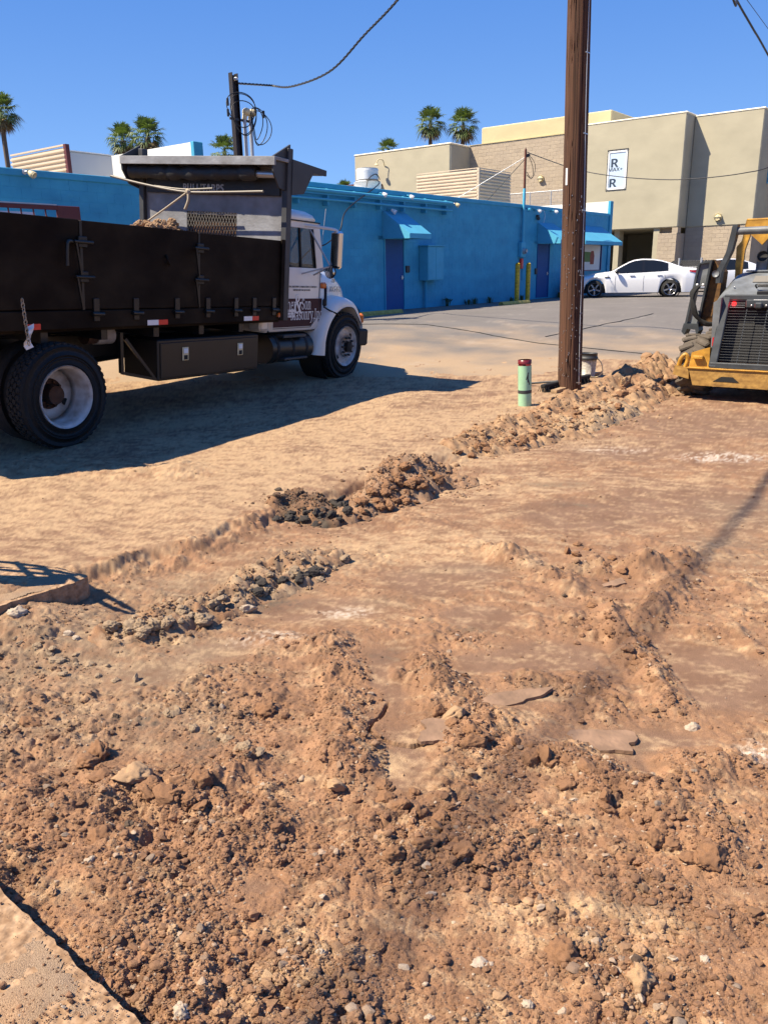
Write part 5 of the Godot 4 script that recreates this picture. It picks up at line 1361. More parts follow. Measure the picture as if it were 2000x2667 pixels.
	X = Transform3D(Basis.IDENTITY, Vector3(0, 0, 0.05))
	tyre(t, fc, 0.5, 0.295, 0.74, 1.0)
	X = Transform3D.IDENTITY
	tyre(t, fc, 0.5, 0.295, -1.0, -0.74, false)
	X = Transform3D(Basis.IDENTITY, Vector3(0, 0, 0.05))
	begin(); lathe([Vector2(0.305, 0.985), Vector2(0.3, 1.0), Vector2(0.285, 0.99), Vector2(0.275, 0.95), Vector2(0.25, 0.93), Vector2(0.17, 0.985), Vector2(0.16, 1.0), Vector2(0.0, 1.0)], fc, Vector3(0, 0, 1), 40); var fr := part(t, "front_rim", M["rim_white"])
	begin(); lathe([Vector2(0.085, 1.0), Vector2(0.08, 1.06), Vector2(0.05, 1.08), Vector2(0.0, 1.08)], fc, Vector3(0, 0, 1), 20); part(fr, "hub", M["trim_black"])
	begin()
	for k in 10:
		var p := fc + Vector3(cos(k * TAU / 10) * 0.135, sin(k * TAU / 10) * 0.135, 1.0)
		tube([p, p + Vector3(0, 0, 0.045)], 0.016, 6)
	part(fr, "wheel_nuts", M["dark_steel"])
	begin()
	for k in 2:
		var a := 3.9 + k * PI
		disc(fc + Vector3(cos(a) * 0.222, sin(a) * 0.222, 0.953), Vector3(0, 0, 1), 0.035, 0.004)
	part(fr, "hand_hole", M["trim_black"])
	X = Transform3D.IDENTITY
	begin(); tube([fc + Vector3(0, 0, -0.9), fc + Vector3(0, 0, 0.9)], 0.07, 10); part(t, "front_axle", M["black_paint"])
	# ---- cab
	var zs := 0.93
	begin()
	# lower body below the windows: rounded box, built as a loft of outlines along y
	var secs := []
	for q in [[0.93, 0.0, 0.04], [0.98, 0.0, 0.0], [1.38, 0.0, 0.0], [1.7, 0.0, 0.005], [1.8, -0.01, 0.02]]:
		var zz: float = zs - q[2]
		secs.append(PackedVector3Array([Vector3(3.76, q[0], zz - 0.06), Vector3(3.82, q[0], zz), Vector3(4.93, q[0], zz), Vector3(5.04, q[0], zz - 0.05), Vector3(5.06, q[0], -zz + 0.05), Vector3(4.93, q[0], -zz), Vector3(3.82, q[0], -zz), Vector3(3.76, q[0], -zz + 0.06)]))
	loft(secs, Vector3(4.4, 1.3, 0), true)
	part(t, "cab_body", M["truck_white"])
	begin(); span(Vector3(3.8, 0.93, -0.9), Vector3(5.0, 0.97, 0.9)); part(t, "cab_floor", M["trim_black"])
	begin()
	for s in [-1.0, 1.0]:
		# pillars and header round each side window
		begin()
		prism([Vector2(3.78, 1.79), Vector2(3.95, 1.79), Vector2(3.95, 2.34), Vector2(3.8, 2.36)], s * (zs - 0.02), s * (zs - 0.09))
		prism([Vector2(4.88, 1.79), Vector2(5.05, 1.79), Vector2(4.9, 2.4), Vector2(4.76, 2.34)], s * (zs - 0.02), s * (zs - 0.09))
		prism([Vector2(3.8, 2.325), Vector2(4.78, 2.325), Vector2(4.88, 2.41), Vector2(3.8, 2.41)], s * (zs - 0.02), s * (zs - 0.09))
		part(t, "window_surround", M["truck_white"])
	begin()
	secs = []
	for q in [[2.4, 0.0, 0.90], [2.44, 0.02, 0.93], [2.5, -0.02, 0.9], [2.545, -0.1, 0.82], [2.57, -0.25, 0.65], [2.575, -0.5, 0.0001]]:
		secs.append(PackedVector3Array([Vector3(3.78, q[0], q[2] - 0.03), Vector3(3.85, q[0], q[2]), Vector3(4.75 + q[1], q[0], q[2]), Vector3(4.9 + q[1], q[0], q[2] * 0.85), Vector3(4.95 + q[1], q[0], 0), Vector3(4.9 + q[1], q[0], -q[2] * 0.85), Vector3(4.75 + q[1], q[0], -q[2]), Vector3(3.85, q[0], -q[2]), Vector3(3.78, q[0], -q[2] + 0.03)]))
	loft(secs, Vector3(4.4, 2.3, 0), true)
	part(t, "cab_roof", M["truck_white"])
	begin(); span(Vector3(3.82, 2.405, 0.88), Vector3(4.9, 2.42, 0.925)); part(t, "drip_rail", M["trim_black"])
	begin(); span(Vector3(3.77, 1.79, -0.9), Vector3(3.81, 2.42, -0.62)); span(Vector3(3.77, 1.79, 0.62), Vector3(3.81, 2.42, 0.9)); span(Vector3(3.77, 1.79, -0.62), Vector3(3.81, 1.9, 0.62)); part(t, "cab_back", M["truck_white"])
	for s in [-1.0, 1.0]:
		begin(); prism([Vector2(3.95, 1.79), Vector2(4.88, 1.79), Vector2(4.755, 2.325), Vector2(3.95, 2.325)], s * (zs - 0.05), s * (zs - 0.056)); part(t, "side_window", M["cab_glass"])
		begin(); bar(Vector3(4.52, 1.8, s * (zs - 0.045)), Vector3(4.45, 2.33, s * (zs - 0.045)), 0.025, 0.03, Vector3(1, 0, 0)); bar(Vector3(3.95, 1.795, s * (zs - 0.035)), Vector3(4.88, 1.795, s * (zs - 0.035)), 0.02, 0.025); bar(Vector3(4.88, 1.8, s * (zs - 0.035)), Vector3(4.755, 2.325, s * (zs - 0.035)), 0.02, 0.03, Vector3(1, 0, 0)); part(t, "window_seal", M["trim_black"])
	begin(); face(Vector3(5.02, 1.82, -0.86), Vector3(5.02, 1.82, 0.86), Vector3(4.86, 2.4, 0.82), Vector3(4.86, 2.4, -0.82), Vector3(4, 2, 0)); part(t, "windscreen", M["cab_glass"])
	begin(); span(Vector3(3.95, 1.35, 0.2), Vector3(4.15, 2.1, 0.7), 0.05); span(Vector3(3.95, 1.3, 0.2), Vector3(4.5, 1.45, 0.7), 0.05); part(t, "seat", M["seat_teal"])
	begin(); span(Vector3(3.95, 1.35, -0.7), Vector3(4.15, 2.12, -0.2), 0.05); span(Vector3(3.95, 1.3, -0.7), Vector3(4.5, 1.45, -0.2), 0.05); part(t, "seat", M["seat_teal"])
	begin(); span(Vector3(4.75, 1.5, -0.85), Vector3(4.98, 1.84, 0.85), 0.03); part(t, "dashboard", M["seat_teal"])
	# door seams, handle side, maroon lower panel
	begin(); prism([Vector2(3.86, 1.0), Vector2(4.74, 1.0), Vector2(4.93, 1.16), Vector2(4.935, 1.385), Vector2(3.86, 1.385)], zs + 0.001, zs + 0.004); part(t, "maroon_panel", M["maroon"])
	begin(); prism([Vector2(4.955, 1.0), Vector2(5.02, 1.0), Vector2(5.02, 1.385), Vector2(4.955, 1.385)], zs - 0.02, zs - 0.004); part(t, "maroon_panel", M["maroon"])
	begin(); bar(Vector3(4.945, 1.16, zs), Vector3(4.945, 1.8, zs), 0.006, 0.008, Vector3(1, 0, 0)); bar(Vector3(4.945, 1.16, zs + 0.003), Vector3(4.74, 0.985, zs + 0.003), 0.006, 0.008); bar(Vector3(4.74, 0.985, zs + 0.002), Vector3(3.86, 0.985, zs + 0.002), 0.006, 0.008); part(t, "door_seam", M["dark_steel"])
	var side := Basis(Vector3(1, 0, 0), Vector3(0, 1, 0), Vector3(0, 0, 1))
	words(t, "Father", 0.21, Transform3D(side, Vector3(4.17, 1.3, zs + 0.005)), M["lettering_white"], "Droid Serif", 400, 0.62)
	words(t, "&", 0.36, Transform3D(side, Vector3(4.42, 1.305, zs + 0.005)), M["lettering_white"], "Droid Serif", 700, 0.7)
	words(t, "Son", 0.21, Transform3D(side, Vector3(4.62, 1.305, zs + 0.005)), M["lettering_white"], "Droid Serif", 400, 0.62)
	words(t, "Masonry,Inc", 0.21, Transform3D(side, Vector3(4.64, 1.165, zs + 0.005)), M["lettering_white"], "Droid Serif", 400, 0.62)
	begin()
	for r in 3:
		for k in 6:
			var x0 := 3.9 + k * 0.077 - (0.038 if r == 1 else 0.0)
			span(Vector3(maxf(x0, 3.88), 1.13 + r * 0.037, zs + 0.005), Vector3(x0 + 0.068, 1.16 + r * 0.037, zs + 0.007))
	part(t, "brick_emblem", M["lettering_white"])
	words(t, "STRUCTURAL MASONRY | DEMOLITION | CONCRETE", 0.034, Transform3D(side, Vector3(4.47, 1.545, zs + 0.002)), M["lettering_grey"], "Droid Sans", 400, 1.0)
	words(t, "FANDSMASONRY.COM | 602 353 9383", 0.03, Transform3D(side, Vector3(4.5, 1.5, zs + 0.002)), M["lettering_grey"], "Droid Sans", 400, 0.8)
	begin(); span(Vector3(4.06, 1.34, zs + 0.006), Vector3(4.14, 1.48, zs + 0.008)); part(t, "sticker", M["white_paint"])
	words(t, "D", 0.07, Transform3D(side, Vector3(4.1, 1.43, zs + 0.009)), M["lettering_grey"], "Droid Sans", 400, 0.8)
	# rear cab corner, grab handle
	begin(); span(Vector3(3.6, 0.96, 0.7), Vector3(3.78, 1.14, 0.92), 0.03); part(t, "cab_corner", M["truck_white"])
	begin(); tube(bez([Vector3(3.78, 2.1, 0.95), Vector3(3.86, 2.1, 1.0), Vector3(3.88, 2.05, 1.0), Vector3(3.87, 1.9, 1.0), Vector3(3.86, 1.8, 1.0), Vector3(3.78, 1.78, 0.95)], 5), 0.013, 8); part(t, "grab_handle", M["trim_black"])
	# ---- hood
	begin()
	secs = []
	for q in [[5.0, 1.87, 0.80, 1.2], [5.3, 1.85, 0.79, 1.18], [5.6, 1.81, 0.76, 1.16], [5.85, 1.75, 0.71, 1.14], [6.02, 1.67, 0.66, 1.12], [6.11, 1.57, 0.62, 1.1], [6.14, 1.42, 0.6, 1.05], [6.12, 1.0, 0.58, 0.95]]:
		var s := PackedVector3Array()
		for k in 15:
			var a := PI * k / 14.0
			var cz := signf(cos(a)) * pow(absf(cos(a)), 0.55); var sy := pow(sin(a), 0.5)
			s.append(Vector3(q[0], lerpf(q[3], q[1], sy), cz * q[2]))
		secs.append(s)
	loft(secs, Vector3(5.4, 1.2, 0)); part(t, "hood", M["truck_white"])
	begin(); span(Vector3(6.1, 0.95, -0.45), Vector3(6.17, 1.5, 0.45), 0.02); part(t, "grille", M["dark_steel"])
	# fenders: crest line and wheel arch line, joined by a rounded flank
	for s in [1.0, -1.0]:
		begin()
		var crest := bez([Vector3(4.80, 0.58, 0), Vector3(4.86, 0.85, 0), Vector3(4.99, 1.14, 0), Vector3(5.2, 1.34, 0), Vector3(5.5, 1.42, 0), Vector3(5.78, 1.36, 0), Vector3(5.95, 1.2, 0), Vector3(6.02, 1.02, 0), Vector3(6.03, 0.93, 0)], 4)
		secs = []
		for k in crest.size():
			var f := float(k) / (crest.size() - 1)
			var ang := lerpf(PI + 0.22, 0.44, f)
			var ar := Vector3(fc.x + cos(ang) * 0.585, fc.y + sin(ang) * 0.585 * 1.02, 0)
			if f < 0.12: ar = Vector3(4.99, lerpf(0.57, 0.8, f / 0.12), 0)
			var cp: Vector3 = crest[k]
			if f > 0.6: ar.x = minf(ar.x, cp.x - 0.015); ar.y = minf(ar.y, cp.y - 0.005)
			var u := func(p: Vector3, z: float) -> Vector3: return Vector3(p.x, p.y, z * s)
			var z1 := 1.05
			secs.append(PackedVector3Array([u.call(cp, 0.55), u.call(cp.lerp(ar, 0.02), 0.82), u.call(cp.lerp(ar, 0.1), 0.94), u.call(cp.lerp(ar, 0.28), 1.015), u.call(cp.lerp(ar, 0.55), z1 - 0.008), u.call(cp.lerp(ar, 0.9), z1), u.call(ar, z1 - 0.003), u.call(ar, z1 - 0.03), u.call(ar.lerp(cp, 0.1), 0.7)]))
		loft(secs, Vector3(fc.x, fc.y + 0.2, s * 0.75)); part(t, "fender", M["truck_white"])
		begin(); lathe([Vector2(0.6, 0.55 * s), Vector2(0.6, 0.95 * s)], Vector3(fc.x, fc.y + 0.01, 0), Vector3(0, 0, 1), 24); part(t, "wheel_well", M["trim_black"])
		begin(); span(Vector3(5.98, 1.0, s * 0.8), Vector3(6.06, 1.16, s * 1.05), 0.03); part(t, "turn_signal", M["amber"])
	begin(); span(Vector3(5.0, 1.0, -0.85), Vector3(5.04, 1.85, 0.85)); span(Vector3(5.02, 0.75, -0.6), Vector3(6.1, 1.3, 0.6)); part(t, "engine_bay", M["trim_black"])
	begin(); tube(bez([Vector3(4.97, 1.27, 1.0), Vector3(5.1, 1.22, 1.02), Vector3(5.25, 1.17, 1.06), Vector3(5.3, 1.14, 1.07)], 6), 0.012, 6); part(t, "fender_seam", M["trim_black"])
	begin(); tube([Vector3(5.05, 1.36, 0.97), Vector3(5.2, 1.55, 0.86)], 0.022, 8); box(Vector3(5.03, 1.33, 0.97), Vector3(0.08, 0.11, 0.05), 0.02); box(Vector3(5.21, 1.57, 0.84), Vector3(0.06, 0.06, 0.05), 0.02); part(t, "hood_latch", M["trim_black"])
	begin(); span(Vector3(5.05, 1.52, 0.85), Vector3(5.18, 1.61, 0.9), 0.02); part(t, "side_marker", M["amber"])
	words(t, "101", 0.07, Transform3D(side, Vector3(5.09, 1.7, 0.83)), M["lettering_grey"], "Droid Sans", 700, 0.8)
	words(t, "4700", 0.08, Transform3D(side, Vector3(5.5, 1.63, 0.79)), M["lettering_grey"], "Droid Sans", 800, 0.6)
	words(t, "ROCK-N-IT", 0.1, Transform3D(side, Vector3(5.56, 1.51, 0.80)), M["lettering_grey"], "Droid Serif", 400, 0.6)
	begin(); span(Vector3(5.9, 0.66, -1.08), Vector3(6.2, 0.92, 1.06), 0.03); part(t, "bumper", M["trim_black"])
	# ---- mirrors
	begin(); tube(bez([Vector3(4.5, 2.36, 0.94), Vector3(4.62, 2.35, 1.12), Vector3(4.72, 2.33, 1.3), Vector3(4.73, 2.29, 1.33)], 6), 0.02, 8); part(t, "mirror_arm", M["white_paint"])
	begin(); tube([Vector3(4.62, 2.32, 0.94), Vector3(4.67, 1.86, 1.27)], 0.012, 6); tube([Vector3(4.7, 1.85, 1.28), Vector3(4.45, 1.72, 0.95)], 0.012, 6); tube([Vector3(4.7, 1.85, 1.28), Vector3(4.75, 1.71, 0.95)], 0.012, 6); part(t, "mirror_stay", M["conduit_grey"])
	begin(); box(Vector3(4.75, 2.07, 1.32), Vector3(0.09, 0.5, 0.17), 0.03); var mr := part(t, "side_mirror", M["chrome"])
	begin(); box(Vector3(4.7, 2.07, 1.32), Vector3(0.014, 0.44, 0.13), 0.005); part(mr, "mirror_pane", M["mirror_glass"])
	begin(); lathe([Vector2(0.085, 0.0), Vector2(0.09, 0.01), Vector2(0.07, 0.05), Vector2(0.0, 0.06)], Vector3(4.68, 1.77, 1.27), Vector3(1, 0, 0), 24); mr = part(t, "round_mirror", M["trim_black"])
	begin(); lathe([Vector2(0.08, 0.0), Vector2(0.05, -0.012), Vector2(0.0, -0.018)], Vector3(4.68, 1.77, 1.27), Vector3(1, 0, 0), 24); part(mr, "mirror_pane", M["mirror_glass"])
	begin(); tube([Vector3(5.0, 1.9, 0.88), Vector3(5.06, 2.62, 0.9)], 0.004, 5); part(t, "antenna", M["conduit_grey"])
	# ---- the load: soil heaped against the headboard
	begin()
	var ld := fnl(61, 2.2, FastNoiseLite.TYPE_SIMPLEX_SMOOTH, 4); var lc := fnl(62, 9.0, FastNoiseLite.TYPE_CELLULAR); lc.cellular_return_type = FastNoiseLite.RETURN_DISTANCE
	var H := func(x: float, z: float) -> float:
		var h := 1.55 + 0.68 * exp(-pow((x - 3.25) / 0.75, 2.0) - pow((z + 0.55) / 0.65, 2.0))
		return h + 0.1 * ld.get_noise_2d(x, z) + 0.05 * maxf(0.0, 0.7 - lc.get_noise_2d(x, z) - 1.0) + 0.05 * maxf(0.0, 0.7 - lc.get_noise_2d(x * 2.3, z * 2.3) - 1.0)
	smooth = true
	for ix in 110:
		for iz in 62:
			var x0 := -1.2 + ix * 0.0445; var x1 := x0 + 0.0445; var z0 := -1.12 + iz * 0.0365; var z1 := z0 + 0.0365
			face(Vector3(x0, H.call(x0, z0), z0), Vector3(x1, H.call(x1, z0), z0), Vector3(x1, H.call(x1, z1), z1), Vector3(x0, H.call(x0, z1), z1), Vector3((x0 + x1) / 2, 0.2, (z0 + z1) / 2))
	smooth = false
	var heap := part(self, "soil_load", M["clod_brown"])
	heap.transform = t.transform
	var mm := MultiMesh.new()
	mm.transform_format = MultiMesh.TRANSFORM_3D; mm.mesh = rock_mesh(301, 2, 0.75, 0.5, 1.6, false); mm.instance_count = 900
	for k in 900:
		var x := 3.2 + rng.randfn() * 0.45; var z := clampf(-0.5 + rng.randfn() * 0.45, -1.1, 1.0)
		var s := 0.012 * exp(absf(rng.randfn()) * 0.7)
		x = minf(x, 3.66)
		mm.set_instance_transform(k, Transform3D(Basis(Vector3(rng.randfn(), rng.randfn(), rng.randfn()).normalized(), rng.randf() * TAU).scaled(Vector3.ONE * s), Vector3(x, H.call(x, z) + s * 0.2, z)))
	var mi := MultiMeshInstance3D.new(); mi.multimesh = mm; mi.material_override = M["clod_tan"]
	put(heap, "clods", mi)
	tag(mi, "", "", "", "stuff")
	tag(heap, "heap of tan soil loaded in the truck's dump bed", "soil heap")
# ---------------------------------------------------------------- skid steer (local x to the right, y up, z back towards us)
func skid_steer() -> void:
	var foot := gp(1827, 1033, -0.1)
	var bs := Basis(Vector3.UP, deg_to_rad(-36.0))
	var t := thing("skid_steer", "yellow and grey skid steer loader seen from behind", "loader", foot, bs)
	var cx := 0.85
	# tyres with deep lugs
	for q in [[-0.14, -0.17], [-0.14, -1.35], [1.84, -0.17], [1.84, -1.35]]:
		var c := Vector3(q[0], 0.41, q[1])
		begin()
		lathe([Vector2(0.2, -0.16), Vector2(0.33, -0.17), Vector2(0.375, -0.14), Vector2(0.39, 0.0), Vector2(0.375, 0.14), Vector2(0.33, 0.17), Vector2(0.2, 0.16)], c, Vector3(1, 0, 0), 36)
		for k in 15:
			for s in [-1.0, 1.0]:
				var a := TAU * (k + (0.5 if s > 0 else 0.0)) / 15.0
				var d := Vector3(0, cos(a), sin(a)); var tn := Vector3(0, -sin(a), cos(a))
				var dir := (Vector3(s, 0, 0) + tn * 0.55).normalized()
				box(c + d * 0.385 + Vector3(s * 0.095, 0, 0), Vector3(0.19, 0.05, 0.085), 0.016, Basis(dir, d, dir.cross(d)))
		var o := part(t, "tyre", M["rubber_dusty"])
		begin(); lathe([Vector2(0.21, 0.155 * signf(q[0] - cx)), Vector2(0.17, 0.1 * signf(q[0] - cx)), Vector2(0.0, 0.1 * signf(q[0] - cx))], c, Vector3(1, 0, 0), 20); part(o, "rim", M["machine_yellow_dirty"])
	# chassis and rear beam
	begin(); span(Vector3(0.1, 0.22, -1.7), Vector3(1.6, 0.75, 0.05), 0.02); part(t, "chassis", M["machine_yellow_dirty"])
	begin(); prism([Vector2(-0.1, 0.42), Vector2(-0.03, 0.205), Vector2(1.73, 0.205), Vector2(1.8, 0.42)], 0.28, 0.42); part(t, "rear_beam", M["machine_yellow_dirty"])
	begin(); span(Vector3(-0.12, 0.42, 0.12), Vector3(1.82, 0.437, 0.44), 0.004); part(t, "beam_top_plate", M["machine_yellow"])
	begin()
	X = Transform3D(Basis.IDENTITY, Vector3(0.38, 0.3, 0.421))
	prism([Vector2(-0.16, -0.03), Vector2(0.16, -0.03), Vector2(0.08, 0.035), Vector2(-0.06, 0.035)], 0.0, 0.004)
	X = Transform3D.IDENTITY
	part(t, "slot", M["trim_black"])
	for s in [-1.0, 1.0]:
		var m := func(x: float) -> float: return x if s < 0 else 2 * cx - x
		begin(); prism([Vector2(m.call(-0.3), 0.33), Vector2(m.call(-0.09), 0.28), Vector2(m.call(-0.1), 0.42), Vector2(m.call(-0.28), 0.45)], 0.28, 0.41); part(t, "side_wing", M["machine_yellow_dirty"])
		begin(); prism([Vector2(m.call(-0.11), 0.437), Vector2(m.call(0.15), 0.437), Vector2(m.call(0.13), 0.69), Vector2(m.call(0.02), 0.66), Vector2(m.call(-0.09), 0.62)], 0.26, 0.37); part(t, "weight_block", M["machine_yellow"])
		begin(); span(Vector3(m.call(-0.06), 0.545, 0.37), Vector3(m.call(0.07), 0.585, 0.43), 0.006); part(t, "step", M["machine_yellow"])
		begin(); tube(bez([Vector3(m.call(-0.25), 0.43, 0.36), Vector3(m.call(-0.22), 0.53, 0.37), Vector3(m.call(-0.17), 0.59, 0.36), Vector3(m.call(-0.14), 0.53, 0.35), Vector3(m.call(-0.16), 0.43, 0.35)], 5), 0.028, 8); part(t, "tie_down", M["machine_yellow"])
	# engine door: frame leaning forward, black sheet for the shade behind, bars
	var lean := func(x: float, y: float, dz := 0.0) -> Vector3: return Vector3(x, y, 0.385 - 0.22 * (y - 0.44) / 0.88 + dz)
	var edge := func(y: float) -> float: return lerpf(0.15, 0.19, (y - 0.44) / 0.88)
	begin(); face(lean.call(0.22, 0.5, -0.16), lean.call(1.48, 0.5, -0.16), lean.call(1.46, 1.3, -0.16), lean.call(0.24, 1.3, -0.16), Vector3(0.8, 0.9, -1)); part(t, "grille_shade", M["trim_black"])  # black sheet painted as the shade behind the grille bars
	begin()
	bar(lean.call(0.19, 0.44), lean.call(0.23, 1.32), 0.1, 0.06, Vector3(0, 0, 1), 0.01); bar(lean.call(1.51, 0.44), lean.call(1.47, 1.32), 0.1, 0.06, Vector3(0, 0, 1), 0.01)
	bar(lean.call(0.15, 0.47), lean.call(1.55, 0.47), 0.06, 0.08, Vector3.UP, 0.012); bar(lean.call(0.2, 1.31), lean.call(1.5, 1.31), 0.06, 0.07, Vector3.UP, 0.012)
	part(t, "door_frame", M["machine_dark"])
	for k in 19:
		var y := 0.54 + k * 0.0335
		begin(); bar(lean.call(0.24 + 0.04 * k / 19.0 * 0.5, y, 0.004), lean.call(1.46 - 0.04 * k / 19.0 * 0.5, y, 0.004), 0.006, 0.0055, Vector3.UP, 0.0015); part(t, "grille_bar", M["machine_dark"])
	for k in 4:
		begin(); bar(lean.call(0.47 + k * 0.25, 0.5, -0.008), lean.call(0.49 + k * 0.24, 1.18, -0.008), 0.008, 0.008, Vector3(0, 0, 1)); part(t, "grille_upright", M["machine_dark"])
	begin(); bar(lean.call(0.47, 1.235, 0.01), lean.call(1.22, 1.235, 0.01), 0.05, 0.1, Vector3.UP, 0.01); part(t, "latch_panel", M["machine_dark"])
	begin(); bar(lean.call(0.56, 1.272, 0.037), lean.call(0.72, 1.272, 0.037), 0.004, 0.03); part(t, "warning_label", M["white_paint"])
	begin(); box(lean.call(0.63, 1.215, 0.06), Vector3(0.09, 0.075, 0.07), 0.015); part(t, "camera_housing", M["machine_dark"])
	begin(); sphere(lean.call(0.545, 1.215, 0.04), Vector3(0.014, 0.014, 0.01)); sphere(lean.call(0.715, 1.215, 0.04), Vector3(0.014, 0.014, 0.01)); part(t, "bolt", M["steel"])
	# tail lamp behind its louvres, glowing
	begin(); bar(lean.call(0.295, 1.23, -0.03), lean.call(0.345, 1.23, -0.03), 0.02, 0.05, Vector3.UP, 0.008); part(t, "tail_lamp", M["tail_glow"])
	var rl := OmniLight3D.new()
	rl.light_color = Color(1, 0.05, 0.05); rl.light_energy = 0.005; rl.light_size = 0.03; rl.omni_range = 5.0; rl.omni_attenuation = 2.0; rl.shadow_enabled = true
	rl.position = lean.call(0.32, 1.23, 0.03)
	t.add_child(rl)
	for k in 4:
		begin(); bar(lean.call(0.24, 1.19 + k * 0.026, 0.0), lean.call(0.46, 1.19 + k * 0.026, 0.0), 0.012, 0.008); part(t, "louvre", M["machine_grey"])
	# side strips with reflectors
	for s in [-1.0, 1.0]:
		var m := func(x: float) -> float: return x if s < 0 else 2 * cx - x
		begin(); prism([Vector2(m.call(0.12), 0.66), Vector2(m.call(0.185), 0.655), Vector2(m.call(0.19), 1.31), Vector2(m.call(0.1), 1.25)], 0.1, 0.285); part(t, "side_panel", M["machine_grey"])
		begin(); box(Vector3(m.call(0.145), 0.76, 0.287), Vector3(0.026, 0.11, 0.006)); part(t, "reflector", M["red_lens"])
		begin(); prism([Vector2(m.call(0.13), 0.44), Vector2(m.call(0.2), 0.44), Vector2(m.call(0.2), 0.66), Vector2(m.call(0.14), 0.66)], 0.1, 0.33); part(t, "corner_casting", M["machine_dark"])
	# hood: slopes up and forward, with rolled shoulders
	begin()
	var secs := []
	for q in [[0.165, 1.33, 0.2, 1.24], [0.1, 1.375, 0.19, 1.26], [-0.1, 1.47, 0.2, 1.3], [-0.35, 1.585, 0.22, 1.4], [-0.45, 1.61, 0.25, 1.5], [-0.9, 1.62, 0.28, 1.5]]:
		var sx: float = q[2]
		var s := PackedVector3Array()
		s.append(Vector3(sx - 0.1, q[3], q[0])); s.append(Vector3(sx - 0.06, lerpf(q[3], q[1], 0.62), q[0])); s.append(Vector3(sx, q[1] - 0.012, q[0])); s.append(Vector3(sx + 0.08, q[1], q[0]))
		s.append(Vector3(2 * cx - sx - 0.08, q[1], q[0])); s.append(Vector3(2 * cx - sx, q[1] - 0.012, q[0])); s.append(Vector3(2 * cx - sx + 0.06, lerpf(q[3], q[1], 0.62), q[0])); s.append(Vector3(2 * cx - sx + 0.1, q[3], q[0]))
		secs.append(s)
	loft(secs, Vector3(cx, 1.0, -0.3)); part(t, "engine_hood", M["machine_grey"])
	begin(); span(Vector3(0.1, 0.75, -1.0), Vector3(1.6, 1.32, -0.1), 0.02); part(t, "engine_side", M["machine_dark"])
	var hn := Vector3(0, 0.9, 0.42).normalized()
	for q in [0.45, 0.82]:
		begin(); bar(Vector3(q, 1.526, -0.2), Vector3(q + 0.3, 1.526, -0.2), 0.17, 0.006, hn); part(t, "hood_decal", M["decal_grey"])
	begin(); tube(bez([Vector3(0.55, 1.42, 0.06), Vector3(0.54, 1.46, 0.1), Vector3(0.62, 1.46, 0.12), Vector3(0.85, 1.46, 0.12), Vector3(1.0, 1.46, 0.1), Vector3(0.99, 1.42, 0.06)], 5), 0.01, 6); tube([Vector3(0.56, 1.44, 0.08), Vector3(0.98, 1.44, 0.08)], 0.009, 6); span(Vector3(0.58, 1.34, 0.13), Vector3(0.96, 1.39, 0.19), 0.01); part(t, "hood_handle", M["black_paint"])
	begin(); disc(Vector3(0.27, 1.43, 0.02), hn, 0.012, 0.006, 10); part(t, "hood_bolt", M["steel"])
	# exhaust stack, bent to face back
	begin(); tube(bez([Vector3(0.46, 1.6, -0.5), Vector3(0.46, 1.7, -0.5), Vector3(0.465, 1.76, -0.49), Vector3(0.475, 1.8, -0.44), Vector3(0.48, 1.81, -0.4)], 5), 0.066, 20, false); var ex := part(t, "exhaust_stack", M["machine_grey"])
	begin(); disc(Vector3(0.478, 1.806, -0.43), Vector3(0.02, 0.25, 1).normalized(), 0.06, 0.002); part(ex, "bore", M["bore_shade"])  # dark disc painted as the shaded hollow of the pipe
	begin(); span(Vector3(0.3, 1.615, -0.62), Vector3(0.66, 1.635, -0.4), 0.004); part(t, "exhaust_plate", M["machine_grey"])
	# cab: yellow posts and roof, near-black block for the shaded interior
	begin(); span(Vector3(0.42, 1.3, -1.75), Vector3(1.3, 2.16, -0.92), 0.03); part(t, "cab_interior_shade", M["car_glass"])  # near-black block paints the shaded cab interior behind its rear window
	for s in [-1.0, 1.0]:
		var m := func(x: float) -> float: return x if s < 0 else 2 * cx - x
		begin(); prism([Vector2(m.call(0.06), 1.5), Vector2(m.call(0.14), 1.5), Vector2(m.call(0.15), 1.9), Vector2(m.call(0.2), 2.1), Vector2(m.call(0.36), 1.96), Vector2(m.call(0.5), 2.12), Vector2(m.call(0.42), 2.28), Vector2(m.call(0.13), 2.28), Vector2(m.call(0.1), 2.02), Vector2(m.call(0.04), 1.94)], -0.95, -0.88); part(t, "cab_post", M["machine_yellow"])
	begin(); span(Vector3(0.13, 2.26, -1.75), Vector3(0.63, 2.3, -0.88), 0.01); span(Vector3(0.65, 2.26, -1.75), Vector3(1.57, 2.3, -0.88), 0.01); part(t, "cab_roof", M["machine_yellow"])
	begin(); span(Vector3(0.14, 2.12, -0.93), Vector3(0.63, 2.26, -0.89), 0.006); span(Vector3(0.65, 2.12, -0.93), Vector3(1.56, 2.26, -0.89), 0.006); part(t, "cab_header", M["machine_yellow"])
	begin(); span(Vector3(0.4, 2.3, -1.1), Vector3(1.2, 2.33, -0.9), 0.01); part(t, "roof_lamp_bar", M["trim_black"])
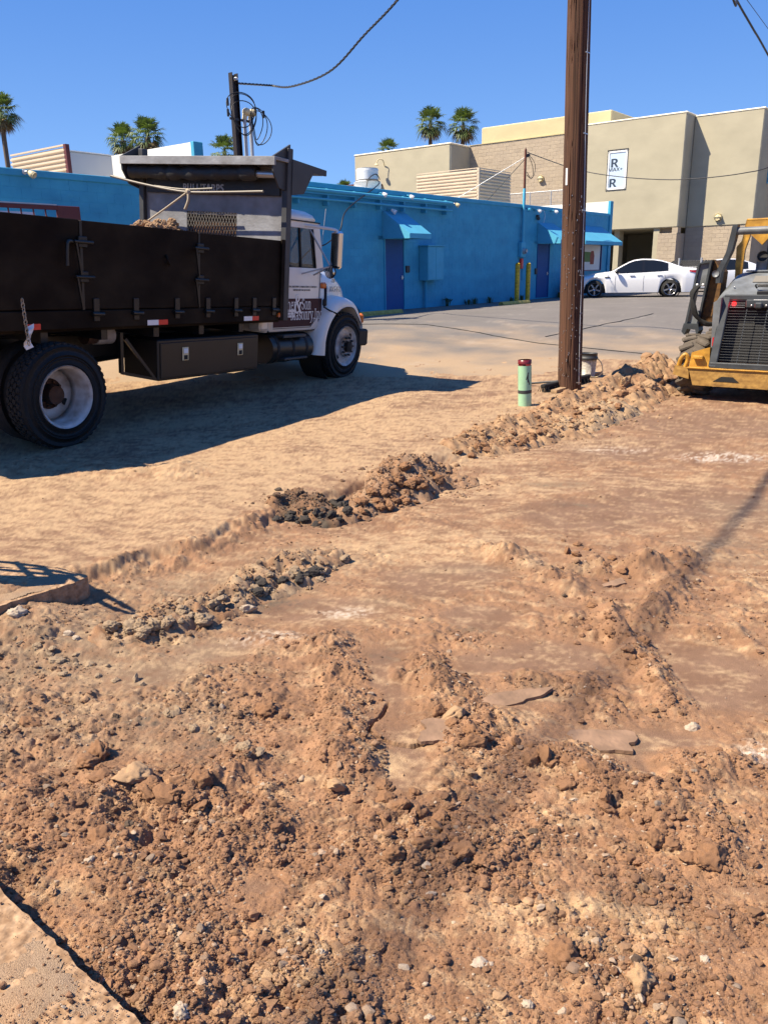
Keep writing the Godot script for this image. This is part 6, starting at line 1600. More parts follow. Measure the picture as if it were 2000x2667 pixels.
	# lift arm links and cross tube
	for s in [-1.0, 1.0]:
		var m := func(x: float) -> float: return x if s < 0 else 2 * cx - x
		begin(); prism([Vector2(m.call(0.14), 2.2), Vector2(m.call(0.2), 2.2), Vector2(m.call(0.19), 2.06), Vector2(m.call(0.16), 1.88), Vector2(m.call(0.06), 1.62), Vector2(m.call(0.05), 1.48), Vector2(m.call(0.0), 1.48), Vector2(m.call(-0.01), 1.62), Vector2(m.call(0.09), 1.86)], -0.26, -0.12); part(t, "lift_link", M["machine_dark"])
		begin(); disc(Vector3(m.call(-0.01), 1.6, -0.14), Vector3(0, 0, 1), 0.045, 0.03); part(t, "link_pin", M["machine_grey"])
		# tower plate: a channel that leans outwards, bare inside
		begin(); prism([Vector2(m.call(-0.38), 0.87), Vector2(m.call(-0.35), 0.87), Vector2(m.call(-0.245), 1.72), Vector2(m.call(-0.12), 1.745), Vector2(m.call(-0.22), 0.87), Vector2(m.call(-0.195), 0.87), Vector2(m.call(-0.09), 1.775), Vector2(m.call(-0.27), 1.735)], -0.42, -0.2); part(t, "lift_tower", M["machine_dark"])
		begin(); prism([Vector2(m.call(-0.28), 1.44), Vector2(m.call(-0.15), 1.44), Vector2(m.call(-0.12), 1.74), Vector2(m.call(-0.245), 1.72)], -0.3, -0.24); prism([Vector2(m.call(-0.32), 0.9), Vector2(m.call(-0.23), 0.9), Vector2(m.call(-0.2), 1.12), Vector2(m.call(-0.29), 1.12)], -0.3, -0.24); part(t, "tower_plate", M["machine_grey"])
		begin(); prism([Vector2(m.call(-0.19), 0.9), Vector2(m.call(-0.085), 1.77), Vector2(m.call(0.03), 1.62), Vector2(m.call(0.02), 1.3), Vector2(m.call(-0.08), 0.95)], -0.6, -0.3); part(t, "lift_arm", M["rust_yellow"])
		begin()
		for k in 4:
			tube(bez([Vector3(m.call(-0.22 - 0.012 * k), 1.44, -0.2), Vector3(m.call(-0.27 - 0.012 * k), 1.35, -0.14), Vector3(m.call(-0.275 + 0.01 * k), 1.2, -0.12), Vector3(m.call(-0.23 + 0.01 * k), 1.06, -0.14), Vector3(m.call(-0.1), 0.97 - 0.01 * k, -0.2), Vector3(m.call(0.05), 0.95, -0.25)], 6), 0.021, 7)
		part(t, "hydraulic_hoses", M["rubber"])
		begin()
		for q in [-0.25, -0.175]: sphere(Vector3(m.call(q), 1.46, -0.19), Vector3(0.017, 0.017, 0.012))
		part(t, "hose_fitting", M["white_paint"])
		begin(); prism([Vector2(m.call(-0.4), 0.84), Vector2(m.call(-0.36), 0.8), Vector2(m.call(-0.33), 0.88), Vector2(m.call(-0.22), 0.87), Vector2(m.call(-0.2), 0.79), Vector2(m.call(-0.17), 0.86), Vector2(m.call(-0.19), 0.95), Vector2(m.call(-0.38), 0.95)], -0.4, -0.18); part(t, "tower_foot", M["machine_dark"])
		begin(); lathe([Vector2(0.07, 0.0), Vector2(0.07, 0.25), Vector2(0.0, 0.26)], Vector3(m.call(-0.06), 0.98, -0.5), Vector3(0, 0, 1), 14); part(t, "cylinder_pin", M["rust_yellow"])
	begin(); tube([Vector3(0.18, 2.12, -0.18), Vector3(2 * cx - 0.18, 2.12, -0.18)], 0.047, 16); part(t, "cross_tube", M["machine_grey"])

# ---------------------------------------------------------------- cars (local x forward, y up, z to its right)
func car(at: Vector3, yaw: float, paint: String, label: String, dark_roof: bool) -> void:
	var t := thing("parked_car", label, "car", at, Basis(Vector3.UP, yaw))
	var fwx := 1.44; var rwx := -1.36; var wr := 0.33
	var xs := []
	var x := 2.42
	while x > -2.4201:
		xs.append(x)
		x -= 0.04
	var ip := func(tab: Array, v: float) -> float:
		for i in range(1, tab.size()):
			if v >= tab[i][0]: return lerpf(tab[i - 1][1], tab[i][1], (tab[i - 1][0] - v) / (tab[i - 1][0] - tab[i][0]))
		return tab[-1][1]
	var top := [[2.42, 0.62], [2.38, 0.7], [2.2, 0.77], [1.8, 0.86], [1.3, 0.94], [0.95, 0.99], [0.85, 1.0], [0.5, 1.19], [0.2, 1.35], [0.0, 1.42], [-0.3, 1.455], [-0.7, 1.44], [-1.0, 1.39], [-1.3, 1.3], [-1.6, 1.19], [-1.85, 1.11], [-2.2, 1.09], [-2.36, 1.06], [-2.42, 0.95]]
	var belt := [[2.42, 0.56], [2.35, 0.64], [2.0, 0.74], [1.2, 0.86], [0.8, 0.9], [0.0, 0.92], [-1.0, 0.96], [-1.6, 1.0], [-2.2, 1.03], [-2.36, 1.0], [-2.42, 0.9]]
	var wid := [[2.42, 0.62], [2.36, 0.74], [2.2, 0.83], [1.9, 0.895], [1.4, 0.915], [0.0, 0.92], [-1.3, 0.92], [-1.9, 0.9], [-2.2, 0.85], [-2.36, 0.78], [-2.42, 0.7]]
	var roofw := [[2.42, 0.5], [1.8, 0.7], [0.9, 0.76], [0.5, 0.68], [0.1, 0.6], [-0.6, 0.58], [-1.2, 0.6], [-1.7, 0.68], [-2.2, 0.72], [-2.42, 0.62]]
	var rows := []
	for v in xs:
		var yb := 0.2 + 0.05 * smoothstep(2.1, 2.42, absf(v))
		for wx in [fwx, rwx]:
			var d: float = absf(v - wx)
			if d < 0.39: yb = maxf(yb, 0.33 + sqrt(maxf(0.0, 0.39 * 0.39 - d * d)))
		var w: float = ip.call(wid, v); var b: float = ip.call(belt, v); var tp: float = ip.call(top, v); var rw: float = ip.call(roofw, v)
		var s := PackedVector3Array()
		s.append(Vector3(v, yb, w * 0.955)); s.append(Vector3(v, maxf(yb + 0.01, lerpf(yb, b, 0.25)), w * 0.985)); s.append(Vector3(v, maxf(yb + 0.02, lerpf(yb, b, 0.62)), w)); s.append(Vector3(v, maxf(yb + 0.03, b - 0.05), w * 0.985)); s.append(Vector3(v, b, w * 0.96))
		s.append(Vector3(v, maxf(b, tp - 0.05), rw)); s.append(Vector3(v, tp - 0.012, rw * 0.9)); s.append(Vector3(v, tp, 0))
		rows.append(s)
	var put_band := func(called: String, m: String, test: Callable, sides := [1.0, -1.0]):
		begin()
		smooth = true
		for sd in sides:
			for i in range(1, rows.size()):
				for k in 7:
					if not test.call(xs[i], k): continue
					var f := func(p: Vector3) -> Vector3: return Vector3(p.x, p.y, p.z * sd)
					face(f.call(rows[i - 1][k]), f.call(rows[i - 1][k + 1]), f.call(rows[i][k + 1]), f.call(rows[i][k]), Vector3(xs[i], 0.5, 0))
		smooth = false
		return part(t, called, M[m])
	var side_glass := func(v: float, k: int) -> bool: return k == 4 and ((v < 0.62 and v > -0.33) or (v < -0.4 and v > -1.3))
	var screen := func(v: float, k: int) -> bool: return k >= 6 and v < 0.86 and v > 0.12
	var rear := func(v: float, k: int) -> bool: return k >= 6 and v < -0.95 and v > -1.72
	var roof := func(v: float, k: int) -> bool: return dark_roof and k >= 6 and v <= 0.12 and v >= -0.95
	var pill := func(v: float, k: int) -> bool: return k == 4 and v <= -0.33 and v >= -0.4
	put_band.call("body", paint, func(v: float, k: int) -> bool: return not (side_glass.call(v, k) or screen.call(v, k) or rear.call(v, k) or roof.call(v, k) or pill.call(v, k)))
	put_band.call("side_window", "car_glass", side_glass)
	put_band.call("windscreen", "car_glass", screen)
	put_band.call("rear_window", "car_glass", rear)
	put_band.call("door_pillar", "black_gloss", pill)
	if dark_roof: put_band.call("roof", "black_gloss", roof)
	begin(); span(Vector3(-2.2, 0.18, -0.8), Vector3(2.2, 0.5, 0.8)); part(t, "underbody", M["trim_black"])
	begin()
	for wx in [fwx, rwx]:
		for s in [-1.0, 1.0]: lathe([Vector2(0.4, 0.55 * s), Vector2(0.4, 0.88 * s)], Vector3(wx, 0.33, 0), Vector3(0, 0, 1), 20)
	part(t, "wheel_wells", M["trim_black"])
	for wx in [fwx, rwx]:
		for s in [-1.0, 1.0]:
			begin(); lathe([Vector2(0.23, 0.69 * s), Vector2(0.3, 0.68 * s), Vector2(wr, 0.71 * s), Vector2(wr, 0.86 * s), Vector2(0.31, 0.89 * s), Vector2(0.235, 0.885 * s), Vector2(0.23, 0.8 * s)], Vector3(wx, wr, 0), Vector3(0, 0, 1), 28); var w := part(t, "wheel", M["rubber"])
			begin(); lathe([Vector2(0.235, 0.885 * s), Vector2(0.222, 0.88 * s), Vector2(0.222, 0.8 * s)], Vector3(wx, wr, 0), Vector3(0, 0, 1), 28)
			for k in 10:
				var a := TAU * k / 10.0; var a2 := a + (0.26 if k % 2 else -0.26)
				bar(Vector3(wx + cos(a) * 0.05, wr + sin(a) * 0.05, 0.875 * s), Vector3(wx + cos(a2) * 0.225, wr + sin(a2) * 0.225, 0.87 * s), 0.02, 0.016, Vector3(0, 0, 1), 0.004)
			disc(Vector3(wx, wr, 0.865 * s), Vector3(0, 0, s), 0.055, 0.015); part(w, "rim", M["alloy"])
			begin(); disc(Vector3(wx, wr, 0.8 * s), Vector3(0, 0, s), 0.22, 0.004); part(w, "brake", M["trim_black"])
	for s in [1.0, -1.0]:
		begin(); span(Vector3(-2.4, 0.0, 0), Vector3(-2.4, 0.0, 0)); begin()
		# wrap-round tail lamp and head lamp, lying on the body
		for q in [["tail_lamp", -2.395, -2.0, 0.86, 1.0, "red_lens"], ["head_lamp", 1.95, 2.385, 0.58, 0.72, "black_gloss"]]:
			begin()
			smooth = true
			var prev := []
			var xx: float = q[1]
			while xx <= q[2] + 0.001:
				var w: float = ip.call(wid, xx) + 0.006
				var f: float = (xx - q[1]) / (q[2] - q[1])
				var y0: float = q[3] + (0.1 * f if q[0] == "tail_lamp" else 0.09 * (1.0 - f)); var y1: float = q[4] - (0.0 if q[0] == "tail_lamp" else 0.03 * f)
				var cur := [Vector3(xx, y0, w * s), Vector3(xx, maxf(y0 + 0.005, y1), w * 0.985 * s)]
				if prev: face(prev[0], prev[1], cur[1], cur[0], Vector3(xx, 0.8, 0))
				prev = cur
				xx += 0.0486
			smooth = false
			part(t, q[0], M[q[5]])
		begin(); sphere(Vector3(0.62, 0.98, s * 1.02), Vector3(0.1, 0.07, 0.09)); bar(Vector3(0.65, 0.94, s * 0.88), Vector3(0.62, 0.96, s * 1.0), 0.05, 0.03); part(t, "door_mirror", M["black_gloss"])
		for hx in [0.05, -0.95]:
			begin(); box(Vector3(hx, 0.82, s * 0.925), Vector3(0.2, 0.03, 0.03), 0.012); part(t, "door_handle", M["chrome"])
		begin()
		for vx in [0.68, -0.365, -1.2]:
			var pr := Vector3.ZERO
			for yy in [0.28, 0.45, 0.65, 0.85]:
				var cur := Vector3(vx + (0.0 if vx > -1 else (yy - 0.28) * 0.35 - 0.12), yy, s * (ip.call(wid, vx) * (0.978 if yy < 0.3 else 0.999) + 0.001))
				if pr != Vector3.ZERO: bar(pr, cur, 0.004, 0.008, Vector3(1, 0, 0))
				pr = cur
		part(t, "door_seam", M["dark_steel"])
		begin(); box(Vector3(0.98, 0.78, s * 0.925), Vector3(0.2, 0.035, 0.012), 0.004); part(t, "side_vent", M["trim_black"])
	begin(); span(Vector3(2.3, 0.25, -0.6), Vector3(2.42, 0.42, 0.6), 0.03); part(t, "lower_grille", M["trim_black"])
	begin(); span(Vector3(-2.44, 0.42, -0.3), Vector3(-2.42, 0.55, 0.3)); part(t, "number_plate", M["white_paint"])

# ---------------------------------------------------------------- pole, pipe, small things
func pole_and_site() -> void:
	var base := gp(1482, 1014, 0.0)
	# the pole leans a little to our left
	var lean := Vector3(-0.024, 1, 0.0).normalized()
	var bx := Basis(Vector3.UP.cross(lean).normalized(), Vector3.UP.angle_to(lean))
	var p := thing("utility_pole", "tall brown weathered wooden utility pole standing in the dirt", "pole", base, bx)
	var V := PackedVector3Array(); var N := PackedVector3Array(); var C := PackedColorArray(); var I := PackedInt32Array()
	var nn := fnl(91, 1.0, FastNoiseLite.TYPE_SIMPLEX_SMOOTH, 4)
	var rows := 420; var cols := 150
	for j in rows:
		var y := -0.4 + 6.0 * j / (rows - 1) if j < rows - 1 else 10.5
		var r0 := lerpf(0.157, 0.135, y / 5.6) if y < 5.6 else 0.11
		for k in cols:
			var a := TAU * k / (cols - 1)
			var g := nn.get_noise_3d(cos(a) * 6.0, y * 0.3, sin(a) * 6.0) 
			var split := nn.get_noise_3d(cos(a) * 4.0 + 30.0, y * 0.12, sin(a) * 4.0)
			var r := r0 + 0.007 * g - 0.016 * smoothstep(0.02, 0.0, absf(split)) + 0.004 * nn.get_noise_2d(y * 0.7, 3.0)
			V.append(Vector3(cos(a) * r, y, sin(a) * r))
			N.append(Vector3(cos(a), 0, sin(a)))
			var f := nn.get_noise_3d(cos(a) * 22.0, y * 1.3, sin(a) * 22.0)
			var tone := 1.0 + 0.9 * g + 0.6 * f - 0.5 * smoothstep(0.03, 0.0, absf(split))
			var c := Vector3(0.075, 0.034, 0.0185) * tone
			c = c.lerp(Vector3(0.085, 0.06, 0.045), clampf(1.0 - (y - 0.2) / 0.8, 0.0, 0.0) )
			C.append(Color(maxf(c.x, 0.01), maxf(c.y, 0.006), maxf(c.z, 0.004)))
	for j in range(1, rows - 1):
		for k in cols:
			var q := j * cols + k
			var dx := V[q + (1 if k < cols - 1 else 2 - cols)] - V[q - (1 if k > 0 else 2 - cols)]
			var dy := V[q + cols] - V[q - cols]
			N[q] = dy.cross(dx).normalized()
	for j in rows - 1:
		for k in cols - 1:
			var q := j * cols + k
			I.append_array([q, q + 1, q + cols, q + 1, q + cols + 1, q + cols])
	var A := []; A.resize(Mesh.ARRAY_MAX)
	A[Mesh.ARRAY_VERTEX] = V; A[Mesh.ARRAY_NORMAL] = N; A[Mesh.ARRAY_COLOR] = C; A[Mesh.ARRAY_INDEX] = I
	var am := ArrayMesh.new(); am.add_surface_from_arrays(Mesh.PRIMITIVE_TRIANGLES, A)
	var sh := MeshInstance3D.new(); sh.mesh = am; sh.material_override = M["pole_vert"]
	put(p, "shaft", sh)
	# earth wire stapled down the side, tag, splinters
	var wpth := []
	for k in 60:
		var y := 0.08 + 5.5 * k / 59.0
		var a := 0.95 + 0.05 * sin(y * 2.1)
		var r := lerpf(0.166, 0.143, y / 5.6)
		wpth.append(Vector3(cos(a) * r, y, sin(a) * r))
	begin(); tube(wpth, 0.006, 6); part(p, "earth_wire", M["conduit_grey"])
	for y in [0.1, 1.5, 2.3, 3.2, 4.1]:
		begin(); var a0 := 0.95 + 0.05 * sin(y * 2.1)
		bar(Vector3(cos(a0 - 0.22), 0, sin(a0 - 0.22)) * 0.163 + Vector3(0, y, 0), Vector3(cos(a0 + 0.22), 0, sin(a0 + 0.22)) * 0.163 + Vector3(0, y + 0.01, 0), 0.012, 0.012); part(p, "staple", M["steel"])
	begin(); box(Vector3(cos(2.55) * 0.149, 2.72, sin(2.55) * 0.149), Vector3(0.03, 0.2, 0.008), 0.0, Basis(Vector3.UP, -2.55 + PI / 2)); part(p, "tag", M["white_paint"])
	var rng := RandomNumberGenerator.new(); rng.seed = 14
	begin()
	for k in 90:
		var y := 0.2 + pow(rng.randf(), 1.3) * 2.3; var a := rng.randf_range(0.7, 2.9); var r := lerpf(0.158, 0.135, y / 5.6)
		box(Vector3(cos(a) * r, y, sin(a) * r), Vector3(0.006, rng.randf_range(0.006, 0.03), 0.012), 0.0, Basis(Vector3.UP, -a + PI / 2) * Basis(Vector3(0, 0, 1), rng.randfn() * 0.3))
	tag(part(p, "staples", M["steel"]), "", "", "", "stuff")
	# green pipe stub
	var g := gp(1366, 1060, 0.0)
	var gy := soil_h(g.x, g.z, false)
	var pg := thing("drain_pipe", "pale green plastic pipe stub standing upright in the dirt", "pipe", Vector3(g.x, gy, g.z), Basis(Vector3(0, 0, 1), 0.035))
	begin(); lathe([Vector2(0.079, -0.2), Vector2(0.08, 0.48)], Vector3.ZERO, Vector3.UP, 28); part(pg, "pipe", M["pipe_green"])
	begin(); lathe([Vector2(0.0805, 0.5), Vector2(0.081, 0.545), Vector2(0.074, 0.548), Vector2(0.072, 0.48), Vector2(0.0, 0.47)], Vector3.ZERO, Vector3.UP, 28); part(pg, "red_rim", M["pipe_red"])
	begin(); lathe([Vector2(0.081, 0.15), Vector2(0.0815, 0.16), Vector2(0.0815, 0.18), Vector2(0.081, 0.19)], Vector3.ZERO, Vector3.UP, 28); part(pg, "print_band", M["dark_steel"])
	begin()
	for k in 3: box(Vector3(cos(1.15 + k * 0.1) * 0.081, 0.3 + 0.03 * k, sin(1.15 + k * 0.1) * 0.081), Vector3(0.012, 0.09, 0.003), 0.0, Basis(Vector3.UP, -(1.15 + k * 0.1) + PI / 2) * Basis(Vector3(0, 0, 1), 0.3 - 0.3 * k)); 
	part(pg, "stencil_mark", M["dark_steel"])
	# bucket behind the pole
	var b := gp(1527, 984, 0.0)
	var bk := thing("bucket", "dirty white plastic bucket behind the pole's foot", "bucket", Vector3(b.x, soil_h(b.x, b.z, false), b.z))
	begin(); lathe([Vector2(0.0, 0.0), Vector2(0.115, 0.0), Vector2(0.135, 0.27)], Vector3.ZERO, Vector3.UP, 24); part(bk, "pail", M["bucket_white"])
	begin(); lathe([Vector2(0.137, 0.26), Vector2(0.15, 0.265), Vector2(0.15, 0.3), Vector2(0.143, 0.305), Vector2(0.14, 0.36), Vector2(0.125, 0.362), Vector2(0.123, 0.27)], Vector3.ZERO, Vector3.UP, 24); part(bk, "rim", M["dark_steel"])
	begin(); tube(bez([Vector3(0.145, 0.28, 0), Vector3(0.2, 0.2, 0.05), Vector3(0.21, 0.08, 0.08), Vector3(0.12, 0.01, 0.1), Vector3(0.02, 0.02, 0.14)], 6), 0.008, 6); part(bk, "handle", M["cream_paint"])
	# push broom lying across the pole's foot
	var a1 := gp(1412, 1020, 0.02); var a2 := gp(1532, 990, 0.02)
	a1.y = soil_h(a1.x, a1.z, false); a2.y = soil_h(a2.x, a2.z, false)
	var br := thing("push_broom", "black bristled push broom lying at the pole's foot", "broom", a1)
	begin(); bar(Vector3(0, 0.075, 0), a2 - a1 + Vector3(0, 0.075, 0), 0.07, 0.05, Vector3.UP, 0.01); part(br, "head", M["broom_black"])
	begin()
	for k in 420:
		var q := (a2 - a1) * rng.randf() + Vector3(rng.randf_range(-0.05, 0.05), 0, rng.randf_range(-0.05, 0.05))
		bar(q + Vector3(0, 0.06, 0), q + Vector3(rng.randfn() * 0.02, -0.01, rng.randfn() * 0.03 + 0.02), 0.006, 0.006)
	tag(part(br, "bristles", M["broom_black"]), "", "", "", "stuff")
	var h2 := gp(1375, 1000, 0.03)
	h2.y = soil_h(h2.x, h2.z, false) + 0.03
	begin(); tube([(a2 - a1) * 0.4 + Vector3(0, 0.09, 0), h2 - a1], 0.014, 8); part(br, "handle", M["dark_steel"])
	for q in [[1441, 1026, 1487, 1010, 0, "short wooden board lying in front of the push broom"], [1538, 984, 1562, 976, 1, "short wooden board lying beside the white bucket"]]:
		var s := gp(q[0], q[1], 0.0); var e := gp(q[2], q[3], 0.0)
		s.y = soil_h(s.x, s.z, false) + 0.025; e.y = soil_h(e.x, e.z, false) + 0.025
		begin(); bar(Vector3.ZERO, e - s, 0.085, 0.04, Vector3.UP, 0.003)
		var o := part(self, "wooden_board", M["board"]); o.position = s
		tag(o, q[5], "board")
	# ---- cables
	var top := base + bx * Vector3(0, 9.6, 0)
	var cable := func(pts: Array, r: float, label: String, called := "overhead_cable", twist := false):
		begin()
		var path := bez(pts, 24)
		if not twist: tube(path, r, 6)
		else:
			for k in 3:
				var q := []
				for i in path.size():
					var a := i * 0.9 + k * TAU / 3
					q.append(path[i] + Vector3(cos(a), sin(a), cos(a + 1.0)) * r * 0.75)
				tube(q, r * 0.62, 5)
		tag(part(self, called, M["wire_black"]), label, "cable")
	var steel_top := wp(-5.75, 5.72, 0.32)
	cable.call([steel_top, gd(700, 222, 19.5), gd(760, 225, 18.8), gd(860, 185, 17.6), gd(950, 90, 16.4), gd(1035, 0, 15.4), gd(1150, -150, 14.4), top], 0.022, "twisted black service cable from the steel post up to the pole", "service_cable", true)
	cable.call([top + Vector3(0, -0.4, 0), gd(1890, -60, 13.0), gd(1920, 5, 14.0), gd(1960, 75, 15.0), gd(2004, 152, 16.5), gd(2150, 420, 24.0)], 0.02, "black cable crossing the sky at the pole's right", "service_cable")
	cable.call([gd(1937, -10, 15.0), gd(1970, 35, 16.0), gd(2010, 90, 18.0)], 0.006, "thin grey wire beside the black cable in the sky", "thin_wire")
	# from the roof mast behind the pole to the right
	cable.call([wp(8.2, 5.6, 0.15), gd(1470, 432, 32.0), gd(1540, 450, 31.0), gd(1640, 463, 30.0), gd(1750, 468, 29.0), gd(1850, 462, 28.0), gd(1940, 450, 27.0), gd(2010, 432, 26.0), gd(2200, 350, 24.0)], 0.016, "sagging wire from the roof mast past the tan building", "service_wire")
	# from the blue roof edge down to the truck's far side
	cable.call([wp(0.2, 4.2, -0.8), wp(0.05, 4.05, -0.2), gd(905, 545, 21.0), gd(885, 600, 20.5), gd(850, 635, 20.2), gd(800, 658, 20.0), wp(-4.6, 1.1, 0.05)], 0.018, "black cable drooping across the blue wall from the roof fan", "drop_cable")
	# thick telephone cable over our heads: only its soft shadow on the dirt shows
	var g1 := gp(2000, 1240, -0.08); var g2 := gp(1130, 2280, -0.08)
	var hgt := 7.5
	var q0 := g2 + SUN * (15.0 / SUN.y)
	var q1 := g1 + SUN * (hgt / SUN.y)
	var dirn := q1 - q0
	cable.call([q0 - dirn * 0.6, q0, q1, q1 + dirn * 0.45], 0.03, "thick telephone cable strung overhead across the dirt", "telephone_cable")
	# steel post with two conduits and coiled wires by the blue wall
	var sp := thing("steel_post", "dark steel channel post carrying coiled wires by the blue wall", "post", wp(-5.78, 0, 0.3), wall_basis())
	begin(); span(Vector3(-0.09, 0, -0.06), Vector3(-0.075, 5.92, 0.06)); span(Vector3(0.075, 0, -0.06), Vector3(0.09, 5.92, 0.06)); span(Vector3(-0.08, 0, -0.01), Vector3(0.08, 5.88, 0.01)); part(sp, "channel", M["steel_brown"])
	begin(); lathe([Vector2(0.0, 0.0), Vector2(0.035, 0.0), Vector2(0.04, 0.03), Vector2(0.03, 0.08), Vector2(0.0, 0.08)], Vector3(0.02, 5.8, 0.02), Vector3(0, 0, 1), 12); part(sp, "insulator", M["white_paint"])
	for q in [0.24, 0.42]:
		begin(); tube([Vector3(q, 0, 0.02), Vector3(q, 5.1, 0.02)], 0.042, 10); var cd := part(sp, "conduit", M["conduit_grey"])
		begin(); sphere(Vector3(q + 0.05, 5.16, 0.05), Vector3(0.1, 0.09, 0.1), 14); tube([Vector3(q, 5.0, 0.02), Vector3(q + 0.02, 5.14, 0.03)], 0.055, 10); part(cd, "weather_head", M["cream_paint"])
	begin()
	for q in [[0.05, 5.28, 0.42, 0.36, 0.0], [0.1, 5.2, 0.38, 0.42, 0.4], [0.55, 5.0, 0.24, 0.4, 1.0], [0.62, 4.98, 0.3, 0.36, 1.5], [0.12, 5.12, 0.36, 0.36, 0.2], [0.5, 5.05, 0.16, 0.34, 0.7]]:
		var lp := []
		for k in 33:
			var a := TAU * k / 32.0
			lp.append(Vector3(q[0] + cos(a) * q[2], q[1] - 0.12 + sin(a) * q[3], 0.14 + 0.06 * sin(a * 2.0 + q[4])))
		tube(lp, 0.011, 5)
	part(sp, "wire_coil", M["wire_black"])
	begin()
	for q in [[-0.36, 5.32], [-0.37, 5.1], [0.72, 5.2]]: box(Vector3(q[0], q[1] - 0.05, 0.16), Vector3(0.05, 0.16, 0.05), 0.012)
	part(sp, "splice", M["wire_black"])
	begin(); span(Vector3(-0.2, 4.95, 0.0), Vector3(0.5, 5.0, 0.03)); part(sp, "strap", M["dark_steel"])
	# a steel rack just out of frame at the left: its bars throw the barred shadow on the slab
	var rh := 0.95
	var up := SUN * (rh / SUN.y)
	var rl := thing("shadow_rack", "low steel pipe rack standing left of the old slab", "rack", gp(-160, 1530, 0.0) + Vector3(up.x, 0, up.z))
	var at := func(px: float, py: float) -> Vector3: return gp(px, py, 0.0) + up - rl.position
	for ln in [[[-200, 1455], [0, 1463], [130, 1478], [225, 1503]], [[-200, 1473], [0, 1478], [110, 1490], [215, 1508]], [[-200, 1490], [0, 1492], [200, 1512]], [[40, 1462], [95, 1512]], [[110, 1474], [150, 1512]], [[215, 1500], [300, 1545], [370, 1566]], [[195, 1512], [270, 1550], [370, 1568]]]:
		begin()
		var pp := []
		for q in ln: pp.append(at.call(q[0], q[1]))
		tube(bez(pp, 6), 0.017, 6); part(rl, "rail", M["dark_steel"])
	begin()
	var A4: Vector3 = at.call(-220, 1500); var B4: Vector3 = at.call(195, 1512); var C4: Vector3 = at.call(180, 1530); var D4: Vector3 = at.call(-220, 1560)
	face(A4, B4, C4, D4, A4 - Vector3(0, 1, 0)); face(A4 - Vector3(0, .03, 0), B4 - Vector3(0, .03, 0), C4 - Vector3(0, .03, 0), D4 - Vector3(0, .03, 0), A4 + Vector3(0, 1, 0)); face(A4, B4, B4 - Vector3(0, .03, 0), A4 - Vector3(0, .03, 0), C4); face(C4, D4, D4 - Vector3(0, .03, 0), C4 - Vector3(0, .03, 0), A4)
	part(rl, "deck", M["dark_steel"])
	for q in [A4, D4]:
		begin(); tube([q + Vector3(0.05, 0, 0), q + Vector3(0.05, -rh - 0.1, 0)], 0.025, 6); part(rl, "leg", M["dark_steel"])

# ---------------------------------------------------------------- palms
func palm(crown: Vector3, rad: float, sd: int, label: String, ground := 0.4) -> void:
	var rng := RandomNumberGenerator.new(); rng.seed = sd
	var t := thing("palm_tree", label, "palm tree", Vector3(crown.x + rng.randfn() * 0.2, ground, crown.z), Basis.IDENTITY, "fan palms beyond the roofs")
	var c := crown - t.position
	begin(); tube(bez([Vector3(0, 0, 0), Vector3(0.1, c.y * 0.4, 0), Vector3(c.x * 0.7, c.y * 0.75, c.z), c + Vector3(0, -0.2, 0)], 6), rad * 0.115, 10); part(t, "trunk", M["palm_trunk"])
	var fan := func(dir: Vector3, plen: float, fr: float, droop: float):
		var up := Vector3.UP if absf(dir.y) < 0.95 else Vector3(1, 0, 0.2)
		var sidev := dir.cross(up).normalized(); var nrm := sidev.cross(dir).normalized()
		var p1 := c + dir * plen * 0.6; var p2 := c + dir * plen + Vector3(0, -droop * plen * 0.25, 0)
		tri(c - sidev * 0.02, c + sidev * 0.02, p1); tri(p1 - sidev * 0.025, p1 + sidev * 0.025, p2 + nrm * 0.01)
		tri(c - nrm * 0.02, c + nrm * 0.02, p2)
		var n := 17
		for k in n:
			var a := lerpf(-2.05, 2.05, float(k) / (n - 1)) + rng.randf_range(-0.05, 0.05)
			var l := fr * (0.72 + 0.28 * cos(a * 0.7)) * rng.randf_range(0.85, 1.08)
			var d := (dir * cos(a) + sidev * sin(a) + nrm * 0.22 * absf(sin(a))).normalized()
			var w := sidev * cos(a) - dir * sin(a)
			var m1 := p2 + d * l * 0.55
			var tip := p2 + d * l + Vector3(0, -l * (0.12 + droop * 0.4) * rng.randf_range(0.4, 1.4), 0)
			var ww := w * fr * 0.06
			tri(p2, m1 + ww, m1 - ww); tri(m1 - ww, m1 + ww, tip)
	begin()
	var nl := rng.randi_range(24, 38)
	for k in nl:
		var el := lerpf(1.45, -0.75, pow((k + rng.randf()) / nl, rng.randf_range(0.9, 1.3))); var az := k * 2.4 + rng.randf() * 0.5
		fan.call(Vector3(cos(az) * cos(el), sin(el), sin(az) * cos(el)), rad * rng.randf_range(0.48, 0.62), rad * rng.randf_range(0.5, 0.62), 0.4 if el > 0.3 else 0.9)
	part(t, "crown", M["palm_leaf"])
	begin()
	for k in 12:
		var el := rng.randf_range(-1.35, -0.8); var az := k * 2.4 + rng.randf() * 0.5
		fan.call(Vector3(cos(az) * cos(el), sin(el), sin(az) * cos(el)), rad * 0.5, rad * rng.randf_range(0.45, 0.6), 0.6)
	part(t, "dry_skirt", M["palm_leaf_dry"])
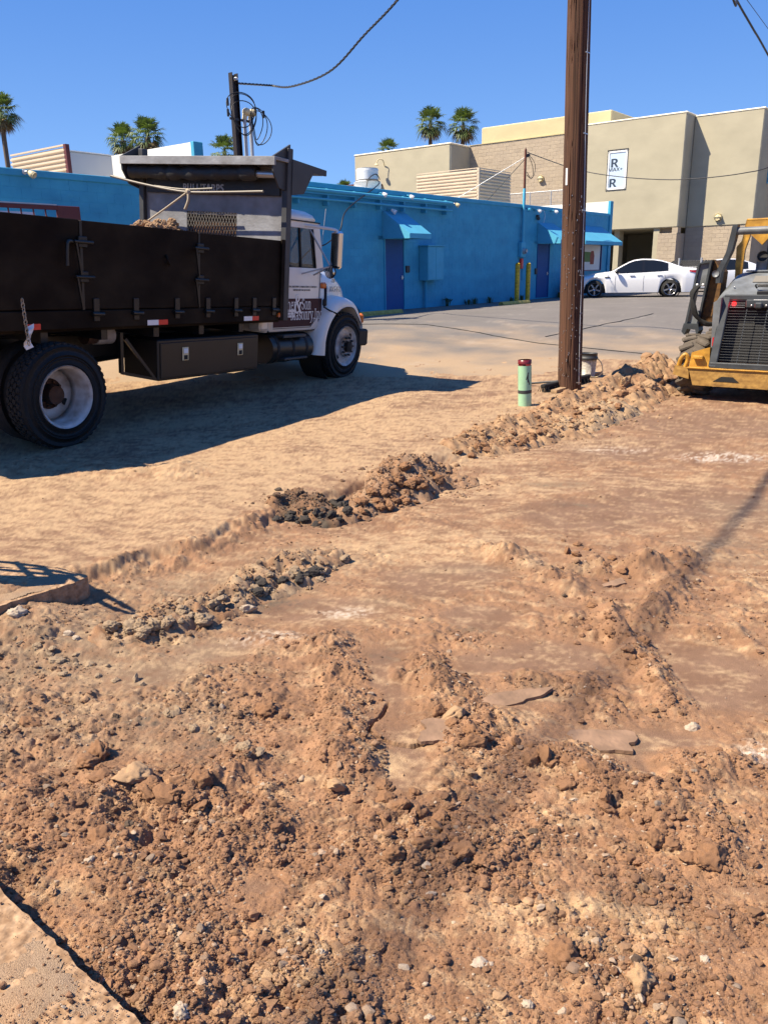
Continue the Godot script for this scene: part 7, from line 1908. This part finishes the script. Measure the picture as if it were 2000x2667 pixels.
func palms() -> void:
	palm(gd(1121, 318, 92.0), 2.0, 1, "left one of two tall palms over the tan roof")
	palm(gd(1206, 322, 92.0), 2.1, 2, "right one of two tall palms over the tan roof")
	palm(gd(1012, 391, 100.0), 1.7, 3, "palm top just showing over the tan building's left end")
	palm(gd(320, 360, 72.0), 1.65, 4, "round palm crown behind the white fire wall")
	palm(gd(384, 350, 66.0), 1.65, 5, "spiky palm crown rising behind the truck's cab shield")
	palm(gd(585, 392, 70.0), 1.6, 6, "palm crown beside the dark steel post")
	palm(gd(2, 288, 62.0), 1.6, 7, "tall palm with a bare leaning trunk past the blue wall's end")
	palm(gd(897, 490, 95.0), 1.2, 8, "small distant palm behind the white exhaust fan")
# ----------------------------------------------------------------
const GROWS := 900
const GCOLS := 920
const NCRUMB := 95000
func _ready() -> void:
	var p := deg_to_rad(PITCH); var r := deg_to_rad(ROLL)
	cf = Vector3(0, -sin(p), -cos(p))
	var u0 := Vector3(0, cos(p), -sin(p)); var r0 := Vector3(1, 0, 0)
	cr = r0 * cos(r) - u0 * sin(r); cu = u0 * cos(r) + r0 * sin(r)
	var cam := Camera3D.new()
	cam.transform = Transform3D(Basis(cr, cu, -cf), EYE)
	cam.fov = rad_to_deg(2.0 * atan(1333.5 / FPX))
	cam.near = 0.05; cam.far = 1200.0
	add_child(cam); cam.current = true
	var sky := ProceduralSkyMaterial.new()
	sky.sky_top_color = lin(0.026, 0.105, 0.35); sky.sky_horizon_color = lin(0.2, 0.36, 0.6); sky.sky_curve = 0.125
	sky.ground_bottom_color = lin(0.2, 0.14, 0.1); sky.ground_horizon_color = lin(0.35, 0.3, 0.26)
	sky.sun_angle_max = 1.0
	var s := Sky.new(); s.sky_material = sky
	var env := Environment.new()
	env.background_mode = Environment.BG_SKY; env.sky = s
	env.tonemap_mode = Environment.TONE_MAPPER_LINEAR
	env.tonemap_exposure = 2.05
	env.sdfgi_enabled = true; env.ssao_enabled = true; env.ssil_enabled = true
	var we := WorldEnvironment.new(); we.environment = env
	add_child(we)
	var sun := DirectionalLight3D.new()
	sun.light_color = Color(1.0, 0.945, 0.85); sun.light_energy = 1.6; sun.light_angular_distance = 0.53; sun.shadow_enabled = true
	add_child(sun)
	sun.look_at_from_position(SUN * 50.0, Vector3.ZERO)
	begin()
	materials()
	var pv := mat("pole_vert", 1, 1, 1, 0.95); pv.vertex_color_use_as_albedo = true
	grain(pv, null, 5.0, tex["nfine"], 0.5)
	var tg := mat("tail_glow", 0.5, 0.01, 0.015, 0.3); tg.emission_enabled = true; tg.emission = Color(1, 0.03, 0.04); tg.emission_energy_multiplier = 1.5
	ground_maps()
	ground()
	all_heaps()
	blue_building()
	tan_building()
	palms()
	truck()
	skid_steer()
	var cd := deg_to_rad(165.8)
	car(Vector3(10.0, 0.46, -32.75), cd, "car_white", "white sedan with a black roof parked beside the blue building", true)
	car(Vector3(15.2, 0.46, -37.6), cd, "car_silver", "pale silver sedan parked beyond the white sedan", false)
	pole_and_site()
	rocks()
	loose()
